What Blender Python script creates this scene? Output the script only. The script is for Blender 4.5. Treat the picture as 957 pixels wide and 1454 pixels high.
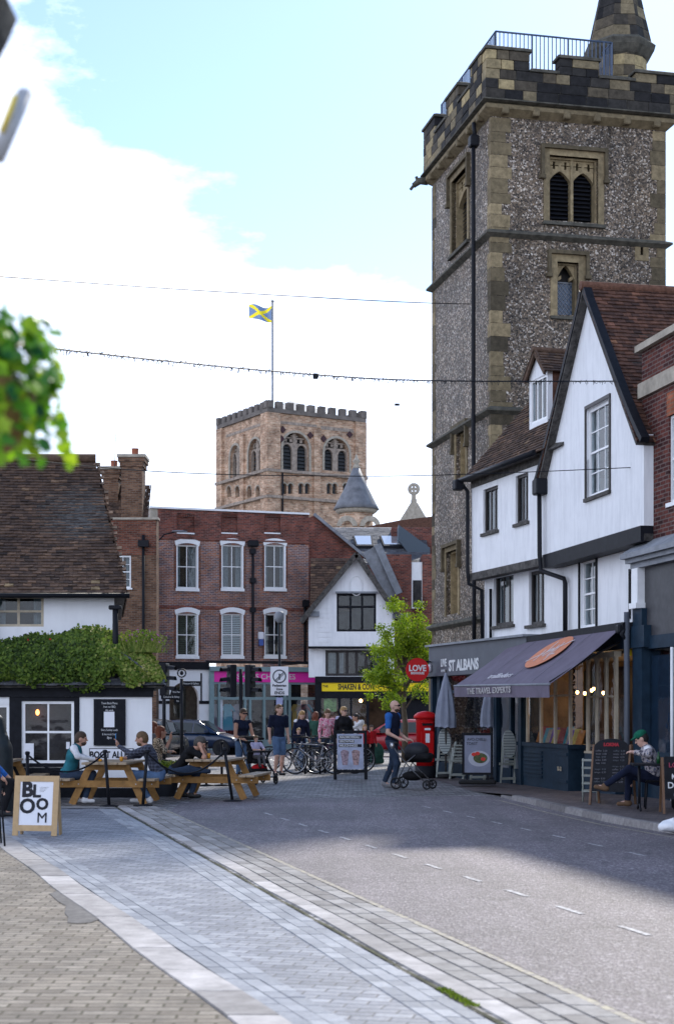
import bpy, bmesh, math, random
import numpy as np
from mathutils import Vector, Matrix
random.seed(7); np.random.seed(7)
R = math.radians
for o in list(bpy.data.objects): bpy.data.objects.remove(o)
S = bpy.context.scene
COL = S.collection
# ------------------------------------------------------------------ camera
F = 2200.0; H0 = 1.62; CX = 478.5; HY = 1010.0      # measured focal length (px), eye height, centre column, horizon row
cam = bpy.data.cameras.new('camera'); camo = bpy.data.objects.new('camera', cam); COL.objects.link(camo)
camo.location = (0, 0, H0); camo.rotation_euler = (R(90), 0, 0)
cam.sensor_fit = 'HORIZONTAL'; cam.sensor_width = 24; cam.lens = F/957*24
cam.shift_y = (HY-727)/957; cam.clip_end = 4000; cam.clip_start = 0.1
cam.dof.use_dof = True; cam.dof.focus_distance = 36; cam.dof.aperture_fstop = 3.2
S.camera = camo
# ------------------------------------------------------------------ world, sun, exposure
SUN_AZ = 20.0; SUN_EL = 38.0                          # azimuth to the right of the view direction (+Y)
W = bpy.data.worlds.new("World"); S.world = W; W.use_nodes = True
nt = W.node_tree; nt.nodes.clear()
def N(nt, t, **k):
    n = nt.nodes.new(t)
    for a, v in k.items():
        if a.startswith('i_'): n.inputs[a[2:].replace('_', ' ')].default_value = v
        else: setattr(n, a, v)
    return n
sky = N(nt, 'ShaderNodeTexSky', sky_type='NISHITA', sun_disc=False)
sky.sun_elevation = R(SUN_EL); sky.sun_rotation = R(SUN_AZ)
sky.altitude = 100; sky.air_density = 1.0; sky.dust_density = 0.25; sky.ozone_density = 2.5
bg = N(nt, 'ShaderNodeBackground'); bg.inputs[1].default_value = 0.105
out = N(nt, 'ShaderNodeOutputWorld')
tc = N(nt, 'ShaderNodeTexCoord')
sep = N(nt, 'ShaderNodeSeparateXYZ'); nt.links.new(tc.outputs['Generated'], sep.inputs[0])
mp = N(nt, 'ShaderNodeMapping'); mp.inputs['Scale'].default_value = (2.1, 2.1, 5.0); mp.inputs['Location'].default_value = (7.9, 3.1, 2.2)
nt.links.new(tc.outputs['Generated'], mp.inputs[0])
n1 = N(nt, 'ShaderNodeTexNoise'); n1.inputs['Scale'].default_value = 2.1; n1.inputs['Detail'].default_value = 10; n1.inputs['Roughness'].default_value = 0.6
nt.links.new(mp.outputs[0], n1.inputs['Vector'])
# more cloud toward the left and toward the horizon
def M(nt, op, a, b=None, c=None, clamp=False):
    n = nt.nodes.new('ShaderNodeMath'); n.operation = op; n.use_clamp = clamp
    for i, v in enumerate((a, b, c)):
        if v is None: continue
        if isinstance(v, (int, float)): n.inputs[i].default_value = v
        else: nt.links.new(v, n.inputs[i])
    return n.outputs[0]
lx = M(nt, 'MULTIPLY', sep.outputs[0], -1.15)
lz = M(nt, "MULTIPLY_ADD", sep.outputs[2], -1.9, 0.645)
cov = M(nt, 'ADD', M(nt, 'ADD', n1.outputs['Fac'], lx), lz)
behind = M(nt, 'MULTIPLY', M(nt, 'MINIMUM', sep.outputs[1], 0.0), -1.15)      # unseen bright cloud added behind the camera to lift the shaded facades
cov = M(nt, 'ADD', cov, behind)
cr = N(nt, 'ShaderNodeValToRGB'); cr.color_ramp.elements[0].position = 0.50; cr.color_ramp.elements[1].position = 0.60
nt.links.new(cov, cr.inputs[0])
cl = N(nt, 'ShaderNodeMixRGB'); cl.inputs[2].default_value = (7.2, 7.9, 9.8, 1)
fac = M(nt, 'MULTIPLY', cr.outputs[0], 0.85)
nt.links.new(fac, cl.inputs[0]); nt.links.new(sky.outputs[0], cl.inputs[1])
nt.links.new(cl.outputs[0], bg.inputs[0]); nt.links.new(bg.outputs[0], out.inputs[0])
sl = bpy.data.lights.new('sun', 'SUN'); so = bpy.data.objects.new('sun', sl); COL.objects.link(so)
sl.energy = 2.0; sl.angle = R(2.6); sl.color = (1.0, 0.94, 0.85)
sd = Vector((math.sin(R(SUN_AZ))*math.cos(R(SUN_EL)), math.cos(R(SUN_AZ))*math.cos(R(SUN_EL)), math.sin(R(SUN_EL))))
so.rotation_euler = sd.to_track_quat('Z', 'Y').to_euler()
S.view_settings.view_transform = 'Standard'; S.view_settings.look = 'None'; S.view_settings.gamma = 1
S.view_settings.exposure = 1.15; S.view_settings.use_curve_mapping = False
S.render.engine = 'CYCLES'
try: S.cycles.max_bounces = 6; S.cycles.transparent_max_bounces = 12
except Exception: pass
# ------------------------------------------------------------------ materials
def mat(name, col=(.5,.5,.5), rough=.7, metal=0, spec=.3, emit=None, es=1, noise=0.0, nscale=6, bump=0.0, bscale=40, alpha=1, trans=0):
    m = bpy.data.materials.new(name); m.use_nodes = True; t = m.node_tree
    b = t.nodes['Principled BSDF']
    b.inputs['Roughness'].default_value = rough; b.inputs['Metallic'].default_value = metal
    b.inputs['Specular IOR Level'].default_value = spec
    b.inputs['Base Color'].default_value = (*col, 1)
    if emit: b.inputs['Emission Color'].default_value = (*emit, 1); b.inputs['Emission Strength'].default_value = es
    if noise or bump:
        tcn = t.nodes.new('ShaderNodeTexCoord')
    if noise:
        n = t.nodes.new('ShaderNodeTexNoise'); n.inputs['Scale'].default_value = nscale; n.inputs['Detail'].default_value = 6; n.inputs['Roughness'].default_value = .65
        t.links.new(tcn.outputs['Object'], n.inputs['Vector'])
        r = t.nodes.new('ShaderNodeValToRGB')
        r.color_ramp.elements[0].position = .3; r.color_ramp.elements[1].position = .7
        r.color_ramp.elements[0].color = (*[c*(1-noise) for c in col], 1); r.color_ramp.elements[1].color = (*[min(1, c*(1+noise)) for c in col], 1)
        t.links.new(n.outputs['Fac'], r.inputs[0]); t.links.new(r.outputs[0], b.inputs['Base Color'])
    if bump:
        n2 = t.nodes.new('ShaderNodeTexNoise'); n2.inputs['Scale'].default_value = bscale; n2.inputs['Detail'].default_value = 4
        t.links.new(tcn.outputs['Object'], n2.inputs['Vector'])
        bp = t.nodes.new('ShaderNodeBump'); bp.inputs['Strength'].default_value = bump; bp.inputs['Distance'].default_value = .02
        t.links.new(n2.outputs['Fac'], bp.inputs['Height']); t.links.new(bp.outputs[0], b.inputs['Normal'])
    return m
def ramp(t, stops, src, interp='LINEAR'):
    r = t.nodes.new('ShaderNodeValToRGB'); r.color_ramp.interpolation = interp
    e = r.color_ramp.elements
    while len(e) < len(stops): e.new(.5)
    for i, (p, c) in enumerate(stops): e[i].position = p; e[i].color = (*c, 1)
    t.links.new(src, r.inputs[0]); return r.outputs[0]
def mix(t, typ, f, a, b):
    n = t.nodes.new('ShaderNodeMixRGB'); n.blend_type = typ
    for i, v in ((0, f), (1, a), (2, b)):
        if isinstance(v, (int, float)): n.inputs[i].default_value = v
        elif isinstance(v, tuple): n.inputs[i].default_value = (*v, 1)
        else: t.links.new(v, n.inputs[i])
    return n.outputs[0]
def noise_tex(t, vec, scale, detail=5, rough=.6):
    n = t.nodes.new('ShaderNodeTexNoise'); n.inputs['Scale'].default_value = scale; n.inputs['Detail'].default_value = detail; n.inputs['Roughness'].default_value = rough
    t.links.new(vec, n.inputs['Vector']); return n.outputs['Fac']
def brick_mat(name, c1, c2, c3, mortar, bw=.225, bh=.075, ms=.012, floor=False, bump=.5, rough=.85, stain=.35, offset=.5, rot=0):
    """bricks laid on walls (u = x + y, v = z) or on floors (u = x, v = y)"""
    m = bpy.data.materials.new(name); m.use_nodes = True; t = m.node_tree; b = t.nodes['Principled BSDF']
    tcn = t.nodes.new('ShaderNodeTexCoord'); sp = t.nodes.new('ShaderNodeSeparateXYZ'); cb = t.nodes.new('ShaderNodeCombineXYZ')
    mpn = t.nodes.new('ShaderNodeMapping'); mpn.inputs['Rotation'].default_value = (0, 0, rot)
    t.links.new(tcn.outputs['Object'], mpn.inputs[0]); t.links.new(mpn.outputs[0], sp.inputs[0])
    # small warp so that the courses are not ruler straight
    wob = M(t, 'MULTIPLY_ADD', noise_tex(t, tcn.outputs['Object'], 1.3, 3), .03, -.015)
    if floor: u = sp.outputs[0]; v = sp.outputs[1]
    else: u = M(t, 'ADD', sp.outputs[0], sp.outputs[1]); v = sp.outputs[2]
    if floor: u = M(t, 'MULTIPLY_ADD', wob, 2, u)
    v = M(t, 'ADD', v, M(t, 'MULTIPLY', wob, 1.0 if floor else .25))
    t.links.new(u, cb.inputs[0]); t.links.new(v, cb.inputs[1])
    bt = t.nodes.new('ShaderNodeTexBrick'); bt.inputs['Scale'].default_value = 1
    bt.inputs['Brick Width'].default_value = bw; bt.inputs['Row Height'].default_value = bh; bt.inputs['Mortar Size'].default_value = ms
    bt.inputs['Mortar Smooth'].default_value = .3; bt.offset = offset
    bt.inputs['Color1'].default_value = (0,0,0,1); bt.inputs['Color2'].default_value = (1,1,1,1); bt.inputs['Mortar'].default_value = (.5,.5,.5,1)
    t.links.new(cb.outputs[0], bt.inputs['Vector'])
    col = ramp(t, [(0, c1), (.5, c2), (1, c3)], bt.outputs['Color'])
    col = mix(t, 'MIX', bt.outputs['Fac'], col, mortar)
    st = ramp(t, [(.35, (1-stain,)*3), (.65, (1.0+stain*.4,)*3)], noise_tex(t, tcn.outputs['Object'], .9, 8, .7))
    col = mix(t, 'MULTIPLY', 1.0, col, st)
    if floor:                                  # gum spots and stains
        vg = t.nodes.new('ShaderNodeTexVoronoi'); vg.inputs['Scale'].default_value = 3.1; t.links.new(tcn.outputs['Object'], vg.inputs['Vector'])
        col = mix(t, 'MULTIPLY', 1.0, col, ramp(t, [(.05, (.55,)*3), (.075, (1,)*3)], vg.outputs['Distance']))
        col = mix(t, 'MULTIPLY', 1.0, col, ramp(t, [(.42, (.80,)*3), (.5, (1,)*3)], noise_tex(t, tcn.outputs['Object'], 3.3, 9, .75)))
    fn = ramp(t, [(.3, (.8,)*3), (.7, (1.15,)*3)], noise_tex(t, tcn.outputs['Object'], 22, 4))
    col = mix(t, 'MULTIPLY', 1.0, col, fn)
    t.links.new(col, b.inputs['Base Color']); b.inputs['Roughness'].default_value = rough; b.inputs['Specular IOR Level'].default_value = .4 if floor else .15
    bp = t.nodes.new('ShaderNodeBump'); bp.inputs['Strength'].default_value = bump; bp.inputs['Distance'].default_value = .02
    h = M(t, 'ADD', M(t, 'MULTIPLY', bt.outputs['Fac'], -1), M(t, 'MULTIPLY', noise_tex(t, tcn.outputs['Object'], 30, 3), .5))
    t.links.new(h, bp.inputs['Height']); t.links.new(bp.outputs[0], b.inputs['Normal'])
    return m
def rnd_mat(name, stops, rough=.85, fine=.25, fscale=14, bump=.4, bscale=25, spec=.2, trans=False):
    """colour from the per-piece 'rnd' attribute (tiles, blocks, leaves), with fine mottling"""
    m = bpy.data.materials.new(name); m.use_nodes = True; t = m.node_tree; b = t.nodes['Principled BSDF']
    at = t.nodes.new('ShaderNodeAttribute'); at.attribute_name = 'rnd'
    tcn = t.nodes.new('ShaderNodeTexCoord')
    col = ramp(t, stops, at.outputs['Fac'])
    if fine:
        fn = ramp(t, [(.3, (1-fine,)*3), (.7, (1+fine,)*3)], noise_tex(t, tcn.outputs['Object'], fscale, 6, .7))
        col = mix(t, 'MULTIPLY', 1.0, col, fn)
    t.links.new(col, b.inputs['Base Color']); b.inputs['Roughness'].default_value = rough; b.inputs['Specular IOR Level'].default_value = spec
    if bump:
        bp = t.nodes.new('ShaderNodeBump'); bp.inputs['Strength'].default_value = bump; bp.inputs['Distance'].default_value = .02
        t.links.new(noise_tex(t, tcn.outputs['Object'], bscale, 4), bp.inputs['Height']); t.links.new(bp.outputs[0], b.inputs['Normal'])
    if trans:
        tr = t.nodes.new('ShaderNodeBsdfTranslucent'); t.links.new(mix(t, 'MULTIPLY', 1.0, col, (1.25, 1.25, .45)), tr.inputs[0])
        ms = t.nodes.new('ShaderNodeMixShader'); ms.inputs[0].default_value = .42
        t.links.new(b.outputs[0], ms.inputs[1]); t.links.new(tr.outputs[0], ms.inputs[2])
        t.links.new(ms.outputs[0], t.nodes['Material Output'].inputs[0])
    return m
def flint_mat():
    m = bpy.data.materials.new('flint rubble'); m.use_nodes = True; t = m.node_tree; b = t.nodes['Principled BSDF']
    tcn = t.nodes.new('ShaderNodeTexCoord')
    vo = t.nodes.new('ShaderNodeTexVoronoi'); vo.inputs['Scale'].default_value = 23; t.links.new(tcn.outputs['Object'], vo.inputs['Vector'])
    ve = t.nodes.new('ShaderNodeTexVoronoi'); ve.feature = 'DISTANCE_TO_EDGE'; ve.inputs['Scale'].default_value = 23; t.links.new(tcn.outputs['Object'], ve.inputs['Vector'])
    sx = t.nodes.new('ShaderNodeSeparateColor'); t.links.new(vo.outputs['Color'], sx.inputs[0])
    col = ramp(t, [(0, (.022,.02,.02)), (.25, (.065,.054,.046)), (.45, (.14,.11,.08)), (.62, (.22,.165,.115)), (.79, (.27,.23,.19)), (.90, (.66,.62,.57)), (1, (.42,.31,.21))], sx.outputs[0])
    mo = ramp(t, [(0, (1,1,1)), (.10, (0,0,0))], ve.outputs[0])
    col = mix(t, 'MIX', mo, col, (.17,.14,.115))
    st = ramp(t, [(.32, (.55,)*3), (.68, (1.3, 1.24, 1.16))], noise_tex(t, tcn.outputs['Object'], .55, 8, .7))
    col = mix(t, 'MULTIPLY', 1.0, col, st)
    mps = t.nodes.new('ShaderNodeMapping'); mps.inputs['Scale'].default_value = (2.2, 2.2, .22); t.links.new(tcn.outputs['Object'], mps.inputs[0])
    col = mix(t, 'MULTIPLY', 1.0, col, ramp(t, [(.36, (.70, .68, .64)), (.52, (1,)*3)], noise_tex(t, mps.outputs[0], 1.0, 6)))
    t.links.new(col, b.inputs['Base Color']); b.inputs['Roughness'].default_value = .6; b.inputs['Specular IOR Level'].default_value = .3
    bp = t.nodes.new('ShaderNodeBump'); bp.inputs['Strength'].default_value = .9; bp.inputs['Distance'].default_value = .04
    t.links.new(M(t, 'MINIMUM', ve.outputs[0], .3), bp.inputs['Height']); t.links.new(bp.outputs[0], b.inputs['Normal'])
    return m
def render_mat(name, col, dirt=(.45,.44,.42), amt=.35):
    m = bpy.data.materials.new(name); m.use_nodes = True; t = m.node_tree; b = t.nodes['Principled BSDF']
    tcn = t.nodes.new('ShaderNodeTexCoord'); mpn = t.nodes.new('ShaderNodeMapping'); mpn.inputs['Scale'].default_value = (3.0, 3.0, .55)
    t.links.new(tcn.outputs['Object'], mpn.inputs[0])
    f = ramp(t, [(.45, (0,0,0)), (.8, (amt,)*3)], noise_tex(t, mpn.outputs[0], 1.6, 9, .7))
    c = mix(t, 'MIX', f, col, dirt); f2 = ramp(t, [(.3, (.93,)*3), (.7, (1,)*3)], noise_tex(t, tcn.outputs['Object'], 2.5, 6))
    c = mix(t, 'MULTIPLY', 1, c, f2); t.links.new(c, b.inputs['Base Color']); b.inputs['Roughness'].default_value = .8
    bp = t.nodes.new('ShaderNodeBump'); bp.inputs['Strength'].default_value = .25; bp.inputs['Distance'].default_value = .02
    t.links.new(noise_tex(t, tcn.outputs['Object'], 6, 6), bp.inputs['Height']); t.links.new(bp.outputs[0], b.inputs['Normal'])
    return m
def glass_mat(name, tint=(.80,.86,.88), k=.01):
    m = bpy.data.materials.new(name); m.use_nodes = True; t = m.node_tree
    t.nodes.remove(t.nodes['Principled BSDF'])
    g = t.nodes.new('ShaderNodeBsdfGlossy'); g.inputs['Roughness'].default_value = .03; g.inputs[0].default_value = (1,1,1,1)
    tr = t.nodes.new('ShaderNodeBsdfTransparent'); tr.inputs[0].default_value = (*tint, 1)
    fr = t.nodes.new('ShaderNodeFresnel'); fr.inputs[0].default_value = 1.5
    tcn = t.nodes.new('ShaderNodeTexCoord'); bp = t.nodes.new('ShaderNodeBump'); bp.inputs['Strength'].default_value = .08; bp.inputs['Distance'].default_value = .05
    t.links.new(noise_tex(t, tcn.outputs['Object'], 2.2, 2), bp.inputs['Height']); t.links.new(bp.outputs[0], g.inputs['Normal'])
    geo = t.nodes.new('ShaderNodeNewGeometry')      # the back of the thin pane must not mirror
    f = M(t, 'MULTIPLY', M(t, 'MULTIPLY_ADD', fr.outputs[0], .8, k, clamp=True), M(t, 'SUBTRACT', 1.0, geo.outputs['Backfacing']))
    ms = t.nodes.new('ShaderNodeMixShader'); t.links.new(f, ms.inputs[0]); t.links.new(tr.outputs[0], ms.inputs[1]); t.links.new(g.outputs[0], ms.inputs[2])
    t.links.new(ms.outputs[0], t.nodes['Material Output'].inputs[0]); return m
def plaid_mat(name, a, b_, sc=18):
    m = bpy.data.materials.new(name); m.use_nodes = True; t = m.node_tree; b = t.nodes['Principled BSDF']
    tcn = t.nodes.new('ShaderNodeTexCoord'); sp = t.nodes.new('ShaderNodeSeparateXYZ'); t.links.new(tcn.outputs['Object'], sp.inputs[0])
    f1 = M(t, 'GREATER_THAN', M(t, 'SINE', M(t, 'MULTIPLY', M(t, 'ADD', sp.outputs[0], sp.outputs[1]), sc*6.28)), .55)
    f2 = M(t, 'GREATER_THAN', M(t, 'SINE', M(t, 'MULTIPLY', sp.outputs[2], sc*6.28)), .55)
    f = M(t, 'MULTIPLY', M(t, 'ADD', f1, f2), .5)
    t.links.new(mix(t, 'MIX', f, a, b_), b.inputs['Base Color']); b.inputs['Roughness'].default_value = .9
    return m
def spot_mat(name, stops, sc=30):
    m = bpy.data.materials.new(name); m.use_nodes = True; t = m.node_tree; b = t.nodes['Principled BSDF']
    tcn = t.nodes.new('ShaderNodeTexCoord'); t.links.new(ramp(t, stops, noise_tex(t, tcn.outputs['Object'], sc, 2), 'CONSTANT'), b.inputs['Base Color'])
    b.inputs['Roughness'].default_value = .85
    return m
MT = {}
def defm(k, m): MT[k] = m; return m
# ------------------------------------------------------------------ mesh builder
class MB:
    def __init__(s): s.v = []; s.f = []; s.r = []; s.cur = None; s.sm = []; s.smooth = False
    def face(s, idx, r=None):
        s.f.append(idx); s.r.append(s.cur if s.cur is not None else .5) if r is None else s.r.append(r); s.sm.append(s.smooth)
    def add(s, pts, faces):
        n = len(s.v); s.v += [tuple(p) for p in pts]
        for f in faces: s.face([n+i for i in f])
    def poly(s, pts): s.add(pts, [list(range(len(pts)))])
    def box(s, x0, x1, y0, y1, z0, z1, bev=0):
        if bev:
            b = bev
            P = []
            for z in (z0, z0+b, z1-b, z1):
                i = b if z in (z0, z1) else 0
                P += [(x0+i+b*0, y0+b+i*0, z)]
            # chamfered prism: octagon outline, inset top/bottom
            def ring(i, z): return [(x0+b+i, y0+i, z), (x1-b-i, y0+i, z), (x1-i, y0+b+i, z), (x1-i, y1-b-i, z), (x1-b-i, y1-i, z), (x0+b+i, y1-i, z), (x0+i, y1-b-i, z), (x0+i, y0+b+i, z)]
            rings = [ring(b*.6, z0), ring(0, z0+b), ring(0, z1-b), ring(b*.6, z1)]
            n = len(s.v); s.v += [p for r in rings for p in r]
            s.face([n+i for i in range(7, -1, -1)]); s.face([n+24+i for i in range(8)])
            for k in range(3):
                for i in range(8): j = (i+1) % 8; s.face([n+8*k+i, n+8*k+j, n+8*k+8+j, n+8*k+8+i])
            return
        s.add([(x0,y0,z0),(x1,y0,z0),(x1,y1,z0),(x0,y1,z0),(x0,y0,z1),(x1,y0,z1),(x1,y1,z1),(x0,y1,z1)],
              [(3,2,1,0),(4,5,6,7),(0,1,5,4),(1,2,6,5),(2,3,7,6),(3,0,4,7)])
    def obox(s, c, ax, ay, az):
        """oriented box: centre and three half-extent vectors"""
        c, ax, ay, az = map(Vector, (c, ax, ay, az))
        P = [c+sx*ax+sy*ay+sz*az for sz in (-1, 1) for sx, sy in ((-1,-1),(1,-1),(1,1),(-1,1))]
        s.add(P, [(3,2,1,0),(4,5,6,7),(0,1,5,4),(1,2,6,5),(2,3,7,6),(3,0,4,7)])
    def bar(s, a, b, w, d, up=(0,0,1)):
        """rectangular bar from a to b: w across, d along 'up'"""
        a, b, up = Vector(a), Vector(b), Vector(up); t = (b-a); L = t.length; t.normalize()
        sd_ = t.cross(up)
        if sd_.length < 1e-4: sd_ = t.cross(Vector((1,0,0)))
        sd_.normalize(); u2 = sd_.cross(t).normalized()
        s.obox((a+b)/2, t*L/2, sd_*w/2, u2*d/2)
    def tube(s, pts, r, n=8, cap=True, closed=False):
        pts = [Vector(p) for p in pts]; m = len(pts)
        rr = r if isinstance(r, (list, tuple)) else [r]*m
        st = len(s.v); prev = None
        for i, p in enumerate(pts):
            if closed: t = pts[(i+1) % m]-pts[i-1]
            else: t = pts[min(i+1, m-1)]-pts[max(i-1, 0)]
            t.normalize()
            if prev is None:
                a = Vector((0,0,1)) if abs(t.z) < .9 else Vector((1,0,0))
                e1 = t.cross(a).normalized()
            else:
                e1 = (prev - t*prev.dot(t)).normalized()
            prev = e1; e2 = t.cross(e1)
            for k in range(n):
                a = 2*math.pi*k/n; s.v.append(tuple(p + (e1*math.cos(a)+e2*math.sin(a))*rr[i]))
        sm0 = s.smooth; s.smooth = n > 5
        for i in range(m if closed else m-1):
            j = (i+1) % m
            for k in range(n):
                l = (k+1) % n; s.face([st+i*n+k, st+i*n+l, st+j*n+l, st+j*n+k])
        s.smooth = sm0
        if cap and not closed:
            s.face([st+k for k in range(n-1, -1, -1)]); s.face([st+(m-1)*n+k for k in range(n)])
    def lathe(s, prof, c=(0,0,0), n=16, a0=0, cap=True, squash=1):
        st = len(s.v)
        for r, z in prof:
            for k in range(n):
                a = a0+2*math.pi*k/n; s.v.append((c[0]+r*math.cos(a), c[1]+r*math.sin(a)*squash, c[2]+z))
        sm0 = s.smooth; s.smooth = n > 8
        for i in range(len(prof)-1):
            for k in range(n):
                l = (k+1) % n; s.face([st+i*n+k, st+i*n+l, st+(i+1)*n+l, st+(i+1)*n+k])
        s.smooth = sm0
        if cap: s.face([st+k for k in range(n-1, -1, -1)]); s.face([st+(len(prof)-1)*n+k for k in range(n)])
    def prism(s, pts, vec):
        """closed polygon (3d points) extruded along vec"""
        vec = Vector(vec); n = len(pts); st = len(s.v)
        s.v += [tuple(p) for p in pts] + [tuple(Vector(p)+vec) for p in pts]
        s.face([st+i for i in range(n-1, -1, -1)]); s.face([st+n+i for i in range(n)])
        for i in range(n): j = (i+1) % n; s.face([st+i, st+j, st+n+j, st+n+i])
    def ellipsoid(s, c, r, n=12, m=8):
        c = Vector(c); st = len(s.v); sm0 = s.smooth; s.smooth = True
        for i in range(1, m):
            th = math.pi*i/m
            for k in range(n):
                a = 2*math.pi*k/n; s.v.append((c.x+r[0]*math.sin(th)*math.cos(a), c.y+r[1]*math.sin(th)*math.sin(a), c.z+r[2]*math.cos(th)))
        s.v.append((c.x, c.y, c.z+r[2])); s.v.append((c.x, c.y, c.z-r[2])); T = len(s.v)-2; B = T+1
        for i in range(m-2):
            for k in range(n): l = (k+1) % n; s.face([st+i*n+k, st+(i+1)*n+k, st+(i+1)*n+l, st+i*n+l])
        for k in range(n): l = (k+1) % n; s.face([T, st+k, st+l]); s.face([B, st+(m-2)*n+l, st+(m-2)*n+k])
        s.smooth = sm0
    def wall(s, x0, x1, z0, z1, holes=(), y0=0, t=.3, arch=()):
        """wall slab in the x-z plane with rectangular holes (x0,x1,z0,z1); y0 outer face, y0+t inner"""
        xs = sorted(set([x0, x1]+[h[0] for h in holes]+[h[1] for h in holes])); zs = sorted(set([z0, z1]+[h[2] for h in holes]+[h[3] for h in holes]))
        xs = [x for x in xs if x0-1e-6 <= x <= x1+1e-6]; zs = [z for z in zs if z0-1e-6 <= z <= z1+1e-6]
        def solid(i, j):
            if i < 0 or j < 0 or i >= len(xs)-1 or j >= len(zs)-1: return False
            cx = (xs[i]+xs[i+1])/2; cz = (zs[j]+zs[j+1])/2
            return not any(h[0] < cx < h[1] and h[2] < cz < h[3] for h in holes)
        y1 = y0+t
        for i in range(len(xs)-1):
            for j in range(len(zs)-1):
                if not solid(i, j): continue
                a, b, c, d = xs[i], xs[i+1], zs[j], zs[j+1]
                s.poly([(a,y0,c),(b,y0,c),(b,y0,d),(a,y0,d)]); s.poly([(b,y1,c),(a,y1,c),(a,y1,d),(b,y1,d)])
                if not solid(i-1, j): s.poly([(a,y1,c),(a,y0,c),(a,y0,d),(a,y1,d)])
                if not solid(i+1, j): s.poly([(b,y0,c),(b,y1,c),(b,y1,d),(b,y0,d)])
                if not solid(i, j-1): s.poly([(a,y1,c),(b,y1,c),(b,y0,c),(a,y0,c)])
                if not solid(i, j+1): s.poly([(a,y0,d),(b,y0,d),(b,y1,d),(a,y1,d)])
    def archfill(s, x0, x1, zs, z1, y0, t, pointed=False, n=10):
        """fills the corners above an arch inside a rectangular hole"""
        cx = (x0+x1)/2; w = (x1-x0)/2; P = []
        for i in range(n+1):
            a = math.pi*(1-i/n); x = cx+w*math.cos(a)
            if pointed: z = zs+(z1-zs)*(1-abs(math.cos(a))**1.35)**.8
            else: z = zs+(z1-zs)*math.sin(a)
            P.append((x, z))
        for (xa, za), (xb, zb) in zip(P, P[1:]):
            s.poly([(xa,y0,za),(xb,y0,zb),(xb,y0,z1+.001),(xa,y0,z1+.001)])
            s.poly([(xa,y0+t,za),(xb,y0+t,zb),(xb,y0,zb),(xa,y0,za)])
    def xf(s, Mx, i0=0):
        for i in range(i0, len(s.v)): s.v[i] = tuple(Mx @ Vector(s.v[i]))
    def build(s, name, m, parent=None, loc=None):
        me = bpy.data.meshes.new(name); me.from_pydata(s.v, [], s.f); 
        at = me.attributes.new('rnd', 'FLOAT', 'FACE'); at.data.foreach_set('value', np.array(s.r, dtype=np.float32))
        me.polygons.foreach_set('use_smooth', np.array(s.sm, dtype=bool))
        me.materials.append(m); me.validate(); me.update()
        o = bpy.data.objects.new(name, me); COL.objects.link(o)
        if parent: o.parent = parent
        if loc: o.location = loc
        return o
def B(name, m, parent, *boxes, bev=0):
    mb = MB()
    for b in boxes: mb.box(*b, bev=bev)
    return mb.build(name, m, parent)
def tag(o, label=None, cat=None, group=None, kind=None):
    if label: o['label'] = label
    if cat: o['category'] = cat
    if group: o['group'] = group
    if kind: o['kind'] = kind
    return o
def thing(name, label, cat, loc=(0,0,0), rz=0, group=None):
    o = bpy.data.objects.new(name, None); COL.objects.link(o); o.location = loc; o.rotation_euler = (0,0,rz); o.empty_display_size = .2
    return tag(o, label, cat, group)
def copy_tree(o, parent=None):
    c = o.copy(); COL.objects.link(c)
    if parent: c.parent = parent
    for ch in [x for x in bpy.data.objects if x.parent == o]: copy_tree(ch, c)
    return c
def dup(o, loc, rz, label, scale=None):
    c = copy_tree(o); c.location = loc; c.rotation_euler = (0,0,rz); c['label'] = label
    if scale: c.scale = scale
    return c
def text(s, name, m, parent, size, loc, rot=(math.pi/2, 0, 0), ext=.004, sx=1, align='CENTER', off=0, spacing=1):
    cu = bpy.data.curves.new('t', 'FONT'); cu.body = s; cu.size = size; cu.extrude = ext; cu.align_x = align; cu.align_y = 'CENTER'; cu.offset = off; cu.space_character = spacing; cu.resolution_u = 3
    to = bpy.data.objects.new('t', cu); COL.objects.link(to); bpy.context.view_layer.update()
    me = bpy.data.meshes.new_from_object(to.evaluated_get(bpy.context.evaluated_depsgraph_get())); bpy.data.objects.remove(to)
    me.name = name; me.transform(Matrix.Translation(loc) @ Matrix.Rotation(rot[2], 4, 'Z') @ Matrix.Rotation(rot[1], 4, 'Y') @ Matrix.Rotation(rot[0], 4, 'X') @ Matrix.Diagonal((sx, 1, 1, 1)))
    me.materials.clear(); me.materials.append(m)
    o = bpy.data.objects.new(name, me); COL.objects.link(o); o.parent = parent
    return o
def gz(Y): return 0 if Y < 45 else (-.2*(Y-45)/21 if Y < 66 else -.2)
def gy(py): return H0*F/(py-HY)            # ground depth of an image row
def X(px, Y): return (px-CX)*Y/F
def Z(py, Y): return H0+(HY-py)*Y/F
class Fac:
    """a facade line: origin (x,y) and direction; turns measured pixels into facade coordinates"""
    def __init__(s, o, d): s.o = o; L = math.hypot(*d); s.d = (d[0]/L, d[1]/L); s.rz = math.atan2(d[1], d[0])
    def x(s, px, off=0):
        k = (px-CX)/F; ox = s.o[0]-s.d[1]*off; oy = s.o[1]+s.d[0]*off     # off = inward offset
        return (k*oy-ox)/(s.d[0]-k*s.d[1])
    def Y(s, x, off=0): return s.o[1]+s.d[1]*x+s.d[0]*off
    def z(s, px, py, off=0): return Z(py, s.Y(s.x(px, off), off))
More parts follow.
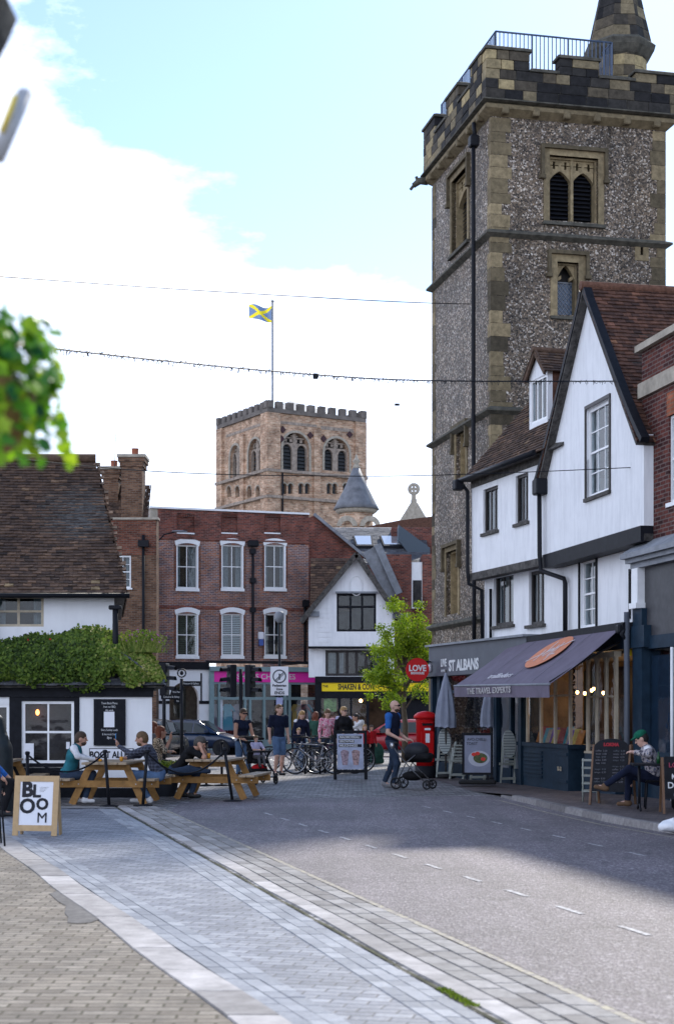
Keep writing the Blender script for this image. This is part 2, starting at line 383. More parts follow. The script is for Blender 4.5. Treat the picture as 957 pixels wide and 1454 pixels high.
def tiles(mb, o, u, v, W_, L_, tw=.17, th=.11, inside=None, thick=.018, jit=.012, rseed=0, sag=0.0):
    """overlapping clay tiles on the plane o + u*a + v*b ; u, v unit vectors"""
    o, u, v = Vector(o), Vector(u).normalized(), Vector(v).normalized(); n = u.cross(v).normalized()
    if n.z < 0: n = -n
    rg = random.Random(rseed); rows = int(L_/th); cols = int(W_/tw)+1
    for j in range(rows):
        rowj = rg.uniform(-.006, .006)
        for i in range(-1, cols+1):
            a = i*tw+(tw/2 if j % 2 else 0); b = j*th+rowj
            a0 = max(a, 0); a1 = min(a+tw*.97, W_)
            if a1-a0 < .02: continue
            if inside and not inside((a0+a1)/2, b+th/2): continue
            s_ = -sag*math.sin(math.pi*max(0, min(1, b/L_)))*(.6+.4*math.sin(a*1.3))
            l = rg.uniform(-jit, jit)*.8; lift = thick*1.6+rg.uniform(0, jit); dn = rg.uniform(-jit, jit)
            p0 = o+u*a0+v*(b+l+dn*.3)+n*(lift+s_); p1 = o+u*a1+v*(b-l*.5+dn*.3)+n*(lift+rg.uniform(-.4,.6)*jit+s_)
            p2 = o+u*a1+v*(b+th*1.35)+n*(.004+s_); p3 = o+u*a0+v*(b+th*1.35)+n*(.004+s_)
            q0 = p0-n*thick*1.5; q1 = p1-n*thick*1.5
            mb.cur = min(1, max(0, rg.gauss(.45, .15)+(.35 if rg.random() < .03 else 0)))
            k = len(mb.v); mb.v += [tuple(p) for p in (p0, p1, p2, p3, q0, q1)]
            mb.face([k, k+1, k+2, k+3]); mb.face([k+4, k+5, k+1, k]); mb.face([k+4, k, k+3]); mb.face([k+1, k+5, k+2])
    mb.cur = None
# palette
defm('flint', flint_mat())
defm('ashlar', rnd_mat('sooty limestone blocks', [(0, (.012,.012,.014)), (.35, (.034,.032,.030)), (.5, (.085,.07,.05)), (.75, (.23,.185,.11)), (1, (.38,.30,.16))], fine=.45, fscale=7))
defm('stone', rnd_mat('weathered limestone', [(0, (.055,.046,.032)), (.5, (.175,.138,.082)), (1, (.36,.28,.16))], fine=.4, fscale=6))
defm('darkstone', mat('dark mossy stone', (.085,.08,.065), .9, noise=.5, nscale=5, bump=.4))
defm('tile', rnd_mat('old clay roof tiles', [(0, (.028,.021,.018)), (.3, (.065,.043,.033)), (.6, (.115,.072,.050)), (.85, (.18,.11,.07)), (1, (.25,.18,.10))], fine=.5, fscale=10))
defm('tilered', rnd_mat('red clay roof tiles', [(0, (.03,.02,.017)), (.3, (.07,.038,.029)), (.6, (.125,.062,.042)), (.88, (.19,.088,.058)), (1, (.28,.14,.075))], fine=.5, fscale=9))
defm('slate', rnd_mat('grey roof slates', [(0, (.05,.055,.065)), (.5, (.10,.105,.12)), (1, (.17,.175,.19))], rough=.5, fine=.3))
defm('white', render_mat('white lime render', (.80,.81,.83), dirt=(.36,.37,.40), amt=.42))
defm('whitepub', render_mat('white painted pub wall', (.80,.81,.83), dirt=(.5,.5,.52), amt=.2))
defm('black', mat('black gloss paint', (.012,.013,.017), .5, noise=.3, nscale=9, spec=.08))
defm('blackm', mat('black weathered metal', (.013,.014,.018), .5, spec=.12))
defm('navy', mat('dark blue shop paint', (.014,.03,.05), .5, noise=.25, nscale=5, spec=.10))
defm('greyblue', mat('grey blue shop paint', (.075,.085,.105), .5, noise=.15, nscale=3))
defm('timber', mat('grey weathered oak beam', (.07,.065,.06), .85, noise=.7, nscale=9, bump=.5, bscale=30))
defm('wpaint', mat('white gloss paint', (.78,.79,.80), .4, noise=.06))
defm('cream', mat('cream painted joinery', (.42,.36,.27), .5, noise=.15))
defm('brown', mat('dark stained joinery', (.03,.026,.026), .5, noise=.3))
defm('glass', glass_mat('window glass'))
defm('glassd', glass_mat('shop window glass', (.9,.92,.95), .0))
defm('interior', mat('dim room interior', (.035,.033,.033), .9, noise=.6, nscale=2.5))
defm('curtain', mat('pale net curtain', (.19,.20,.21), .9, noise=.3, nscale=9))
defm('lead', mat('grey lead sheet', (.20,.215,.24), .55, noise=.3, nscale=3, bump=.2, bscale=8))
defm('bred', brick_mat('red brick wall', (.10,.035,.025), (.19,.06,.038), (.26,.10,.06), (.17,.13,.105), stain=.35))
defm('bredd', brick_mat('dark red brick parapet', (.10,.04,.036), (.20,.06,.045), (.30,.09,.06), (.20,.14,.12), stain=.45))
defm('bpurple', brick_mat('blue and red chequered brick wall', (.12,.09,.11), (.25,.115,.09), (.38,.15,.085), (.36,.30,.28), bw=.235, bh=.080, ms=.014, stain=.45))
defm('brright', brick_mat('deep red brick wall', (.045,.016,.016), (.10,.028,.024), (.16,.05,.036), (.16,.12,.11), stain=.3))
defm('bbrown', brick_mat('brown brick wall', (.10,.05,.032), (.17,.088,.052), (.25,.14,.085), (.18,.14,.11), stain=.4))
defm('abbey', brick_mat('ancient tile and rubble wall', (.36,.195,.115), (.53,.325,.21), (.66,.46,.32), (.52,.41,.31), bw=.55, bh=.19, ms=.03, stain=.5, bump=.3))
defm('abbeyd', mat('rubble stone band', (.30,.245,.20), .9, noise=.45, nscale=2.2))
defm('lime', mat('pale limestone trim', (.36,.32,.26), .9, noise=.3, nscale=4))
defm('wood', mat('orange stained softwood', (.30,.155,.045), .55, noise=.3, nscale=7, bump=.2))
defm('woodtop', mat('sunbleached wooden boards', (.36,.27,.18), .6, noise=.35, nscale=8, bump=.2))
defm('ply', mat('pale birch frame wood', (.46,.31,.16), .5, noise=.12, nscale=14))
defm('paper', mat('white printed paper', (.74,.75,.80), .5))
defm('ink', mat('black ink', (.012,.013,.02), .6))
defm('chalk', mat('white chalk lettering', (.62,.63,.64), .8))
defm('redp', mat('red gloss paint', (.46,.008,.010), .35, spec=.12))
defm('rubber', mat('black rubber', (.014,.014,.015), .75))
defm('chrome', mat('brushed metal', (.45,.46,.48), .3, metal=.9))
defm('bark', mat('grey brown bark', (.09,.07,.05), .9, noise=.4, bump=.5))
defm('pink', mat('magenta shop fascia', (.80,.03,.38), .5))
defm('yellow', mat('yellow shop fascia', (.85,.62,.01), .5))
defm('teal', mat('pale green shop joinery', (.20,.29,.31), .5, noise=.1))
defm('umb', mat('grey parasol canvas', (.22,.24,.30), .85, noise=.12, nscale=4))
defm('tarp', mat('black tarpaulin cover', (.018,.024,.026), .5, noise=.3, nscale=3, bump=.6, bscale=7))
# ------------------------------------------------------------------ the ground
def sheet(name, polys, m, z=0.0, kind='structure'):
    mb = MB()
    for p in polys: mb.poly([(x, y, gz(y)+z) for x, y in p])
    return tag(mb.build(name, m), kind=kind)
def strip(name, left, right, m, z=0.0):
    """left/right: lists of (x,y) with matching rows"""
    return sheet(name, [[left[i], right[i], right[i+1], left[i+1]] for i in range(len(left)-1)], m, z)
setts = brick_mat('granite setts', (.13,.12,.118), (.24,.228,.225), (.37,.355,.35), (.035,.032,.03), bw=.30, bh=.17, ms=.026, floor=True, bump=1.0, rough=.62, stain=.3, rot=.3)
greypav = brick_mat('blue grey block paving', (.185,.195,.225), (.255,.265,.295), (.34,.35,.38), (.06,.06,.07), bw=.215, bh=.105, ms=.008, floor=True, bump=.3, rough=.55, stain=.2, rot=math.atan(.253)-math.pi/2*0)
beige = brick_mat('buff block paving', (.185,.152,.115), (.25,.212,.165), (.325,.28,.225), (.08,.065,.035), bw=.21, bh=.105, ms=.010, floor=True, bump=.3, rough=.75, stain=.25)
brickpav = brick_mat('dark brick footway paving', (.075,.06,.06), (.11,.085,.085), (.15,.12,.115), (.05,.045,.045), bw=.21, bh=.105, ms=.008, floor=True, bump=.3, rough=.7, rot=.25)
def asphalt_mat():
    m = bpy.data.materials.new('worn asphalt'); m.use_nodes = True; t = m.node_tree; b = t.nodes['Principled BSDF']
    tcn = t.nodes.new('ShaderNodeTexCoord'); o = tcn.outputs['Object']
    vo = t.nodes.new('ShaderNodeTexVoronoi'); vo.inputs['Scale'].default_value = 55; t.links.new(o, vo.inputs['Vector'])
    sx = t.nodes.new('ShaderNodeSeparateColor'); t.links.new(vo.outputs['Color'], sx.inputs[0])
    c = ramp(t, [(0, (.07,.057,.064)), (.5, (.138,.112,.125)), (.8, (.18,.155,.165)), (1, (.36,.33,.33))], sx.outputs[0])
    st = ramp(t, [(.35, (.72,)*3), (.65, (1.12,)*3)], noise_tex(t, o, .35, 8, .65))
    c = mix(t, 'MULTIPLY', 1, c, st)
    mp_ = t.nodes.new('ShaderNodeMapping'); mp_.inputs['Rotation'].default_value = (0,0,-.25); mp_.inputs['Scale'].default_value = (2.2,.18,1); t.links.new(o, mp_.inputs[0])
    c = mix(t, 'MULTIPLY', 1, c, ramp(t, [(.4, (.86,)*3), (.6, (1.08,)*3)], noise_tex(t, mp_.outputs[0], 1.2, 4)))
    vc = t.nodes.new('ShaderNodeTexVoronoi'); vc.feature = 'DISTANCE_TO_EDGE'; vc.inputs['Scale'].default_value = .45
    wv = t.nodes.new('ShaderNodeVectorMath'); wv.operation = 'ADD'; ns_ = t.nodes.new('ShaderNodeTexNoise'); ns_.inputs['Scale'].default_value = 2.5; ns_.inputs['Detail'].default_value = 6
    t.links.new(o, ns_.inputs['Vector']); t.links.new(o, wv.inputs[0]); t.links.new(ns_.outputs['Color'], wv.inputs[1]); t.links.new(wv.outputs[0], vc.inputs['Vector'])
    c = mix(t, 'MULTIPLY', 1, c, ramp(t, [(.0, (.62,)*3), (.012, (1,)*3)], vc.outputs['Distance']))
    c = mix(t, 'MULTIPLY', 1, c, ramp(t, [(.38, (.80,)*3), (.46, (1,)*3)], noise_tex(t, o, 1.1, 8, .72)))
    t.links.new(c, b.inputs['Base Color']); b.inputs['Roughness'].default_value = .68
    bp = t.nodes.new('ShaderNodeBump'); bp.inputs['Strength'].default_value = .6; bp.inputs['Distance'].default_value = .01
    t.links.new(vo.outputs['Distance'], bp.inputs['Height']); t.links.new(bp.outputs[0], b.inputs['Normal']); return m
asph = asphalt_mat()
big = [-700, 700]
ys = [-60, 45, 66, 150, 1600]
sheet('ground', [[(-700, ys[i]), (700, ys[i]), (700, ys[i+1]), (-700, ys[i+1])] for i in range(4)], setts)
yl = lambda Y: 3.58-.253*Y            # yellow line
mo = lambda Y: 2.88-.253*Y            # right edge of the grey paving
kr = lambda Y: 2.42-.333*Y            # right edge of the wide kerb stones
def kx(Y):                            # right-hand kerb
    P = [(2, 9.6), (6, 8.0), (12, 6.4), (17, 5.2), (20.7, 4.34), (22.2, 3.97), (25, 3.55), (28.06, 3.19), (31, 2.85)]
    return float(np.interp(Y, [p[0] for p in P], [p[1] for p in P]))
rows = [2, 6, 9, 12, 15, 17, 18.5, 20.7, 22.2, 25]
strip('road', [(yl(y)+.05, y) for y in rows]+[(yl(27)+.5, 27.2), (-1.2, 28.6)], [(kx(y)-.02, y) for y in rows]+[(kx(27.2), 27.2), (2.95, 29.6)], asph, .004)
sheet('cross_road', [[(-60, 55), (60, 55), (60, 66), (-60, 66)], [(-60, 66), (60, 66), (60, 68.4), (-60, 68.4)]], asph, .004)
strip('grey_paving', [(kr(y), y) for y in (2, 6, 10, 14, 18, 22, 25.6)], [(mo(y)-.04, y) for y in (2, 6, 10, 14, 18, 22, 25.6)], greypav, .004)
# three plain border courses along each edge of the grey paving
bc = rnd_mat('border paving blocks', [(0, (.22,.23,.25)), (.5, (.29,.30,.325)), (1, (.37,.38,.40))], rough=.55, fine=.15)
def block_run(name, fx, offs, w, L_, y0, y1, m, z0, z1, gap=.008, seed=1, wob=.0):
    """rows of long blocks that follow the line x = fx(y) + offset"""
    mb = MB(); rg = random.Random(seed)
    for k, off in enumerate(offs):
        y = y0+rg.uniform(0, L_)
        while y < y1:
            l = L_*rg.uniform(.85, 1.15); a = y; b = min(y+l-gap, y1)
            xa = fx(a)+off+wob*math.sin(a*1.7); xb = fx(b)+off+wob*math.sin(b*1.7); mb.cur = rg.random(); zz = z1+rg.uniform(-.0015, .002)
            w2 = w-gap+rg.uniform(-.003, .003)
            mb.add([(xa,a,z0),(xa+w2,a,z0),(xb+w2,b,z0),(xb,b,z0),(xa,a,zz),(xa+w2,a,zz),(xb+w2,b,zz),(xb,b,zz)], [(4,5,6,7),(0,1,5,4),(1,2,6,5),(2,3,7,6),(3,0,4,7)])
            y += l
    return tag(mb.build(name, m), kind='structure')
block_run('paving_border', kr, [.0, .105, .21], .105, .21, 3, 25.5, bc, .0, .010, seed=3)
block_run('paving_border', mo, [-.36, -.255, -.15], .105, .21, 3, 25.5, bc, .0, .010, seed=4)
kerbm = rnd_mat('pale kerb slabs', [(0, (.30,.28,.265)), (.5, (.40,.375,.36)), (1, (.50,.47,.45))], rough=.75, fine=.3, fscale=5)
block_run('kerb_stones', kr, [-.30], .29, .78, 3, 21.5, kerbm, .0, .022, gap=.014, seed=5, wob=.015)
gutterm = rnd_mat('granite channel blocks', [(0, (.20,.185,.175)), (.5, (.28,.265,.25)), (1, (.36,.34,.325))], rough=.7, fine=.3, fscale=8)
block_run('channel_setts', yl, [-.49, -.33, -.17], .155, .30, 3, 26.5, gutterm, .0, .009, gap=.016, seed=6, wob=.006)
block_run('channel_slabs', mo, [.03], .165, .9, 3, 26.5, kerbm, .0, .012, gap=.01, seed=7, wob=.01)
mossm = mat('mossy joint', (.065,.065,.035), .95, noise=.7, nscale=6)
mb = MB(); 
for i in range(60):
    y = 3+i*.39; mb.poly([(mo(y)-.04, y, .012), (mo(y)-.012+.012*math.sin(i*2.1), y, .012), (mo(y+.39)-.012+.012*math.sin((i+1)*2.1), y+.39, .012), (mo(y+.39)-.04, y+.39, .012)])
tag(mb.build('mossy_joint', mossm), kind='structure')
mb = MB(); rg = random.Random(2)
for i in range(420):
    y = 8.4+rg.random()*.55; x = mo(y)-.01+rg.gauss(0, .018); s_ = .012
    a = rg.random()*6.28; mb.cur = rg.random()
    mb.poly([(x, y, .014), (x+s_*math.cos(a), y+s_*math.sin(a), .02+.012*rg.random()), (x+s_*math.cos(a+1.6), y+s_*math.sin(a+1.6), .016)])
tag(mb.build('moss', rnd_mat('bright moss', [(0, (.10,.16,.01)), (1, (.28,.36,.02))], fine=0, bump=0)), kind='stuff')
strip('beige_paving', [(-30, y) for y in (-2, 4, 8, 12, 16, 20.6)], [(kr(y)-.30, y) for y in (-2, 4, 8, 12, 16, 20.6)], beige, .012)
patch = mat('tarmac repair patch', (.14,.13,.12), .8, noise=.4, nscale=14)
sheet('tarmac_patch', [[(X(a, gy(b)), gy(b)) for a, b in ((70,1272),(84,1268),(95,1276),(118,1282),(128,1294),(141,1309),(128,1314),(110,1315),(96,1314),(97,1306),(92,1300),(94,1290),(82,1283))]], patch, .017)
# painted lines
def paint_mat(name, col):
    m = bpy.data.materials.new(name); m.use_nodes = True; t = m.node_tree; b = t.nodes['Principled BSDF']; tcn = t.nodes.new('ShaderNodeTexCoord')
    f = ramp(t, [(.42, (0,0,0)), (.60, (.9,.9,.9))], noise_tex(t, tcn.outputs['Object'], 14, 8, .75))
    t.links.new(mix(t, 'MIX', f, (.17,.15,.155), col), b.inputs['Base Color']); b.inputs['Roughness'].default_value = .7; return m
yp = paint_mat('worn yellow road paint', (.46,.41,.27)); wp = paint_mat('worn white road paint', (.62,.62,.62))
def line(name, fx, y0, y1, w, m, step=1.0, z=.0085, dash=None, period=None):
    P = []; y = y0
    while y < y1-1e-3:
        e = min(y+(dash or step), y1); P.append([(fx(y), y), (fx(y)+w, y), (fx(e)+w, e), (fx(e), e)]); y += (period or step)
    return sheet(name, P, m, z)
line('yellow_line', lambda y: yl(y)-.02, 3, 25.5, .055, yp)
line('yellow_line', lambda y: kx(y)-.30, 8, 28, .045, yp)
line('bay_marking', lambda y: 5.03-.253*y, 4.1, 24.5, .055, wp, dash=.5, period=1.17)
line('lane_marking', lambda y: 2.68+.22*(20.5-y), 9.9, 27, .05, wp, dash=.45, period=1.22)
sheet('light_stone_band', [[(-9, 25.7), (mo(25.7), 25.7), (mo(26.1)-.1, 26.2), (-9, 26.2)]], gutterm, .008)
# right footway with its kerb
FW = .09
mb = MB(); ry = [2, 6, 12, 17, 20.7, 22.2, 25, 28.06]
for a, b in zip(ry, ry[1:]): mb.poly([(kx(a)+.13, a, FW), (16, a, FW), (16, b, FW), (kx(b)+.13, b, FW)])
mb.poly([(kx(28.06)+.13, 28.06, FW), (16, 28.06, FW), (16, 31, FW), (kx(31)-.1, 31, .006)])
mb.poly([(kx(31)-.1, 31, .006), (16, 31, FW), (14, 39, FW), (2.1, 39, .008)])
tag(mb.build('right_footway', brickpav), kind='structure')
mb = MB(); rg = random.Random(9); y = 3
while y < 28.3:
    l = .9; a, b = y, y+l-.012; h = FW+.012 if y < 27 else FW*(28.9-y)/1.9+.01; mb.cur = rg.random()
    mb.add([(kx(a),a,0),(kx(a)+.14,a,0),(kx(b)+.14,b,0),(kx(b),b,0),(kx(a)+.012,a,h),(kx(a)+.14,a,h),(kx(b)+.14,b,h),(kx(b)+.012,b,h)], [(4,5,6,7),(0,1,5,4),(1,2,6,5),(2,3,7,6),(3,0,4,7)]); y += l
tag(mb.build('kerb', rnd_mat('granite kerb', [(0, (.13,.12,.12)), (1, (.27,.255,.25))], fine=.3)), kind='structure')
# ------------------------------------------------------------------ building helpers
RC = random.Random(77)
def sash(par, x0, x1, z0, z1, y=.08, fm='wpaint', nx=2, nz=4, fr=.05, bar=.022, cur=None, sill='wpaint', meet=True, sd=.10, gl='glass', ins=True):
    mb = MB()
    for b in ((x0, x0+fr, y, y+.07, z0, z1), (x1-fr, x1, y, y+.07, z0, z1), (x0+fr, x1-fr, y, y+.07, z1-fr, z1), (x0+fr, x1-fr, y, y+.07, z0, z0+fr)): mb.box(*b)
    zm = (z0+z1)/2
    if meet: mb.box(x0+fr, x1-fr, y+.01, y+.06, zm-.02, zm+.02)
    for i in range(1, nx):
        x = x0+fr+(x1-x0-2*fr)*i/nx; mb.box(x-bar/2, x+bar/2, y+.02, y+.05, z0+fr, z1-fr)
    for j in range(1, nz):
        z = z0+fr+(z1-z0-2*fr)*j/nz
        if meet and abs(z-zm) < .05: continue
        mb.box(x0+fr, x1-fr, y+.023, y+.047, z-bar/2, z+bar/2)
    w = mb.build('window', MT[fm], par)
    B('pane', MT[gl], w, (x0+fr*.5, x1-fr*.5, y+.033, y+.037, z0+fr*.5, z1-fr*.5))
    if cur:
        mb = MB(); n = 34; yb = y+.14; k1 = RC.randint(6, 12); k2 = RC.randint(20, 27)
        xs = [x0+(x1-x0)*i/n for i in range(n+1)]
        for i in range(n):
          if k1 <= i < k2: continue
          mb.poly([(xs[i], yb+.02*math.sin(i*1.9), z0), (xs[i+1], yb+.02*math.sin((i+1)*1.9), z0), (xs[i+1], yb+.02*math.sin((i+1)*1.9), z1), (xs[i], yb+.02*math.sin(i*1.9), z1)])
        mb.build('curtain', MT[cur], w)
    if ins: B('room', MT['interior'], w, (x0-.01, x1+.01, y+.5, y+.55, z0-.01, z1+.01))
    if sill: B('sill', MT[sill], w, (x0-.06, x1+.06, -sd*.55, y, z0-.07, z0-.001))
    return w
def pipe(par, pts, r=.045, m='blackm', name='drainpipe'):
    mb = MB(); mb.tube(pts, r, 8)
    return mb.build(name, MT[m], par)
def arcring(mb, cx, zs, r0, r1, y0, y1, n=12, a0=0, a1=math.pi):
    for i in range(n):
        a = a0+(a1-a0)*i/n; b = a0+(a1-a0)*(i+1)/n
        P = [(cx+r*math.cos(t), y, zs+r*math.sin(t)) for y in (y0, y1) for r, t in ((r0,a),(r1,a),(r1,b),(r0,b))]
        mb.add(P, [(0,3,2,1),(4,5,6,7),(1,2,6,5),(0,4,7,3)])
# ================================================================== the stone clock tower
TW = Fac((4.17, 42), (.976, .216)); TWD, TDD = 5.08, 5.74
def tl(px):                                    # distance back along the left face
    k = (px-CX)/F; return (k*42-4.17)/(-.216-k*.976)
def tlz(px, py): return Z(py, 42+.976*tl(px))
T = thing('clock_tower', 'tall flint and stone medieval tower with battlements and railing on the right', 'tower', (4.17, 42, 0), TW.rz)
zs = {k: TW.z(700, v) for k, v in dict(par=140, crn=165, s2=325, s3=578).items()}
z_top, z_cren = 19.62, 19.0; zpar = 18.15; zcor = 17.75; zs2 = 14.68; zs3 = 9.87; zs4 = 4.25
bw0, bw1, bwz0, bwz1 = TW.x(780), TW.x(849), TW.z(812, 314), TW.z(812, 222)
cw0, cw1, cwz0, cwz1 = TW.x(791), TW.x(821), TW.z(806, 447), TW.z(806, 372)
sl0, sl1, slz0, slz1 = TW.x(909), TW.x(913), TW.z(911, 362), TW.z(911, 347)
mb = MB(); mb.wall(0, TWD, 0, zpar, [(bw0, bw1, bwz0, bwz1), (cw0, cw1, cwz0, cwz1), (sl0, sl1, slz0, slz1)], 0, .7)
mb.build('wall', MT['flint'], T)
# left face built in x-z then turned
def left_local(mb): mb.xf(Matrix(((0,1,0,0),(-1,0,0,TDD),(0,0,1,0),(0,0,0,1))))     # u -> from back corner to front corner
lu = lambda px: TDD-tl(px)
LW = [(642, 664, 350, 246), (648, 662, 678, 612), (634, 651, 872, 782)]
lw = [(lu(a), lu(b), tlz((a+b)/2, c), tlz((a+b)/2, d)) for a, b, c, d in LW]
mb = MB(); mb.wall(0, TDD-.7, 0, zpar, lw, 0, .7); left_local(mb); mb.build('wall', MT['flint'], T)
B('wall', MT['flint'], T, (.7, TWD, TDD-.7, TDD, 0, zpar), (TWD-.7, TWD, .7, TDD-.7, 0, zpar))
B('roof_deck', MT['lead'], T, (.3, TWD-.3, .3, TDD-.3, 18.3, 18.45))
# quoins
rg = random.Random(4)
def blocks(name, fn, m='stone', par=T):
    mb = MB(); fn(mb); return mb.build(name, MT[m], par)
def quoins(mb, which):
    for (cx_, side) in ((0, 1), (TWD, -1)):
        z = .0
        if side != which: continue
        while z < zcor-.05:
            h = rg.uniform(.26, .42)
            if z+h > zcor: h = zcor-z
            L_ = rg.uniform(.30, .62) if side > 0 else rg.uniform(.2, .5); D_ = rg.uniform(.12, .3); mb.cur = min(1, max(0, rg.gauss(.42, .22)))
            if side > 0: mb.box(-.012, L_, -.015, D_, z+.006, z+h-.006)
            else: mb.box(TWD-L_, TWD+.012, -.015, D_, z+.006, z+h-.006)
            z += h
    z = 0
    while which == 0 and z < zcor-.05:
        h = rg.uniform(.26, .42); h = min(h, zcor-z); mb.cur = max(0, rg.gauss(.3, .2)); mb.box(-.012, .3, TDD-rg.uniform(.15, .4), TDD+.012, z+.006, z+h-.006); z += h
for q in (1, -1, 0): blocks('quoins', lambda mb: quoins(mb, q))
def pier(mb):                                  # clasping angle strip left of the quoins
    z = 0
    while z < zs3:
        h = rg.uniform(.3, .5); h = min(h, zs3-z); mb.cur = rg.gauss(.35, .15); mb.box(-.05, rg.uniform(.30, .42), -.055, .25, z+.006, z+h-.006); z += h
# string courses
def stringc(z, p=.16, h=.22, name='string_course', m='darkstone'):
    mb = MB()
    def prof(d): return [(d, z-h*.55), (d*.2, z-h), (0, z-h)]
    for (a, b, nrm) in (((-p, -p), (TWD+p, -p), 0), ((-p, TDD+p), (-p, -p), 1)):
        pass
    ring = lambda d, zz: [(-d, -d, zz), (TWD+d, -d, zz), (TWD+d, TDD+d, zz), (-d, TDD+d, zz)]
    R_ = [ring(.01, z-h), ring(p, z-h*.6), ring(p, z-h*.35), ring(.01, z)]
    n = len(mb.v); mb.v += [q for r in R_ for q in r]
    for k in range(3):
        for i in range(4): j = (i+1) % 4; mb.face([n+4*k+i, n+4*k+j, n+4*k+4+j, n+4*k+4+i])
    return mb.build(name, MT[m], T)
for z in (zs2, zs3, zs4): stringc(z+.03)
stringc(1.1, .22, .4, 'plinth', 'stone')
stringc(zpar+.02, .22, .40, 'cornice', 'stone')
stringc(zpar+.06, .30, .14, 'string_course', 'darkstone')
mb = MB()
for i in range(6):
    for q in range(2):
        mb = MB(); x = .35+i*.88; y = .5+i*.95; mb.cur = .4
        mb.box(x-.10, x+.10, -.25, -.05, zpar-.36, zpar-.14, bev=.03) if q else mb.box(-.25, -.05, y-.09, y+.09, zpar-.36, zpar-.14, bev=.03)
        mb.build('carved_boss', MT['stone'], T)

# parapet of big sooty blocks; merlons measured on the photo
mer = [(TW.x(690, -.2), TW.x(752, -.2), 19.62), (TW.x(794, -.2), TW.x(850, -.2), 19.55), (TW.x(902, -.2), TW.x(957, -.2)+.1, 19.35)]
lf = [tl(669)+.0, tl(655), tl(640), tl(625)]
def ashlar(mb, x0, x1, y0, y1, z0, z1, axis=0, bl=.55, bh=.34):
    z = z0; r = 0
    nrow = max(1, round((z1-z0)/bh)); hh = (z1-z0)/nrow
    L0, L1 = (x0, x1) if axis == 0 else (y0, y1)
    for r in range(nrow):
        a = L0; first = True
        while a < L1-1e-4:
            l = rg.uniform(.6, 1.3)*bl*(.6 if first and r % 2 else 1); first = False
            b = min(a+l, L1)
            if L1-b < .15: b = L1
            mb.cur = min(1, max(0, rg.choice([.08, .2, .3, .38, .5, .62, .72, .88])+rg.uniform(-.08, .08)))
            e = rg.uniform(0, .012)
            if axis == 0: mb.box(a+.006, b-.006, y0-e, y1, z0+r*hh+.006, z0+(r+1)*hh-.006, bev=.012)
            else: mb.box(x0-e, x1, a+.006, b-.006, z0+r*hh+.006, z0+(r+1)*hh-.006, bev=.012)
            a = b
p = .22
def parapet(mb):
    ashlar(mb, -p, TWD+p, -p, .15, zpar+.03, z_cren-.02, 0, .62, .32)
    for a, b, zt in mer: ashlar(mb, a, b, -p, .15, z_cren-.02, zt-.12, 0, .5, .28)
blocks('parapet', parapet, 'ashlar')
def parapet2(mb):
    ashlar(mb, -p, .15, .15, TDD+p, zpar+.03, z_cren-.02, 1, .62, .32)
    for a, b in ((.15, 1.15), (2.3, 3.5), (4.7, TDD+p)): ashlar(mb, -p, .15, a, b, z_cren-.02, 19.5, 1, .5, .28)
blocks('parapet', parapet2, 'ashlar')
B('parapet', MT['darkstone'], T, (-.1, TWD+p-.01, TDD-.15, TDD+p, zpar, z_cren), (TWD-.15, TWD+p, .16, TDD-.16, zpar, z_cren), (TWD-.15, TWD+p, 1.8, 3.2, z_cren, 19.4), (1.3, 3.2, TDD-.15, TDD+p, z_cren, 19.4))
mb = MB(); mb.box(-p+.01, .14, -p+.01, .14, zpar, z_cren-.03); mb.box(-p+.02, TWD+p-.02, -p+.02, .14, zpar+.03, z_cren-.05); mb.box(-p+.02, .14, .14, TDD+p-.02, zpar+.03, z_cren-.05); mb.build('mortar_core', MT['darkstone'], T)
mb = MB()
def coping(mb, x0, x1, y0, y1, z):
    mb.add([(x0-.05,y0-.05,z),(x1+.05,y0-.05,z),(x1+.05,y1+.05,z),(x0-.05,y1+.05,z),(x0-.05,y0-.05,z+.07),(x1+.05,y0-.05,z+.07),(x1+.05,y1+.05,z+.07),(x0-.05,y1+.05,z+.07),
            (x0+.08,y0+.1,z+.15),(x1-.08,y0+.1,z+.15),(x1-.08,y1-.1,z+.15),(x0+.08,y1-.1,z+.15)],
           [(3,2,1,0),(0,1,5,4),(1,2,6,5),(2,3,7,6),(3,0,4,7),(4,5,9,8),(5,6,10,9),(6,7,11,10),(7,4,8,11),(8,9,10,11)])
for a, b, zt in mer: coping(mb, a, b, -p, .15, zt-.12)
for (a, b) in ((mer[0][1]+.06, mer[1][0]-.06), (mer[1][1]+.06, mer[2][0]-.06)): coping(mb, a, b, -p, .15, z_cren-.02)
for a, b in ((.2, 1.15), (2.3, 3.5), (4.7, TDD+p)): coping(mb, -p, .15, a, b, 19.5)
for a, b in ((1.22, 2.23), (3.57, 4.63)): coping(mb, -p, .15, a, b, z_cren-.02)
mb.build('coping', MT['darkstone'], T)
# railing
mb = MB(); zr = 20.2; zb = 18.6
def rail(a, b, step=.115):
    a, b = Vector(a), Vector(b); n = int((b-a).length/step); mb.tube([a+Vector((0,0,zr)), b+Vector((0,0,zr))], .026, 6)
    for i in range(n+1):
        q = a+(b-a)*i/n; th = .028 if i % 9 == 0 else .015; mb.tube([q+Vector((0,0,zb)), q+Vector((0,0,zr))], th, 5)
rail((.22, .25, 0), (3.6, .25, 0)); rail((.22, .25, 0), (.22, TDD-.25, 0)); rail((3.6, .25, 0), (3.6, 1.0, 0))
mb.build('railing', mat('blue grey railing paint', (.07,.10,.16), .5), T)
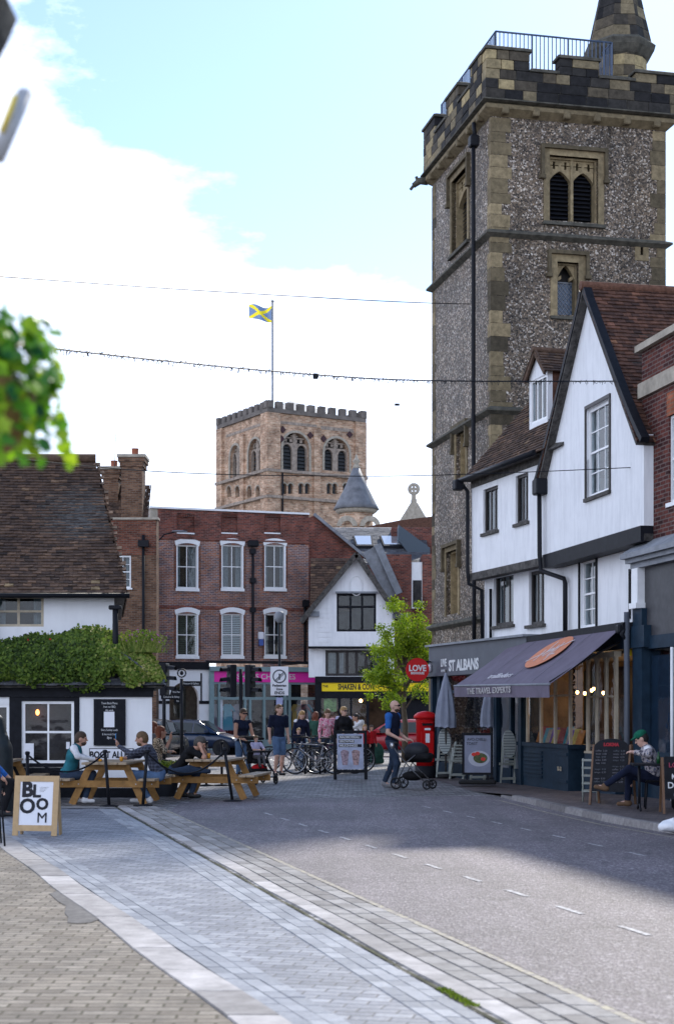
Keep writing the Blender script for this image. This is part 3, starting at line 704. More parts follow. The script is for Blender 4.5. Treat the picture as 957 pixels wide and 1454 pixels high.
# spired stair turret
TT = (4.28, 1.35); 
def turret(mb):
    z = 18.3
    while z < 20.25:
        h = .3
        for k in range(8):
            a = k*math.pi/4+.2; b = a+math.pi/4; mb.cur = min(1, max(0, rg.choice([.15, .35, .45, .6, .75, .8])+rg.uniform(-.1, .1)))
            m_ = (a+b)/2; sp = rg.uniform(.35, .65)
            for (u0, u1) in ((a, a+(b-a)*sp), (a+(b-a)*sp, b)):
                mb.cur = min(1, max(0, mb.cur+rg.uniform(-.2, .2)))
                P = [(TT[0]+r*math.cos(t), TT[1]+r*math.sin(t), zz) for zz in (z+.005, z+h-.005) for r, t in ((.3,u0),(.78,u0),(.78,u1),(.3,u1))]
                mb.add(P, [(3,2,1,0),(4,5,6,7),(0,1,5,4),(1,2,6,5),(2,3,7,6),(3,0,4,7)])
        z += h
blocks('stair_turret', turret, 'ashlar')
mb = MB(); mb.lathe([(.74, 20.05), (.86, 20.15), (1.0, 20.35), (1.04, 20.5), (.93, 20.6)], (TT[0], TT[1], 0), 8, .2); mb.build('turret_cornice', MT['darkstone'], T)
def cone(mb):
    z = 20.58; 
    while z < 24.0:
        h = .33; r0 = .93*(1-(z-20.5)/4.2); r1 = .93*(1-(z+h-20.5)/4.2)
        for k in range(8):
            a = k*math.pi/4+.2; b = a+math.pi/4; s0 = rg.uniform(.3, .7)
            for (u0, u1) in ((a, a+(b-a)*s0), (a+(b-a)*s0, b)):
                mb.cur = min(1, max(0, rg.choice([.12, .3, .42, .55, .66])+rg.uniform(-.1, .1)))
                def q(r, t, zz):
                    f = (t-a)/(b-a); return (TT[0]+r*(math.cos(a)*(1-f)+math.cos(b)*f), TT[1]+r*(math.sin(a)*(1-f)+math.sin(b)*f), zz)
                e = rg.uniform(0, .012)
                P = [q(.02,u0,z), q(r0+e,u0,z+.006), q(r0+e,u1,z+.006), q(.02,u1,z), q(.02,u0,z+h), q(r1+e,u0,z+h-.006), q(r1+e,u1,z+h-.006), q(.02,u1,z+h)]
                mb.add(P, [(3,2,1,0),(4,5,6,7),(0,1,5,4),(1,2,6,5),(2,3,7,6),(3,0,4,7)])
        z += h
blocks('spire', cone, 'ashlar')
# windows of the tower
def stone_frame(mb, x0, x1, z0, z1, w=.17, y=-.03, hood=True):
    for b in ((x0-w, x0, z0-.05, z1+w), (x1, x1+w, z0-.05, z1+w), (x0, x1, z1, z1+w)): mb.cur = rg.uniform(.45, .8); mb.box(b[0], b[1], y, .10, b[2], b[3])
    for b in ((x0-.001, x0+.05, z0, z1), (x1-.05, x1+.001, z0, z1), (x0+.05, x1-.05, z1-.05, z1)): mb.cur = rg.uniform(.5, .9); mb.box(b[0], b[1], .12, .42, b[2], b[3])
def hoodm(mb, x0, x1, z1, drop=.5, w=.17):
    mb.cur = .2
    mb.box(x0-w-.09, x1+w+.09, -.12, .0, z1+w, z1+w+.10); mb.box(x0-w-.09, x0-w, -.12, -.001, z1+w-drop, z1+w); mb.box(x1+w, x1+w+.09, -.12, -.001, z1+w-drop, z1+w)
    mb.box(x0-w-.14, x0-w+.03, -.14, -.002, z1+w-drop-.1, z1+w-drop); mb.box(x1+w-.03, x1+w+.14, -.14, -.002, z1+w-drop-.1, z1+w-drop)
def belfry(x0, x1, z0, z1, left=False, lights=2):
    w = B('window', MT['interior'], T, (x0, x1, .55, .6, z0, z1)); 
    mb = MB(); stone_frame(mb, x0, x1, z0, z1); hoodm(mb, x0, x1, z1, .75)
    mb.cur = .7; zs_ = z0+(z1-z0)*.64; zt = z0+(z1-z0)*.80; n = lights; ww = (x1-x0-.10)/n
    for i in range(n):
        a = x0+.05+i*ww; b = a+ww; mw = .04
        if i: mb.box(a-mw, a+mw, .14, .34, z0, z1-.05)
        aa = a+(mw if i else .02); bb = b-(mw if i < n-1 else .02)
        mb.cur = .75; mb.archfill(aa, bb, zs_, zt+.0, .18, .14, pointed=True)
        # tracery above: bars leaving quatrefoil gaps
        mb.box(aa, bb, .18, .32, zt, zt+.05); mb.box(aa, bb, .18, .32, z1-.10, z1-.05)
        c = (aa+bb)/2; mb.box(c-.035, c+.035, .181, .319, zt+.05, z1-.10)
        h = z1-.10-zt-.05
        for cc in ((aa+c-.035)/2, (bb+c+.035)/2):
            rr = (c-.035-aa)/2
            for k in range(4):
                a_ = math.pi/4+k*math.pi/2
                mb.obox((cc+rr*.95*math.cos(a_), .25, zt+.05+h/2+h*.45*math.sin(a_)), (rr*.42,0,0), (0,.065,0), (0,0,h*.26))
    if left: left_local(mb)
    f = mb.build('window_frame', MT['stone'], w)
    mb = MB()
    for i in range(n):
        a = x0+.05+i*ww+.03; b = a+ww-.06; k = 0; z = z0+.04
        while z < z0+(z1-z0)*.78:
            mb.add([(a,.30,z),(b,.30,z),(b,.42,z+.10),(a,.42,z+.10),(a,.30,z+.02),(b,.30,z+.02),(b,.42,z+.12),(a,.42,z+.12)], [(3,2,1,0),(4,5,6,7),(0,1,5,4),(2,3,7,6)]); z += .115
    if left: left_local(mb)
    mb.build('louvres', MT['black'], w)
    mb = MB(); mb.box(x0-.2, x1+.2, -.10, .3, z0-.14, z0-.051)
    if left: left_local(mb)
    mb.build('sill', MT['darkstone'], w)
    if left:
        m_ = MB(); m_.v = [tuple(v.co) for v in w.data.vertices]; left_local(m_)
        for i, v in enumerate(w.data.vertices): v.co = m_.v[i]
    return w
belfry(bw0, bw1, bwz0, bwz1)
# small cusped window with leaded glass
w = B('window', MT['interior'], T, (cw0, cw1, .55, .6, cwz0, cwz1))
mb = MB(); stone_frame(mb, cw0, cw1, cwz0, cwz1, .2); hoodm(mb, cw0, cw1, cwz1, .55, .2); mb.cur = .7; h_ = cwz1-cwz0
mb.archfill(cw0+.05, cw1-.05, cwz0+h_*.68, cwz1-.04, .16, .16, pointed=True)
for s_ in (-1, 1): mb.obox(((cw0+cw1)/2+s_*.17, .24, cwz0+h_*.73), (.05,0,.03), (0,.05,0), (0,0,.05))
mb.build('window_frame', MT['stone'], w)
B('pane', mat('leaded blue glass', (.06,.09,.14), .15, noise=.4, nscale=8), w, (cw0, cw1, .36, .37, cwz0, cwz0+h_*.66))
mb = MB()
for i in range(-6, 12):
    for s_ in (1, -1):
        xa, za = (cw0 if s_ > 0 else cw1), cwz0+i*.14; wd = (cw1-cw0); q0 = (xa, .35, za); q1 = (xa+s_*wd, .35, za+wd*1.25)
        lo, hi = cwz0, cwz0+h_*.66
        t0 = max(0, (lo-q0[2])/(q1[2]-q0[2])); t1 = min(1, (hi-q0[2])/(q1[2]-q0[2]))
        if t1 > t0: mb.bar([q0[k]+(q1[k]-q0[k])*t0 for k in range(3)], [q0[k]+(q1[k]-q0[k])*t1 for k in range(3)], .012, .012)
mb.box(cw0+.03, cw1-.03, .33, .36, cwz0+h_*.66, cwz0+h_*.66+.04)
mb.build('leading', MT['lead'], w); B('sill', MT['darkstone'], w, (cw0-.2, cw1+.2, -.08, .3, cwz0-.13, cwz0-.051))
w = B('window', MT['interior'], T, (sl0, sl1, .5, .55, slz0, slz1)); mb = MB(); mb.cur = .6
for b in ((sl0-.16, sl0, slz0-.15, slz1+.15), (sl1, sl1+.16, slz0-.15, slz1+.15), (sl0, sl1, slz1, slz1+.15), (sl0, sl1, slz0-.15, slz0)): mb.box(b[0], b[1], -.02, .1, b[2], b[3])
mb.build('window_frame', MT['stone'], w)
belfry(*lw[0], left=True, lights=1)
for q in lw[1:]:
    w = B('window', MT['interior'], T, (0,0.01,0,.01,0,.01)); w.data.clear_geometry()
    mb = MB(); mb.box(q[0], q[1], .5, .55, q[2], q[3]); left_local(mb); w.data.from_pydata(mb.v, [], mb.f)
    mb = MB(); stone_frame(mb, q[0], q[1], q[2], q[3], .14); hoodm(mb, q[0], q[1], q[3], .6, .14); mb.cur = .8; mb.box(q[0]+.05, q[1]-.05, .34, .4, q[2], q[3]-.05)
    left_local(mb); mb.build('window_frame', MT['stone'], w)
# gargoyle at the back-left corner, drainpipes
mb = MB(); mb.tube([(-.15, TDD+.1, 17.95), (-.35, TDD+.25, 17.98), (-.52, TDD+.34, 17.85)], [.14, .11, .08], 7); mb.tube([(-.4, TDD+.26, 18.0), (-.44, TDD+.26, 18.12)], .05, 5); mb.tube([(-.52, TDD+.34, 17.85), (-.6, TDD+.38, 17.74)], .05, 5); mb.build('gargoyle', MT['darkstone'], T)
yp_ = tl(684)
pipe(T, [(-.24, yp_, 17.2), (-.24, yp_, zs2+.2), (-.24, yp_, zs2-.1), (-.24, yp_, zs3), (-.22, yp_, zs4+.3), (-.22, yp_, 3)], .06)
mb = MB(); mb.box(-.36, -.10, yp_-.14, yp_+.14, 17.2, 17.5, bev=.03); mb.tube([(-.2, yp_, 17.5), (-.2, yp_+.1, 17.9)], .06); mb.build('rainwater_head', MT['blackm'], T)
# ================================================================== left range on the right side (white upper storeys, dark cafe front)
HL = Fac((3.16, 36.3), (1.21, -3.9)); LL = 4.083
A = thing('rendered_house', 'white rendered jettied house with dormer and dark cafe front beside the tower', 'house', (3.16, 36.3, 0), HL.rz)
JZ, EZ, FZ = 4.85, 7.12, 3.22
def hw(a, b, c, d, f=HL, off=0):   # window rectangle from pixels: left, right, bottom row at centre, top row at centre
    return (f.x(a, off), f.x(b, off), f.z((a+b)/2, c, off), f.z((a+b)/2, d, off))
w1 = hw(686, 707, 755, 692); w2 = hw(732, 750, 742, 673)
mb = MB(); mb.wall(0, LL-.02, JZ, EZ, [w1, w2], 0, .25); mb.box(0, .25, .25, 3.6, JZ, EZ); mb.prism([(0, .0, EZ), (0, 3.6, EZ), (0, 1.8, EZ+2.1)], (.24, 0, 0))
mb.build('upper_wall', MT['white'], A)
B('jetty_beam', MT['timber'], A, (-.03, LL-.02, -.04, .22, JZ-.17, JZ-.002))
v1 = hw(701, 729, 888, 815, off=.3); v2 = hw(751, 773, 887, 810, off=.3)
mb = MB(); mb.wall(.05, LL+.4, FZ, JZ-.17, [v1, v2], .3, .22); mb.box(.05, .3, .52, 3.6, 0, JZ-.17); mb.box(.0, LL, .0, 3.6, JZ-.165, JZ-.03); mb.build('first_floor_wall', MT['white'], A)
for q in (w1, w2): 
    w = sash(A, *q, y=.05, fm='brown', nx=3, nz=1, fr=.06, bar=.05, meet=False, cur='curtain', sill='timber')
for q in (v1, v2): sash(A, *q, y=.36, fm='brown', nx=3, nz=1, fr=.07, bar=.05, meet=False, cur='curtain', sill=None)
for q in (v1, v2): B('sill', MT['timber'], A, (q[0]-.08, q[1]+.08, .22, .36, q[2]-.07, q[2]-.002))
# roof
mb = MB(); sl_ = Vector((0, 1.9, 2.15)).normalized(); rl = 2.87
tiles(mb, (-.12, -.22, EZ-.1), (1, 0, 0), sl_, LL+.5, rl+.25, rseed=1, sag=.03)
rf = mb.build('roof', MT['tile'], A)
mb = MB(); mb.prism([(-.1, -.18, EZ-.12), (-.1, 1.85, EZ+2.18), (-.1, 3.9, EZ-.1)], (LL+1.2, 0, 0)); mb.build('roof_deck', MT['timber'], rf)
mb = MB(); mb.tube([(-.15, -.28, EZ-.10), (LL+.02, -.28, EZ-.10)], .06, 8); mb.build('gutter', MT['blackm'], A)
B('eaves_board', MT['timber'], A, (0, LL-.05, -.03, -.001, EZ-.28, EZ-.06))
pipe(A, [(-.08, -.26, EZ-.12), (-.02, -.10, EZ-.35), (-.02, -.10, JZ+.05), (.05, -.1, JZ-.25), (.12, .2, JZ-.4), (.12, .22, FZ)])
mb = MB(); mb.box(-.22, .02, -.42, -.2, EZ-.32, EZ-.08, bev=.03); mb.build('rainwater_head', MT['blackm'], A)
pipe(A, [(.55, .24, JZ-.4), (.55, .24, FZ+.02)], .035)
# dormer
d0, d1 = HL.x(753, .55), HL.x(776, .55); dz0, dz1 = HL.z(765, 598, .55), HL.z(765, 536, .55); dza = HL.z(765, 500, .55)
D = MB(); D.wall(d0-.05, d1+.05, dz0-.15, dz1+.12, [(d0, d1, dz0, dz1)], .55, .12); D.prism([(d0-.05, .55, dz1+.12), (d1+.05, .55, dz1+.12), ((d0+d1)/2, .55, dza)], (0, .12, 0))
dm = D.build('dormer', MT['white'], A)
B('dormer_cheeks', MT['tilered'], dm, (d0-.05, d0+.03, .67, 2.4, dz0-.1, dz1+.1), (d1-.03, d1+.05, .67, 2.4, dz0-.1, dz1+.1))
sash(A, d0, d1, dz0, dz1, y=.57, fm='wpaint', nx=3, nz=1, fr=.05, bar=.04, meet=False, sill=None)
mc = (d0+d1)/2
mb = MB()
for s_ in (-1, 1):
    ed = Vector((s_*((d1-d0)/2+.16), 0, dz1-dza)); L_ = ed.length; ed.normalize()
    tiles(mb, (mc+s_*((d1-d0)/2+.17), .42, dz1+.02), (0, 1, 0), -ed, 2.6, L_+.02, rseed=5+s_)
    mb.bar((mc+s_*((d1-d0)/2+.12), .46, dz1+.0), (mc, .46, dza+.03), .05, .10)
mb.cur = .5; mb.tube([(mc, .4, dza+.06), (mc, 3.0, dza+.06)], .07, 8)
mb.build('dormer_roof', MT['tile'], dm)
# cafe front
cx0, cx1 = HL.x(613), HL.x(752)
B('cornice', MT['lead'], A, (cx0-.08, cx1, -.16, .3, FZ, FZ+.05))
B('fascia', MT['greyblue'], A, (cx0, cx1, -.08, .1, 2.55, FZ-.001), (cx0-.03, cx1, -.12, .1, 2.48, 2.549), (cx0, cx0+.2, .1, 2.6, 2.5, FZ-.001))
fx0 = HL.x(633)
text('ST ALBANS', 'lettering', MT['chalk'], A, .36, (HL.x(658, -.08), -.085, HL.z(658, 945, -.08)), sx=1.05, off=.012)
text('LIVE', 'lettering', MT['chalk'], A, .26, (HL.x(630, -.08), -.085, HL.z(630, 942, -.08)), sx=.8, off=.006)
text('BREWHOUSE', 'lettering', MT['chalk'], A, .08, (HL.x(630, -.08), -.085, HL.z(630, 953, -.08)), sx=.7)
mb = MB(); mb.box(cx0, cx0+.12, -.03, .1, 0, 2.48); mb.box(cx0+.3, cx0+.5, .02, .12, 0, 2.48); mb.box(cx1-1.9, cx1-1.75, -.03, .1, 0, 2.48); mb.box(cx1-.55, cx1-.4, -.03, .1, 0, 2.48); mb.box(cx1-1.1, cx1-1.0, 0, .1, 0, 2.48)
mb.box(cx0+.5, cx1-.4, .02, .1, 0, .35); mb.box(cx0+.5, cx1-.4, .02, .1, 2.05, 2.12)
mb.build('shopfront', MT['navy'], A)
B('pane', MT['glassd'], A, (cx0+.3, cx1-.1, .055, .06, .35, 2.48))
B('back_wall', mat('dark cafe interior', (.03,.045,.05), .8, noise=.5, nscale=2), A, (cx0, cx1, 1.5, 1.6, 0, 2.5), (cx0, cx0+.1, .1, 1.5, 0, 2.5))
B('return_wall', MT['flint'], A, (cx0+.1, cx0+.3, .35, 2.6, 0, 2.5)); B('back_roof', MT['lead'], A, (cx0+.2, .2, .3, 2.6, FZ-.1, FZ-.02))
B('stone_pier', MT['stone'], A, (cx0-.16, cx0-.005, -.02, .3, 0, 2.9))
B('alarm_box', MT['paper'], A, (cx0+.02, cx0+.2, -.14, -.081, 2.6, 2.78, ), bev=.02)
S1 = thing('hanging_sign', 'round red disc sign reading LOVE projecting beside the dark cafe fascia', 'sign', (HL.o[0]+HL.d[0]*cx0, HL.o[1]+HL.d[1]*cx0, 0), 0)
mb = MB(); cs = (X(593, 38.3)-S1.location.x, -.4, Z(951, 38.3)); rr = .29
mb.tube([(cs[0], cs[1]-.04, cs[2]), (cs[0], cs[1]+.04, cs[2])], rr, 40); mb.build('disc', MT['redp'], S1)
text('LOVE', 'lettering', MT['chalk'], S1, .21, (cs[0], cs[1]-.043, cs[2]+.03), sx=.85, off=.006); text('BREWHOUSE', 'lettering', MT['chalk'], S1, .08, (cs[0], cs[1]-.043, cs[2]-.09), sx=.7, off=.003)
mb = MB(); mb.tube([(cs[0]+.2, cs[1], cs[2]+.2), (.06, -.0, cs[2]+.2)], .02); mb.tube([(cs[0]+.2, cs[1], cs[2]-.2), (.06, -.0, cs[2]-.2)], .02); mb.build('bracket', MT['blackm'], S1)
# ================================================================== gabled house with travel shop
HG = Fac((4.37, 32.4), (1.03, -5.14)); GL = 5.242
G = thing('gabled_house', 'tall white gabled house with travel shop and brown awning right of the tower', 'house', (4.37, 32.4, 0), HG.rz)
ax_ = HG.x(838); az = HG.z(838, 416); fz_ = 6.5; hwid = ax_
gx = hw(833, 866, 702, 573, HG)
mb = MB(); mb.wall(0, GL, JZ+.04, fz_, [gx] if False else [], 0, .25)
mb = MB()
# gable wall: rectangle grid up to the window top then sloping sides by polygons
gw0, gw1, gwz0, gwz1 = gx
def edge(z): # half width of the gable at height z
    return max(0, (az-z)/(az-fz_))*hwid
mb.wall(0, GL, JZ+.04, fz_, [(gw0, gw1, gwz0, fz_)] if gwz0 < fz_ else [], 0, .25)
zz0 = max(fz_, gwz0)
def quad(a, b, c, d, z0, z1):
    mb.poly([(a, 0, z0), (b, 0, z0), (d, 0, z1), (c, 0, z1)]); mb.poly([(b, .25, z0), (a, .25, z0), (c, .25, z1), (d, .25, z1)])
L = lambda z: ax_-edge(z); Rr = lambda z: min(GL, ax_+edge(z))
quad(L(fz_), gw0, L(gwz1), gw0, fz_, gwz1); quad(gw1, Rr(fz_), gw1, Rr(gwz1), fz_, gwz1); quad(L(gwz1), Rr(gwz1), ax_, ax_, gwz1, az)
mb.poly([(gw0, 0, gwz0), (gw0, .25, gwz0), (gw0, .25, gwz1), (gw0, 0, gwz1)]); mb.poly([(gw1, .25, gwz0), (gw1, 0, gwz0), (gw1, 0, gwz1), (gw1, .25, gwz1)]); mb.poly([(gw0, .25, gwz1), (gw1, .25, gwz1), (gw1, 0, gwz1), (gw0, 0, gwz1)])
mb.box(0, .2, .25, 7, JZ+.04, fz_); 
mb.build('gable_wall', MT['white'], G)
sash(G, *gx, y=.05, fm='wpaint', nx=3, nz=4, fr=.07, sill='timber')
mb = MB(); q = gx; mb.box(q[0]-.05, q[0]-.001, -.03, .1, q[2]-.05, q[3]+.06); mb.box(q[1]+.001, q[1]+.05, -.03, .1, q[2]-.05, q[3]+.06); mb.box(q[0]-.05, q[1]+.05, -.031, .1, q[3]+.001, q[3]+.07); mb.build('window_surround', MT['brown'], G)
B('jetty_beam', MT['black'], G, (-.06, GL, -.06, .24, JZ-.24, JZ+.038)); 
g1 = hw(824, 847, 891, 794, HG, .3); g2 = hw(896, 912, 875, 810, HG, .3)
mb = MB(); mb.wall(.45, GL+.2, 3.15, JZ-.24, [g1, g2], .3, .22); mb.build('first_floor_wall', MT['white'], G); B('ceiling', MT['timber'], G, (.0, GL, .0, 6, JZ-.23, JZ-.1)); B('party_wall', MT['white'], G, (.2, .45, .3, 3, 3.1, JZ-.24))
for q in (g1, g2): sash(G, *q, y=.36, fm='wpaint', nx=2, nz=4, fr=.06, sill=None, cur=None)
mb = MB()
for q in (g1, g2):
    for b in ((q[0]-.06, q[0]-.001, q[2]-.03, q[3]+.05), (q[1]+.001, q[1]+.06, q[2]-.03, q[3]+.05), (q[0]-.001, q[1]+.001, q[3], q[3]+.05)): mb.box(b[0], b[1], .27, .4, b[2], b[3])
mb.build('window_surround', MT['black'], G)
# two roof slopes
depth = 9.0
for s_ in (-1, 1):
    foot = Vector((ax_+s_*(hwid+.14), -.18, fz_-.14*(az-fz_)/hwid+.02)); top = Vector((ax_, -.18, az+.12)); v_ = (top-foot); L_ = v_.length; v_.normalize()
    mb = MB(); tiles(mb, foot, (0, 1, 0), v_, depth, L_+.02, tw=.165, th=.105, rseed=20+s_, sag=.04)
    if s_ > 0: mb.cur = .6; mb.tube([(ax_, -.2, az+.14), (ax_, depth, az+.14)], .09, 8)
    r_ = mb.build('roof', MT['tilered'], G)
    mb = MB(); nn = Vector((v_.z, 0, -v_.x))*(.05 if s_ < 0 else -.05)
    mb.obox((foot+top)/2+Vector((0, depth/2, 0))+nn, v_*L_/2, (0, depth/2-.02, 0), nn*.6); mb.build('roof_deck', MT['timber'], r_)
    mb = MB(); pts = [ (ax_+s_*(edge(z)+.09+.10*((1-(z-fz_)/(az-fz_))**6)), -.10, z-.0) for z in [fz_-.15+(az+.05-fz_+.15)*i/14 for i in range(15)]]
    for a, b in zip(pts, pts[1:]): mb.bar(a, b, .10, .16, up=(0, 1, 0))
    mb.build('bargeboard', MT['black'], G)
mb = MB(); mb.box(-.22, .10, -.24, .1, fz_-.35, fz_-.02, bev=.03); mb.build('rainwater_head', MT['blackm'], G)
pipe(G, [(-.05, -.13, fz_-.3), (-.03, -.13, JZ+.05), (.05, -.13, JZ-.3), (.55, .2, JZ-.5), (.62, .2, JZ-.6), (.62, .2, 3.2)], .05)
# shopfront below: bay windows, stall riser, cream joinery
bx0 = HG.x(749)-.05; bx1 = HG.x(838)
navy = MT['navy']
sw0, sw1 = HG.x(752), HG.x(813); sz0, sz1 = .95, 2.62
mb = MB(); mb.box(sw0-.45, sw1+.02, -.10, .25, 0, sz0-.08); mb.box(sw0-.5, sw1+.1, -.14, .25, sz0-.081, sz0); mb.box(sw0-.5, sw0-.12, -.1, .3, sz0, 3.0); mb.box(sw0-.5, GL, .0, .3, 2.75, 3.14)
for i in range(7): mb.box(sw0-.05, sw0+1.15, -.13, -.101, .22+i*.085, .27+i*.085)
mb.box(sw1-.75, sw1-.02, -.125, -.101, .18, .24); mb.box(sw1-.75, sw1-.02, -.125, -.101, .72, .78)
mb.build('stall_riser', navy, G)
def mull(x0, x1, n, z0, z1, y, par, arch=True):
    mb = MB()
    for i in range(n+1):
        x = x0+(x1-x0)*i/n; mb.box(x-.04, x+.04, y-.01, y+.045, z0, z1)
        if i < n:
            a = x+.045; b = x0+(x1-x0)*(i+1)/n-.045
            if arch: mb.archfill(a, b, z1-.16, z1, y, .04)
            mb.box(a, b, y+.0, y+.05, z0+(z1-z0)*.58, z0+(z1-z0)*.58+.03)
    mb.box(x0-.045, x1+.045, y-.04, y+.1, z1, z1+.1); mb.box(x0-.045, x1+.045, y-.05, y+.1, z0-.04, z0)
    w = mb.build('shop_window', MT['cream'], par); B('pane', MT['glassd'], w, (x0, x1, y+.02, y+.025, z0, z1)); return w
mull(sw0, sw1, 3, sz0, sz1, -.06, G)
de0, de1 = HG.x(818), HG.x(838)          # recessed door between the two windows
ws0, ws1 = HG.x(838), HG.x(878)
mull(ws0, ws1, 3, sz0-.1, sz1, -.06, G)
B('stall_riser', navy, G, (ws0-.05, ws1+.1, -.1, .25, 0, sz0-.141))
dd = B('door', MT['brown'], G, (sw1+.2, ws0-.1, .85, .9, 0, 2.5)); B('pane', MT['glassd'], dd, (sw1+.3, ws0-.2, .83, .845, .5, 2.4))
mb = MB(); mb.poly([(sw1+.02, 0, sz0), (sw1+.3, .85, sz0), (sw1+.3, .85, sz1), (sw1+.02, 0, sz1)]); mb.build('side_pane', MT['glassd'], G)
B('shop_ceiling', mat('shop ceiling', (.12,.10,.08), .9), G, (sw0-.4, GL, .3, 3.0, 2.7, 2.75)); B('shop_back_wall', mat('shop back wall', (.13,.09,.05), .9, noise=.6, nscale=3), G, (sw0-.4, GL, 3, 3.1, 0, 2.7), (sw0-.45, sw0-.35, .3, 3, 0, 2.7)); B('shop_floor', MT['timber'], G, (sw0-.4, GL, .3, 3, .02, .06))
B('display_shelf', MT['cream'], G, (sw0, sw1, .1, .5, .9, .94))
ORD = 'first second third fourth fifth sixth seventh eighth ninth tenth eleventh twelfth thirteenth'.split()
lampm = mat('warm lamp', (1,.6,.25), emit=(1,.50,.16), es=9)
rg2 = random.Random(11); bcs = [(.55,.22,.06), (.35,.06,.05), (.08,.35,.40), (.45,.38,.28), (.22,.12,.38), (.55,.42,.10)]
bms = [mat('brochure cover', c, .5, noise=.3, nscale=12) for c in bcs]
for i in range(13):
    xx = sw0+.10+i*(sw1-sw0-.2)/12; h = rg2.uniform(.28, .36)
    mb = MB(); mb.obox((xx, .22+rg2.uniform(-.03, .03), .94+h/2), (.085*math.cos(.5), .085*math.sin(.5), 0), (-.006, .01, 0), (0, .05, h/2))
    o = mb.build('brochure', bms[i % 6]); o.location = G.location; o.rotation_euler = G.rotation_euler
    tag(o, ['orange', 'dark red', 'teal', 'beige', 'purple', 'mustard'][i % 6]+' travel brochure in the travel shop window, '+ORD[i]+' from the left', 'brochure', 'brochures in the travel shop window')
for i, (xx, yy, zz) in enumerate([(sw0+.5, .9, 2.02), (sw0+.68, 1.0, 2.0), (sw0+1.35, .9, 2.05), (sw0+1.5, 1.1, 2.0), (sw0+1.62, .85, 2.08), (ws0+.5, 1.4, 2.2), (ws0+1.2, 1.5, 2.25), (sw1-.1, 1.6, 2.2)]):
    t_ = thing('pendant_lamp', ORD[i]+' small warm glowing bulb from the left inside the travel shop', 'lamp', tuple(G.matrix_basis @ Vector((xx, yy, zz))), HG.rz, 'lit bulbs inside the travel shop')
    mb = MB(); mb.ellipsoid((0,0,0), (.032,.032,.04), 10, 6); mb.build('bulb', lampm, t_)
    if i in (1, 3, 5, 7):
        ld = bpy.data.lights.new('bulb_light', 'POINT'); ld.energy = 5; ld.color = (1, .62, .3); ld.shadow_soft_size = .05; lo_ = bpy.data.objects.new('bulb_light', ld); COL.objects.link(lo_); lo_.parent = t_; lo_.location = (0, 0, -.08)
    mb = MB(); mb.tube([(0,0,.03), (0,0,2.68-zz)], .006, 5); mb.lathe([(.018,.03),(.022,.05),(.012,.09)], (0,0,0), 8); mb.build('flex', MT['black'], t_)
text('TRAILFINDERS', 'lettering', MT['black'], G, .2, (sw1+.12, -.02, 1.95), rot=(math.pi/2, math.pi/2, 0), sx=1.0, off=.006)
text('81-83', 'lettering', MT['cream'], G, .13, (sw1-.42, -.128, .45), sx=.8)
# awning
a0, a1 = HG.x(736), HG.x(890); az0 = 3.12; pr = 1.35
fz0, fz1 = 2.17, 2.10
awm = mat('brown grey awning canvas', (.125,.105,.145), .75, noise=.18, nscale=3, bump=.12, bscale=2)
mb = MB(); n = 24; m_ = 6
def ap(i, j, th=0): 
    u = i/n; f = j/m_; x = a0+(a1-a0)*u; 
    return (x, -.12-pr*f, az0+(fz0+(fz1-fz0)*u-az0)*f-.04*math.sin(math.pi*f)-th)
for i in range(n):
    for j in range(m_): mb.poly([ap(i, j+1), ap(i+1, j+1), ap(i+1, j), ap(i, j)]); mb.poly([ap(i, j, .006), ap(i+1, j, .006), ap(i+1, j+1, .006), ap(i, j+1, .006)])
aw = mb.build('awning', awm, G)
mb = MB()
for i in range(n):
    xa, xb = a0+(a1-a0)*i/n, a0+(a1-a0)*(i+1)/n; za = fz0+(fz1-fz0)*i/n; zb_ = fz0+(fz1-fz0)*(i+1)/n; wv = lambda x: .012*math.sin(x*9)
    mb.add([(xa,-.125-pr,za),(xb,-.125-pr,zb_),(xb,-.125-pr+wv(xb),zb_-.24),(xa,-.125-pr+wv(xa),za-.24),(xa,-.119-pr,za),(xb,-.119-pr,zb_),(xb,-.119-pr+wv(xb),zb_-.24),(xa,-.119-pr+wv(xa),za-.24)], [(0,3,2,1),(4,5,6,7),(3,7,6,2)])
mb.build('valance', awm, aw)
for s_, x_ in ((0, a0+.1), (1, a1-.1)):
    mb = MB(); mb.tube([(x_, -.1, az0-.25), (x_, -.75, 2.65-.1), (x_, -pr-.08, fz0-.03)], .02); mb.build('awning_arm', MT['blackm'], aw)
mb = MB(); mb.tube([(a0, -.12-pr, fz0-.0), (a1, -.12-pr, fz1-.0)], .022); mb.build('front_bar', MT['lead'], aw)
for k in (.28, .55, .8):
    mb = MB(); i = k*n
    mb.bar(Vector(ap(i, 0))+Vector((0,-.01,.006)), Vector(ap(i, m_))+Vector((0,.02,.006)), .012, .004, up=(0, -.6, .8)); mb.build('seam', MT['greyblue'], aw)
B('awning_box', MT['black'], G, (a0-.1, a1+.2, -.16, .3, az0-.03, az0+.10))
sl_aw = math.atan2(az0-2.14, pr)
text('THE TRAVEL EXPERTS', 'lettering', mat('awning lettering', (.42,.40,.40), .8), aw, .17, ((a0+a1)/2-.55, -.145-pr, 2.03), sx=1.75, off=.004, spacing=1.05)
lm = mat('orange awning roundel', (.58,.22,.12), .8, noise=.15, nscale=10)
mb = MB(); cxa, cfa = a0+(a1-a0)*.60, .36; P = []
for k in range(36):
    a = k*math.pi/18; P.append(Vector((cxa+.78*math.cos(a), -.12-pr*cfa-.42*math.sin(a), 0)))
P = [(p_.x, p_.y, az0+(2.14-az0)*((-.12-p_.y)/pr)+.01) for p_ in P]
mb.prism(P, (0,0,.006)); mb.build('roundel', lm, aw)
mb = MB()
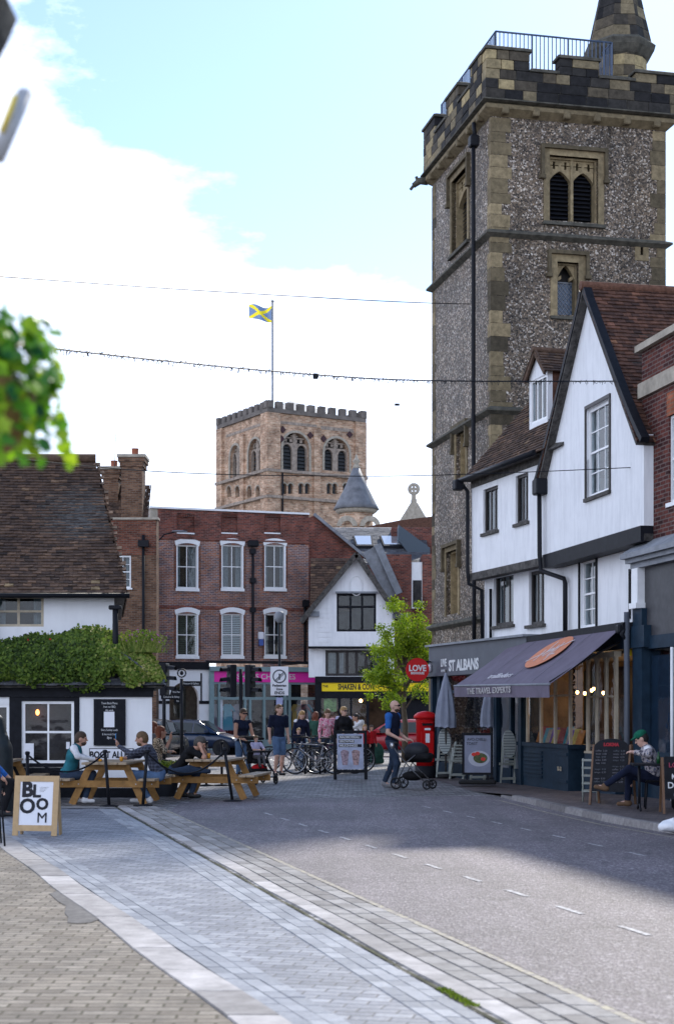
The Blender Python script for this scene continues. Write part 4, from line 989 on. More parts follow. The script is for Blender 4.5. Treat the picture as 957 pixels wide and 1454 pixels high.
for i in range(7):
    x_ = -.35+i*.12; f0 = cfa-.16*math.sin(i*1.7)-.05; f1 = cfa+.14*math.cos(i*1.3)+.05; g = lambda x, f: (cxa+x, -.12-pr*f, az0+(2.14-az0)*f+.024)
    mb.bar(g(x_, f0), g(x_+.16, f1), .035, .004, up=(0,-.6,.8))
mb.bar((cxa-.7, -.12-pr*(cfa+.18), az0+(2.14-az0)*(cfa+.18)+.026), (cxa+.72, -.12-pr*(cfa-.20), az0+(2.14-az0)*(cfa-.20)+.026), .03, .004, up=(0,-.6,.8))
mb.build('globe_mark', mat('pale awning print', (.62,.55,.55), .8), aw)
text('trailfinders', 'lettering', mat('pale awning print', (.55,.54,.58), .8), aw, .24, (a0+(a1-a0)*.40, -.12-pr*.80, az0+(2.13-az0)*.80+.01), rot=(sl_aw, 0, 0), sx=1.5)
# ================================================================== brick building on the right edge
HR = Fac((5.49, 27.8), (1.11, -5.3)); RL = 10.5
RB = thing('brick_building', 'deep red brick building with stone coping at the right edge', 'building', (5.49, 27.8, 0), HR.rz)
rz_ = HR.z(913, 500); 
gw = (HR.x(951), HR.x(951)+.9, 5.2, 6.7)
mb = MB(); mb.wall(0, RL, 4.62, rz_, [gw], -.02, .3); mb.wall(0, RL, 4.5, 4.6, [], -.02, .3); mb.box(0, .3, .28, 8, 0, rz_); mb.build('wall', MT['brright'], RB)
mb = MB()
for i in range(26):
    if i % 2: mb.box(-.06, -.001, -.018, .2, 4.7+i*.09, 4.78+i*.09)
mb.build('toothed_edge', MT['wpaint'], RB)
B('coping', MT['lime'], RB, (-.1, RL, -.12, .4, rz_, rz_+.12)); B('stone_band', MT['lime'], RB, (-.06, RL, -.08, .1, HR.z(913, 566), HR.z(913, 545)))
mb = MB(); mb.cur = .5; mb.box(gw[0]-.05, gw[1]+.05, -.035, .1, gw[3], gw[3]+.4); mb.build('lintel', brick_mat('orange rubbed brick', (.28,.08,.04), (.34,.10,.05), (.40,.13,.07), (.25,.15,.1)), RB)
sash(RB, *gw, y=.02, fm='wpaint', nx=3, nz=4)
fz2 = HR.z(900, 790, -.35)
mb = MB(); mb.box(-.25, RL, -.34, .2, fz2, fz2+.09); mb.box(-.2, RL, -.26, .2, fz2-.08, fz2-.001); mb.box(-.15, RL, -.18, .2, fz2-.18, fz2-.081); mb.add([(-.22, -.33, fz2+.09), (RL, -.33, fz2+.09), (RL, -.02, fz2+.3), (-.22, -.02, fz2+.3)], [(0,1,2,3)]); mb.build('cornice', MT['lead'], RB)
B('console', MT['wpaint'], RB, (-.05, .22, -.2, .1, fz2-.8, fz2-.181), (-.08, .25, -.24, .1, fz2-.9, fz2-.801))
B('frieze', mat('dark shop fascia', (.05,.05,.055), .5, noise=.3), RB, (.22, RL, -.06, .2, 2.95, fz2-.181))
B('pilaster', navy, RB, (-.1, .32, -.16, .2, 0, fz2-.901), (.0, RL, -.1, .2, 2.72, 2.949), (1.75, 1.95, -.14, .2, 0, 2.72), (.32, 1.75, -.05, .15, 0, .9))
B('pilaster', navy, RB, (3.6, 3.8, -.14, .2, 0, 2.72), (1.95, 3.6, -.05, .15, 0, .5))
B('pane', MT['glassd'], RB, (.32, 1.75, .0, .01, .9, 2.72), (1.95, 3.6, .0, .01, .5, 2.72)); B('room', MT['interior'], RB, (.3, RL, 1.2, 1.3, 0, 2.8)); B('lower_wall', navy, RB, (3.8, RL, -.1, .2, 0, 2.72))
B('panelling', navy, RB, (.33, 1.74, .02, .06, .9, 2.6))
pipe(RB, [(-.12, -.26, fz2-.95), (-.12, -.26, 1.2), (-.12, -.26, .1)], .055, 'greyblue')
mb = MB(); mb.tube([(-.12, -.26, 2.9), (-.12, -.36, 3.0), (-.12, -.26, 3.15)], .04); mb.box(-.3, -.12, -.42, -.22, 3.02, 3.18, bev=.03); mb.build('wall_lamp', MT['blackm'], RB)
B('yellow_box', mat('yellow plastic', (.6,.42,.02), .4), RB, (-.38, -.27, -.2, -.1, 2.62, 2.8))
pipe(RB, [(1.70, -.2, 2.7), (1.70, -.2, .1)], .03, 'wpaint', 'pole')
# ================================================================== pub on the left
PX = lambda px, Y: X(px, Y)
PB = thing('white_pub', 'low white and black pub with steep tiled roof and ivy canopy on the left', 'pub', (0, 29, 0), 0)
pr_ = X(216, 29); p163 = X(163, 29.9)+.126
def pz(py, Y=29): return Z(py, Y)
wz1, wz0 = pz(996), pz(1084)
h1 = (X(32, 29), X(105, 29), wz0, wz1); h2 = (X(-40, 29), X(13, 29), pz(1075), pz(1001))
mb = MB(); mb.wall(-11, pr_, 0, pz(978), [h1, h2], 0, .3); mb.box(pr_-.3, pr_, .3, 5, 0, pz(978)); mb.build('wall', MT['whitepub'], PB)
mb = MB()
for a, b in ((X(13.5, 29), X(31, 29)), (X(105.5, 29), X(113, 29))): mb.box(a, b, -.02, .1, 0, pz(990))
mb.box(-11, pr_+.03, -.05, .3, pz(990), pz(976)); mb.box(-11, pr_+.06, -.09, .3, pz(980), pz(974)); mb.box(X(31,29), X(105.5,29), -.019, .1, pz(996)+.001, pz(990)-.001); mb.box(X(12,29), X(105.5,29), -.021, .1, .02, wz0-.09); mb.build('timber_frame', MT['black'], PB)
w = sash(PB, *h1, y=.02, fm='wpaint', nx=2, nz=2, fr=.05, bar=.035, gl='glassd', sill='black'); sash(PB, *h2, y=.02, fm='wpaint', nx=2, nz=2, fr=.05, bar=.035, sill='black')
mb = MB(); mb.ellipsoid((X(52, 29), .4, pz(1012)), (.035,.03,.055), 8, 6); mb.build('lit_wall_lamp', mat('orange lamp', (1,.4,.1), emit=(1,.28,.05), es=5), PB)
B('notice', MT['paper'], PB, (X(34, 29), X(48, 29), .0, .01, pz(1078), pz(1056))); B('notice', MT['paper'], PB, (X(94, 29), X(99, 29), .0, .01, pz(1064), pz(1054)))
bb0, bb1 = X(133, 28.95), X(178, 28.95)
cb = B('chalkboard', MT['black'], PB, (bb0, bb1, -.05, -.001, pz(1059), pz(993)))
B('poster', MT['paper'], cb, (X(147, 28.9), X(162, 28.9), -.056, -.051, pz(1033), pz(1011)))
for s_, y_, sc in (('Town Boot Menu', 999, .06), ('from our BBQ', 1004, .055), ('this week', 1009, .055), ('Every Sunday Lunch', 1037, .055), ('& live music from', 1043, .055), ('8pm', 1048, .07)):
    text(s_, 'lettering', MT['chalk'], cb, sc, ((bb0+bb1)/2, -.055, pz(y_)), sx=.7, ext=.002)
sg = B('street_sign', MT['paper'], PB, (X(128, 29), X(189, 29), -.035, -.001, pz(1081), pz(1064))); B('border', MT['black'], sg, (X(127,29), X(190,29), -.028, -.002, pz(1082), pz(1063)))
text('BOOT ALLEY', 'lettering', MT['ink'], sg, .17, (X(158, 29), -.037, pz(1072.5)), sx=.8, off=.006)
# pent roof under the ivy
mb = MB(); z0, z1 = pz(973), pz(930); u_ = (1,0,0); v_ = Vector((0, .95, z1-z0)).normalized()
tiles(mb, (-11, -.22, z0-.01), u_, v_, 11+pr_+.25, 1.25, tw=.2, th=.16, rseed=31, inside=lambda a, b: a < 11+pr_+.25-b*.35)
tiles(mb, (pr_+.25, -.22, z0-.01), (0,1,0), Vector((-.75, 0, z1-z0)).normalized(), 5, 1.0, tw=.2, th=.16, rseed=32)
pent = mb.build('pent_roof', MT['slate'], PB)
mb = MB(); mb.add([(-11,-.2,z0-.05),(pr_+.22,-.2,z0-.05),(pr_+.22,5,z0-.05),(-11,5,z0-.05),(-11,.8,z1-.04),(pr_-.5,.8,z1-.04),(pr_-.5,5,z1-.04),(-11,5,z1-.04)], [(3,2,1,0),(4,5,6,7),(0,1,5,4),(1,2,6,5),(2,3,7,6),(3,0,4,7)]); mb.build('roof_deck', MT['timber'], pent)
# upper storey
uz0, uz1 = z1-.1, Z(842, 29.8)
uh = (X(0, 29.9), X(72, 29.9), Z(890, 29.9), Z(846, 29.9))
mb = MB(); mb.wall(-11, p163, uz0-.4, uz1, [uh], .9, .25); mb.box(p163-.25, p163, 1.15, 6, uz0-.4, uz1); mb.build('upper_wall', MT['whitepub'], PB)
w = sash(PB, uh[0]-.0, uh[1], uh[2], uh[3], y=.95, fm='cream', nx=2, nz=2, fr=.05, bar=.05, cur='curtain', sill=None)
pt = MB(); xr = X(180, 29.6)
# main roof, hip toward the right
ez = Z(843, 29.6); rzt = Z(654, 33.5); v_ = Vector((0, 3.9, rzt-ez)); L_ = v_.length; xtop = X(139, 33.5)+.63; xr += .085
tiles(pt, (-11, .62, ez), (1,0,0), v_, 11+xr, L_, tw=.175, th=.112, rseed=33, jit=.016, sag=.06, inside=lambda a, b: a < 11+xr+(xtop-xr)*b/L_+.05)
sd2 = Vector((xtop-xr, 3.9, rzt-ez)); pt.cur = .5
tiles(pt, (xr, .62, ez), (0,1,0), Vector((xtop-xr, 0, rzt-ez)), 7.6, math.hypot(xtop-xr, rzt-ez), tw=.175, th=.112, rseed=34, inside=lambda a, b: a > 3.9*b/math.hypot(xtop-xr, rzt-ez) and a < 7.8-3.9*b/math.hypot(xtop-xr, rzt-ez))
pt.cur = .7; pt.tube([(-11, 4.52, rzt+.05), (xtop, 4.52, rzt+.05)], .10, 8)
mr = pt.build('roof', MT['tile'], PB)
mb = MB(); mb.add([(-11,.64,ez-.05),(xr-.02,.64,ez-.05),(xr-.02,8.4,ez-.05),(-11,8.4,ez-.05),(-11,4.52,rzt-.02),(xtop-.02,4.52,rzt-.02)], [(3,2,1,0),(0,1,5,4),(1,2,5),(2,3,4,5),(3,0,4)]); mb.build('roof_deck', MT['timber'], mr)
mb = MB(); mb.tube([(-11, .55, ez-.04), (xr+.06, .55, ez-.04)], .05, 8); mb.build('gutter', MT['blackm'], PB)
pipe(PB, [(X(4,29.9), .75, ez-.1), (X(1,29.9), .8, ez-.25), (X(1,29.9), .82, uz0)], .045)
mb = MB(); bxx = X(163, 28.9); mb.box(bxx-.12, bxx+.12, -.1, .06, Z(866, 29), Z(860, 29), bev=.02); mb.tube([(bxx, -.02, Z(864, 29)), (bxx, -.02, z0+.15)], .055); mb.build('vent_pipe', MT['blackm'], PB)
B('plinth', MT['black'], PB, (-11, pr_+.02, -.03, .1, 0, .18))
bpy.context.view_layer.update()
for o_ in bpy.data.objects:            # the pub is not square: its depth runs back and to the left
    q_ = o_
    while q_.parent: q_ = q_.parent
    if q_ == PB and o_.type == 'MESH':
        for v_ in o_.data.vertices: v_.co.x -= .15*max(0, v_.co.y)
# ------------------------------------------------------------------ leaves
LEAFN = 0
def leaf(mb, p, n, s, rg, shape=0):
    n = Vector(n).normalized(); a = n.cross(Vector((rg.uniform(-1,1), rg.uniform(-1,1), rg.uniform(-1,1))))
    if a.length < 1e-3: a = Vector((1,0,0))
    a.normalize(); b = n.cross(a); p = Vector(p)
    if shape == 0: P = [p-a*s*.5, p-b*s*.32+n*s*.05, p+a*s*.6, p+b*s*.32+n*s*.05]
    else:
        sh = [(-.35,0),(-.5,.35),(-.1,.45),(.1,.75) if shape == 2 else (.05,.5),(.3,.4),(.65,0),(.3,-.4),(.05,-.5),(-.1,-.45),(-.5,-.35)]
        P = [p+a*s*u+b*s*w+n*s*(.12*abs(w)) for u, w in sh]
    k = len(mb.v); mb.v += [tuple(q) for q in P]; mb.face(list(range(k, k+len(P))))
ivym = rnd_mat('ivy leaves', [(0, (.03,.055,.012)), (.3, (.10,.17,.028)), (.6, (.19,.27,.045)), (.82, (.33,.35,.09)), (1, (.50,.44,.19))], rough=.45, fine=0, bump=0, trans=True)
ivdm = rnd_mat('dark ivy leaves', [(0, (.012,.03,.008)), (1, (.04,.075,.018))], rough=.5, fine=0, bump=0)
IV = thing('ivy', 'thick green ivy mound covering the pub canopy below the tiled roof', 'ivy', (0, 29, 0))
rg = random.Random(12); mb = MB(); ix0, ix1 = -7.6, X(226, 28.6)
def ivsurf(x, t):
    """t 0 bottom .. 1 top : front outline of the mound"""
    e = max(0, (x-(ix1-.5))/.5); top = z1+.40+.10*math.sin(x*2.3)+.06*math.sin(x*5.1)-.78*e**1.2; bot = z0-.02+.07*math.sin(x*3.1)+.05*math.sin(x*7)
    if X(30,29) > x: bot += .08
    if X(150,29) < x < X(185,29): bot += .30*(1-abs((x-X(166,29))/(X(185,29)-X(166,29))))
    z = bot+(top-bot)*t; y = -.34*math.sin(math.pi*min(1, .12+t*.8))**.7+.6*t**2+.10*math.sin(x*3.7+t*4)*.5+.05*math.sin(x*9+t*7)
    return Vector((x, y, z)), 
for i in range(24000):
    x = rg.uniform(ix0, ix1); t = rg.random()**.9
    p, = ivsurf(x, t); dp = rg.uniform(0, .16); clump = .5+.5*math.sin(x*6.3+t*5)*math.sin(x*2.9-t*8)
    p += Vector((rg.gauss(0, .02), dp-.03-.05*clump, rg.gauss(0, .03)))
    nn = Vector((rg.gauss(0, .55), -1, rg.gauss(.45, .5))); ed = min(1, max(0, (x-(ix1-1.6))/1.6))
    mb.cur = min(1, max(0, rg.gauss(.22+.10*clump+.34*ed+.10*math.sin(x*1.7+t*3), .2)))  # sunlight on the right end painted in: leaves turn paler toward it
    leaf(mb, p, nn, rg.uniform(.035, .07), rg, 0 if i % 2 else 1)
mb.build('foliage', ivym, IV)
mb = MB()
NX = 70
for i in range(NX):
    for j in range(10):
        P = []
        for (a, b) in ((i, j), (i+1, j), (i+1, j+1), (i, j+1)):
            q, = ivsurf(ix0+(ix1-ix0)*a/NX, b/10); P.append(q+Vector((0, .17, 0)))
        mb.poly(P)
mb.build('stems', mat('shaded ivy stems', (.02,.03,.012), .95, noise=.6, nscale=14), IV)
# flowers and grasses above the ivy
PL = thing('roof_planting', 'green shoots and small red flowers growing above the ivy', 'plants', (0, 29.3, z1+.15))
mb = MB(); fl = MB()
for i in range(900):
    x = rg.uniform(-7.4, X(160, 29)); c = math.sin(x*3.3)+math.sin(x*7.7+1); 
    if rg.random() > .5+.25*c: continue
    h = rg.uniform(.05, .34)*(.7+.25*c); lean = rg.gauss(0, .07); y = rg.uniform(-.1, .25); mb.cur = rg.uniform(.1, .6)
    w_ = .008; mb.poly([(x-w_, y, 0), (x+w_, y, 0), (x+lean, y+rg.gauss(0,.03), h)])
    if rg.random() < .9: leaf(mb, (x+lean*.7, y, h*.7), (rg.gauss(0,1), -1, rg.gauss(0,1)), rg.uniform(.04,.09), rg)
for px_ in (50, 67, 71, 38, 118, 130, 141):
    x = X(px_, 29.2); mb.poly([(x-.005, 0, 0), (x+.005, 0, 0), (x+.01, 0, .35)])
    for k in range(5): fl.cur = .0 if px_ < 80 else 1; leaf(fl, (x+rg.gauss(0,.02), -.02+rg.gauss(0,.02), .12+(0 if px_ < 80 else .22)+rg.gauss(0,.02)), (rg.gauss(0,1), -1, rg.gauss(0,1)), .05, rg)
for i in range(900):
    x = X(198, 29)+rg.gauss(0, .16); y = -.1+rg.gauss(0, .13); h = rg.uniform(.05, .34)*(1-abs(x-X(198,29))*1.2); mb.cur = rg.uniform(.35, .9); l = rg.gauss(0, .12)
    mb.poly([(x-.006, y, -.1), (x+.006, y, -.1), (x+l, y, h)]); leaf(mb, (x+l, y, h), (rg.gauss(0,1), -1, rg.gauss(0,1)), rg.uniform(.03,.06), rg)
    if rg.random() < .05: fl.cur = .5; leaf(fl, (x+l, y-.02, h+.03), (0,-1,0), .05, rg)
mb.build('shoots', ivym, PL); fl.build('flowers', rnd_mat('small flowers', [(0, (.55,.01,.03)), (.5, (.35,.12,.30)), (1, (.62,.55,.25))], fine=0, bump=0), PL)
# ================================================================== brick wing with chimneys between the pub and the brick house
WG = thing('brick_wing', 'narrow brown brick building with two tall chimneys behind the pub', 'building', (X(222, 64), 64, gz(64)), 0)
wx = lambda px: X(px, 64)-X(222, 64); wzz = lambda py: Z(py, 64)-gz(64)
wn = (wx(163), wx(186), wzz(835), wzz(789))
mb = MB(); mb.wall(-6, 0, 0, wzz(738), [wn], 0, .3); mb.box(-.3, 0, .3, .9, 0, wzz(738)); mb.build('wall', MT['bbrown'], WG)
B('orange_brick_parapet', MT['bred'], WG, (-6, -.02, -.02, -.001, wzz(788), wzz(738))); B('coping', MT['lime'], WG, (-6.1, .1, -.08, .4, wzz(738), wzz(735)))
sash(WG, *wn, y=.03, fm='wpaint', nx=2, nz=4, fr=.06, cur='curtain')
mb = MB(); tiles(mb, (-6, .4, wzz(737)), (1,0,0), (0, 1, 1.3), 5.6, 2.0, rseed=41, tw=.3, th=.2); mb.build('roof', MT['tile'], WG)
def chimney(px0, px1, py, Y, cap=.12):
    a, b = wx(px0), wx(px1); zt = wzz(py); d = Y-64
    c = B('chimney', MT['bbrown'], WG, (a+cap, b-cap, d, d+1.1, wzz(737), zt-.5), (a+.06, b-.06, d-.05, d+1.15, zt-.5, zt-.3), (a, b, d-.1, d+1.2, zt-.3, zt-.12))
    B('cap', MT['lime'], c, (a-.04, b+.04, d-.14, d+1.24, zt-.12, zt))
    mb = MB(); mb.lathe([(.16, 0), (.18, .05), (.14, .1), (.14, .28), (.17, .32)], ((a+b)/2+.08, d+.5, zt), 12); mb.build('chimney_pot', mat('terracotta', (.28,.09,.05), .8), c)
chimney(167, 205, 644, 64.2); chimney(137, 167, 657, 65)
pipe(WG, [(wx(204), -.12, wzz(760)), (wx(204), -.12, 2)], .06); B('rainwater_head', MT['blackm'], WG, (wx(197), wx(212), -.3, -.05, wzz(777), wzz(768)))
pipe(WG, [(wx(160), .5, wzz(660)), (wx(162), .5, wzz(612))], .012, 'lead', 'aerial')
# ================================================================== three-storey brick house with pink shop
HB = Fac((X(217, 72), 72), (7.19, 2.4)); BLn = HB.x(438.5)
g0 = -.2
BH = thing('brick_town_house', 'three storey chequered brick house with six white windows above a pink shop', 'house', (*HB.o, g0), HB.rz)
bz = lambda px, py: HB.z(px, py)-g0
btop = bz(217, 722)
rowsw = [(770, 838), (868, 934)]; colsw = [(251, 281), (315, 345), (376, 405)]
holes = []
for (t_, b_) in rowsw:
    for (a, b) in colsw: holes.append((HB.x(a), HB.x(b), bz((a+b)/2, b_)+.08, bz((a+b)/2, t_)-.12))
zsh = bz(330, 941)
mb = MB(); mb.wall(0, BLn, zsh, btop-1.42, holes, 0, .35); mb.box(0, .35, .35, 7, 0, btop-.1); mb.box(BLn-.35, BLn, .35, 7, zsh, btop-.1); mb.build('wall', MT['bpurple'], BH)
pan = [(HB.x(a+1), HB.x(b-1), bz(a, 756)+.0, bz(a, 729)) for a, b in ((250, 277), (313, 338), (374, 399))]
mb = MB(); mb.wall(0, BLn, btop-1.419, btop, pan, -.03, .3); mb.box(0, BLn, .12, .3, btop-1.4, btop-.01); mb.box(0, BLn, -.07, -.03, btop-1.38, btop-1.30); mb.build('parapet', MT['bredd'], BH)
B('coping', MT['wpaint'], BH, (-.15, BLn, -.12, .4, btop, btop+.09)); B('panel_sill', MT['wpaint'], BH, *[(q[0], q[1], -.06, .05, q[2]-.06, q[2]) for q in pan])
mb = MB()
for q in pan:
    for i in range(8): x = q[0]+(q[1]-q[0])*(i+.2)/8; mb.box(x, x+.06, -.0, .1, q[3]-.14, q[3]-.01)
mb.build('dentils', MT['bredd'], BH)
B('stone_quoin', MT['lime'], BH, (-.12, .22, -.045, .3, btop-1.3, btop-.02), (-.12, .0, -.04, .3, zsh, btop-1.3))
mb = MB()
for h in holes:
    for sx_ in (h[0]-.13, h[1]+.01): mb.box(sx_, sx_+.12, -.012, .05, h[2]-.1, h[3])
mb.build('red_brick_dressing', MT['bred'], BH)
cur_ = ['curtain', 'curtain', 'curtain', 'interior', 'blind', 'curtain']
defm('blind', mat('slatted white blind', (.5,.51,.52), .6))
for k, h in enumerate(holes):
    w = sash(BH, *h, y=.10, fm='wpaint', nx=2, nz=2, fr=.07, bar=.04, sill=None, cur=cur_[k] if cur_[k] in ('curtain',) else None)
    if cur_[k] == 'blind' or k == 3:
        mb = MB()
        for i in range(22): z = h[2]+.05+i*(h[3]-h[2]-.1)/22; mb.box(h[0]+.04, h[1]-.04, .2, .225, z, z+.05)
        mb.build('blind', MT['blind'] if k == 4 else mat('dark green blind', (.05,.08,.06)), w)
    sgn = MB()
    x0, x1, z0_, z1_ = h
    sgn.box(x0-.02, x0+.015, -.03, .1, z0_, z1_); sgn.box(x1-.06, x1+.02, -.03, .1, z0_, z1_)
    sgn.box(x0-.06, x1+.06, -.09, .1, z0_-.14, z0_-.001)
    n_ = 8; xc = (x0+x1)/2; hw_ = (x1-x0)/2+.10
    for i in range(n_):
        u0, u1 = -1+2*i/n_, -1+2*(i+1)/n_; f = lambda u: .14*(1-u*u)
        sgn.add([(xc+hw_*.93*u0,-.05,z1_-.06+f(u0)),(xc+hw_*.93*u1,-.05,z1_-.06+f(u1)),(xc+hw_*u1,-.05,z1_+.16+f(u1)),(xc+hw_*u0,-.05,z1_+.16+f(u0)),
                 (xc+hw_*.93*u0,.09,z1_-.06+f(u0)),(xc+hw_*.93*u1,.09,z1_-.06+f(u1)),(xc+hw_*u1,.09,z1_+.16+f(u1)),(xc+hw_*u0,.09,z1_+.16+f(u0))], [(0,1,2,3),(3,2,6,7),(0,4,5,1),(1,5,6,2),(0,3,7,4)])
    sgn.build('surround', MT['wpaint'], w)
text('EMMERSON', 'lettering', MT['ink'], BH, .26, ((holes[5][0]+holes[5][1])/2, .12, holes[5][2]+.65), sx=.55)
B('string_course', MT['bredd'], BH, (0, BLn, -.03, -.001, bz(330, 866), bz(330, 862)))
px_ = HB.x(358); pipe(BH, [(px_, -.14, bz(358, 780)), (px_, -.14, zsh+.1)], .06)
mb = MB(); mb.box(px_-.25, px_+.25, -.35, -.04, bz(358, 777), bz(358, 768), bev=.05)
for yy in (787, 828, 870): mb.box(px_-.13, px_+.13, -.24, -.04, bz(358, yy), bz(358, yy-7))
mb.build('rainwater_head', MT['blackm'], BH)
px_ = HB.x(432); pipe(BH, [(px_, -.12, bz(432, 852)), (px_, -.12, zsh+.05)], .06); B('rainwater_head', MT['blackm'], BH, (px_-.12, px_+.16, -.3, -.03, bz(432, 862), bz(432, 853)))
B('gutter', MT['blackm'], BH, (HB.x(292), BLn, -.2, -.02, zsh-.05, zsh+.08))
px_ = HB.x(214); pipe(BH, [(px_, -.25, bz(214, 765)), (px_-.02, -.25, .1)], .09, 'blackm', 'pipe')
al = B('alarm_box', MT['paper'], BH, (HB.x(366), HB.x(374), -.16, -.001, bz(370, 908), bz(370, 898)), bev=.03); B('blue_base', mat('blue plastic', (.05,.10,.35), .4), al, (HB.x(367), HB.x(373), -.14, -.001, bz(370, 917), bz(370, 908.2)))
# roof behind
mb = MB(); mb.prism([(0, .5, btop-.3), (0, 6.8, btop-.3), (0, 3.5, btop+.55)], (BLn-.4, 0, 0)); mb.build('roof', MT['slate'], BH)
# pink shopfront and arched passage on the left
sx0 = HB.x(296); ftop, fbot = bz(350, 954), bz(350, 969)
B('fascia', MT['pink'], BH, (HB.x(302), HB.x(449), -.28, -.1, fbot, ftop)); B('shop_cornice', MT['teal'], BH, (sx0, HB.x(452), -.45, -.02, ftop+.001, ftop+.22), (sx0, HB.x(302), -.3, .0, 0, ftop), (HB.x(449), HB.x(453), -.3, .0, 0, ftop))
text('SHOPS CHARITIES', 'lettering', MT['chalk'], BH, .36, (HB.x(376), -.285, (fbot+ftop)/2), sx=1.0, off=.004)
mb = MB()
for px_ in (308, 345, 352, 372, 402, 408): mb.box(HB.x(px_), HB.x(px_)+.12, -.22, -.05, 0, fbot)
mb.box(sx0, HB.x(449), -.2, -.06, bz(350, 994), bz(350, 990)); mb.box(sx0, HB.x(449), -.22, -.06, 0, .45); mb.box(sx0, HB.x(449), -.23, -.04, fbot-.1, fbot-.001); mb.build('shopfront', MT['teal'], BH)
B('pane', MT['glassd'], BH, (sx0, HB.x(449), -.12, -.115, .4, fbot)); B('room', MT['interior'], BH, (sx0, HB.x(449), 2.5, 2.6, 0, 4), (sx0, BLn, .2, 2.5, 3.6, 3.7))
for i, (px_, c_) in enumerate(((308, (.4,.42,.45)), (326, (.10,.35,.42)), (424, (.55,.38,.12)), (430, (.45,.47,.48)), (434, (.45,.2,.2)), (340, (.3,.3,.33)), (438, (.1,.25,.28)))):
    x_ = HB.x(px_); gm = mat('garment cloth', c_, .9)
    t_ = thing('clothes_rack', ['pale', 'teal', 'mustard', 'grey', 'dusty red', 'charcoal', 'dark green'][i]+' garment hung on a stand in the pink shop window', 'clothes', tuple(BH.matrix_basis @ Vector((x_, .3, 0))), HB.rz, 'garments in the pink shop window')
    mb = MB(); mb.prism([(-.25,0,.9),(.25,0,.9),(.2,0,1.9),(.32,0,1.75),(.36,0,1.85),(.14,0,2.15),(-.14,0,2.15),(-.36,0,1.85),(-.32,0,1.75),(-.2,0,1.9)], (0,.12,0)); mb.build('garment', gm, t_)
    mb = MB(); mb.tube([(0,.06,0),(0,.06,2.3)], .015); mb.lathe([(.18,0),(.18,.03)], (0,.06,.0)); mb.build('stand', MT['chrome'], t_)
for (px_, py_, c_) in ((428, 1020, (.5,.52,.5)), (440, 1024, (.35,.15,.15))): pass
B('door', MT['wpaint'], BH, (HB.x(309), HB.x(316), -.05, .0, 0, 2.5))
ar0, ar1 = HB.x(240), HB.x(282)
mb = MB(); mb.wall(HB.x(222), sx0, 0, zsh-.35, [(ar0, ar1, 0, bz(260, 960)-.3)], -.1, .4); mb.archfill(ar0, ar1, 2.4, bz(260, 960)-.3, -.1, .4); mb.build('passage_front', MT['whitepub'], BH)
B('timber_frame', MT['black'], BH, (HB.x(222), sx0, -.2, .3, zsh-.35, zsh-.001), (HB.x(222), ar0, -.13, -.101, 2.15, 2.3), (ar1, sx0, -.13, -.101, 2.15, 2.3), (HB.x(284), HB.x(286), -.13, -.101, 2.3, 3.6), (0, HB.x(222), -.1, .3, 0, zsh-.001))
B('passage_back', mat('shaded passage wall', (.14,.12,.10), .9, noise=.3), BH, (HB.x(222), sx0, 2.5, 2.6, 0, zsh-.3)); B('window', MT['glass'], BH, (HB.x(262), HB.x(280), 2.4, 2.45, 1.5, 3))
# swan-neck street lamp on the corner
SN = thing('wall_lamp', 'slim grey lamp arm on the left corner of the brick house', 'lamp', tuple(BH.matrix_basis @ Vector((HB.x(219), -.3, 0))), HB.rz)
zz = bz(219, 765); mb = MB(); mb.tube([(0,.2,zz-1.2),(0,0,zz-.8),(.05,-.1,zz-.2),(.35,-.3,zz+.15),(.8,-.5,zz+.25)], .035); mb.build('arm', MT['blackm'], SN)
mb = MB(); mb.ellipsoid((1.0,-.6,zz+.28), (.38,.15,.05), 12, 6); mb.build('lamp_head', MT['lead'], SN)
# ================================================================== white gabled shop (yellow fascia)
YS = 71.0; wS = lambda px: X(px, YS)-X(437, YS); zS = lambda py: Z(py, YS)+.2
GS = thing('gabled_shop', 'small white gabled building with black window above a yellow fascia', 'shop', (X(437, YS), YS, -.2))
ap_ = wS(506); azS = zS(789); xl, xr_ = wS(438), wS(560); fzS = zS(868); 
win = (wS(478), wS(534), zS(897), zS(843))
mb = MB(); mb.wall(xl, xr_, zS(918), fzS, [win] if win[3] < fzS else [(win[0], win[1], win[2], fzS)], 0, .3)
el = lambda z: ap_-(azS-z)/(azS-fzS)*(ap_-xl); er = lambda z: ap_+(azS-z)/(azS-fzS)*(xr_-ap_)
if win[3] > fzS:
    mb.poly([(xl,0,fzS),(win[0],0,fzS),(win[0],0,win[3]),(el(win[3]),0,win[3])]); mb.poly([(win[1],0,fzS),(xr_,0,fzS),(er(win[3]),0,win[3]),(win[1],0,win[3])]); mb.poly([(el(win[3]),0,win[3]),(er(win[3]),0,win[3]),(ap_,0,azS)])
else: mb.poly([(xl,0,fzS),(xr_,0,fzS),(ap_,0,azS)])
rg = random.Random(8)
for i in range(8):                      # moulded plaster courses beside the window
    z = zS(912)+i*.22
    for (a, b) in ((xl+.45, win[0]-.25), (win[1]+.2, xr_-.5)):
        if z < azS-1.6: mb.box(a, b-rg.uniform(0,.15), -.025, -.001, z, z+.14)
gwl = mb.build('wall', MT['white'], GS)
mb = MB(); P = [(ap_+.28*math.cos(a), -.03, zS(835-0)+.45*math.sin(a)+.1) for a in [k*math.pi/10 for k in range(20)]]; mb.tube(P, .025, 5, closed=True); mb.build('oval_moulding', MT['white'], GS)
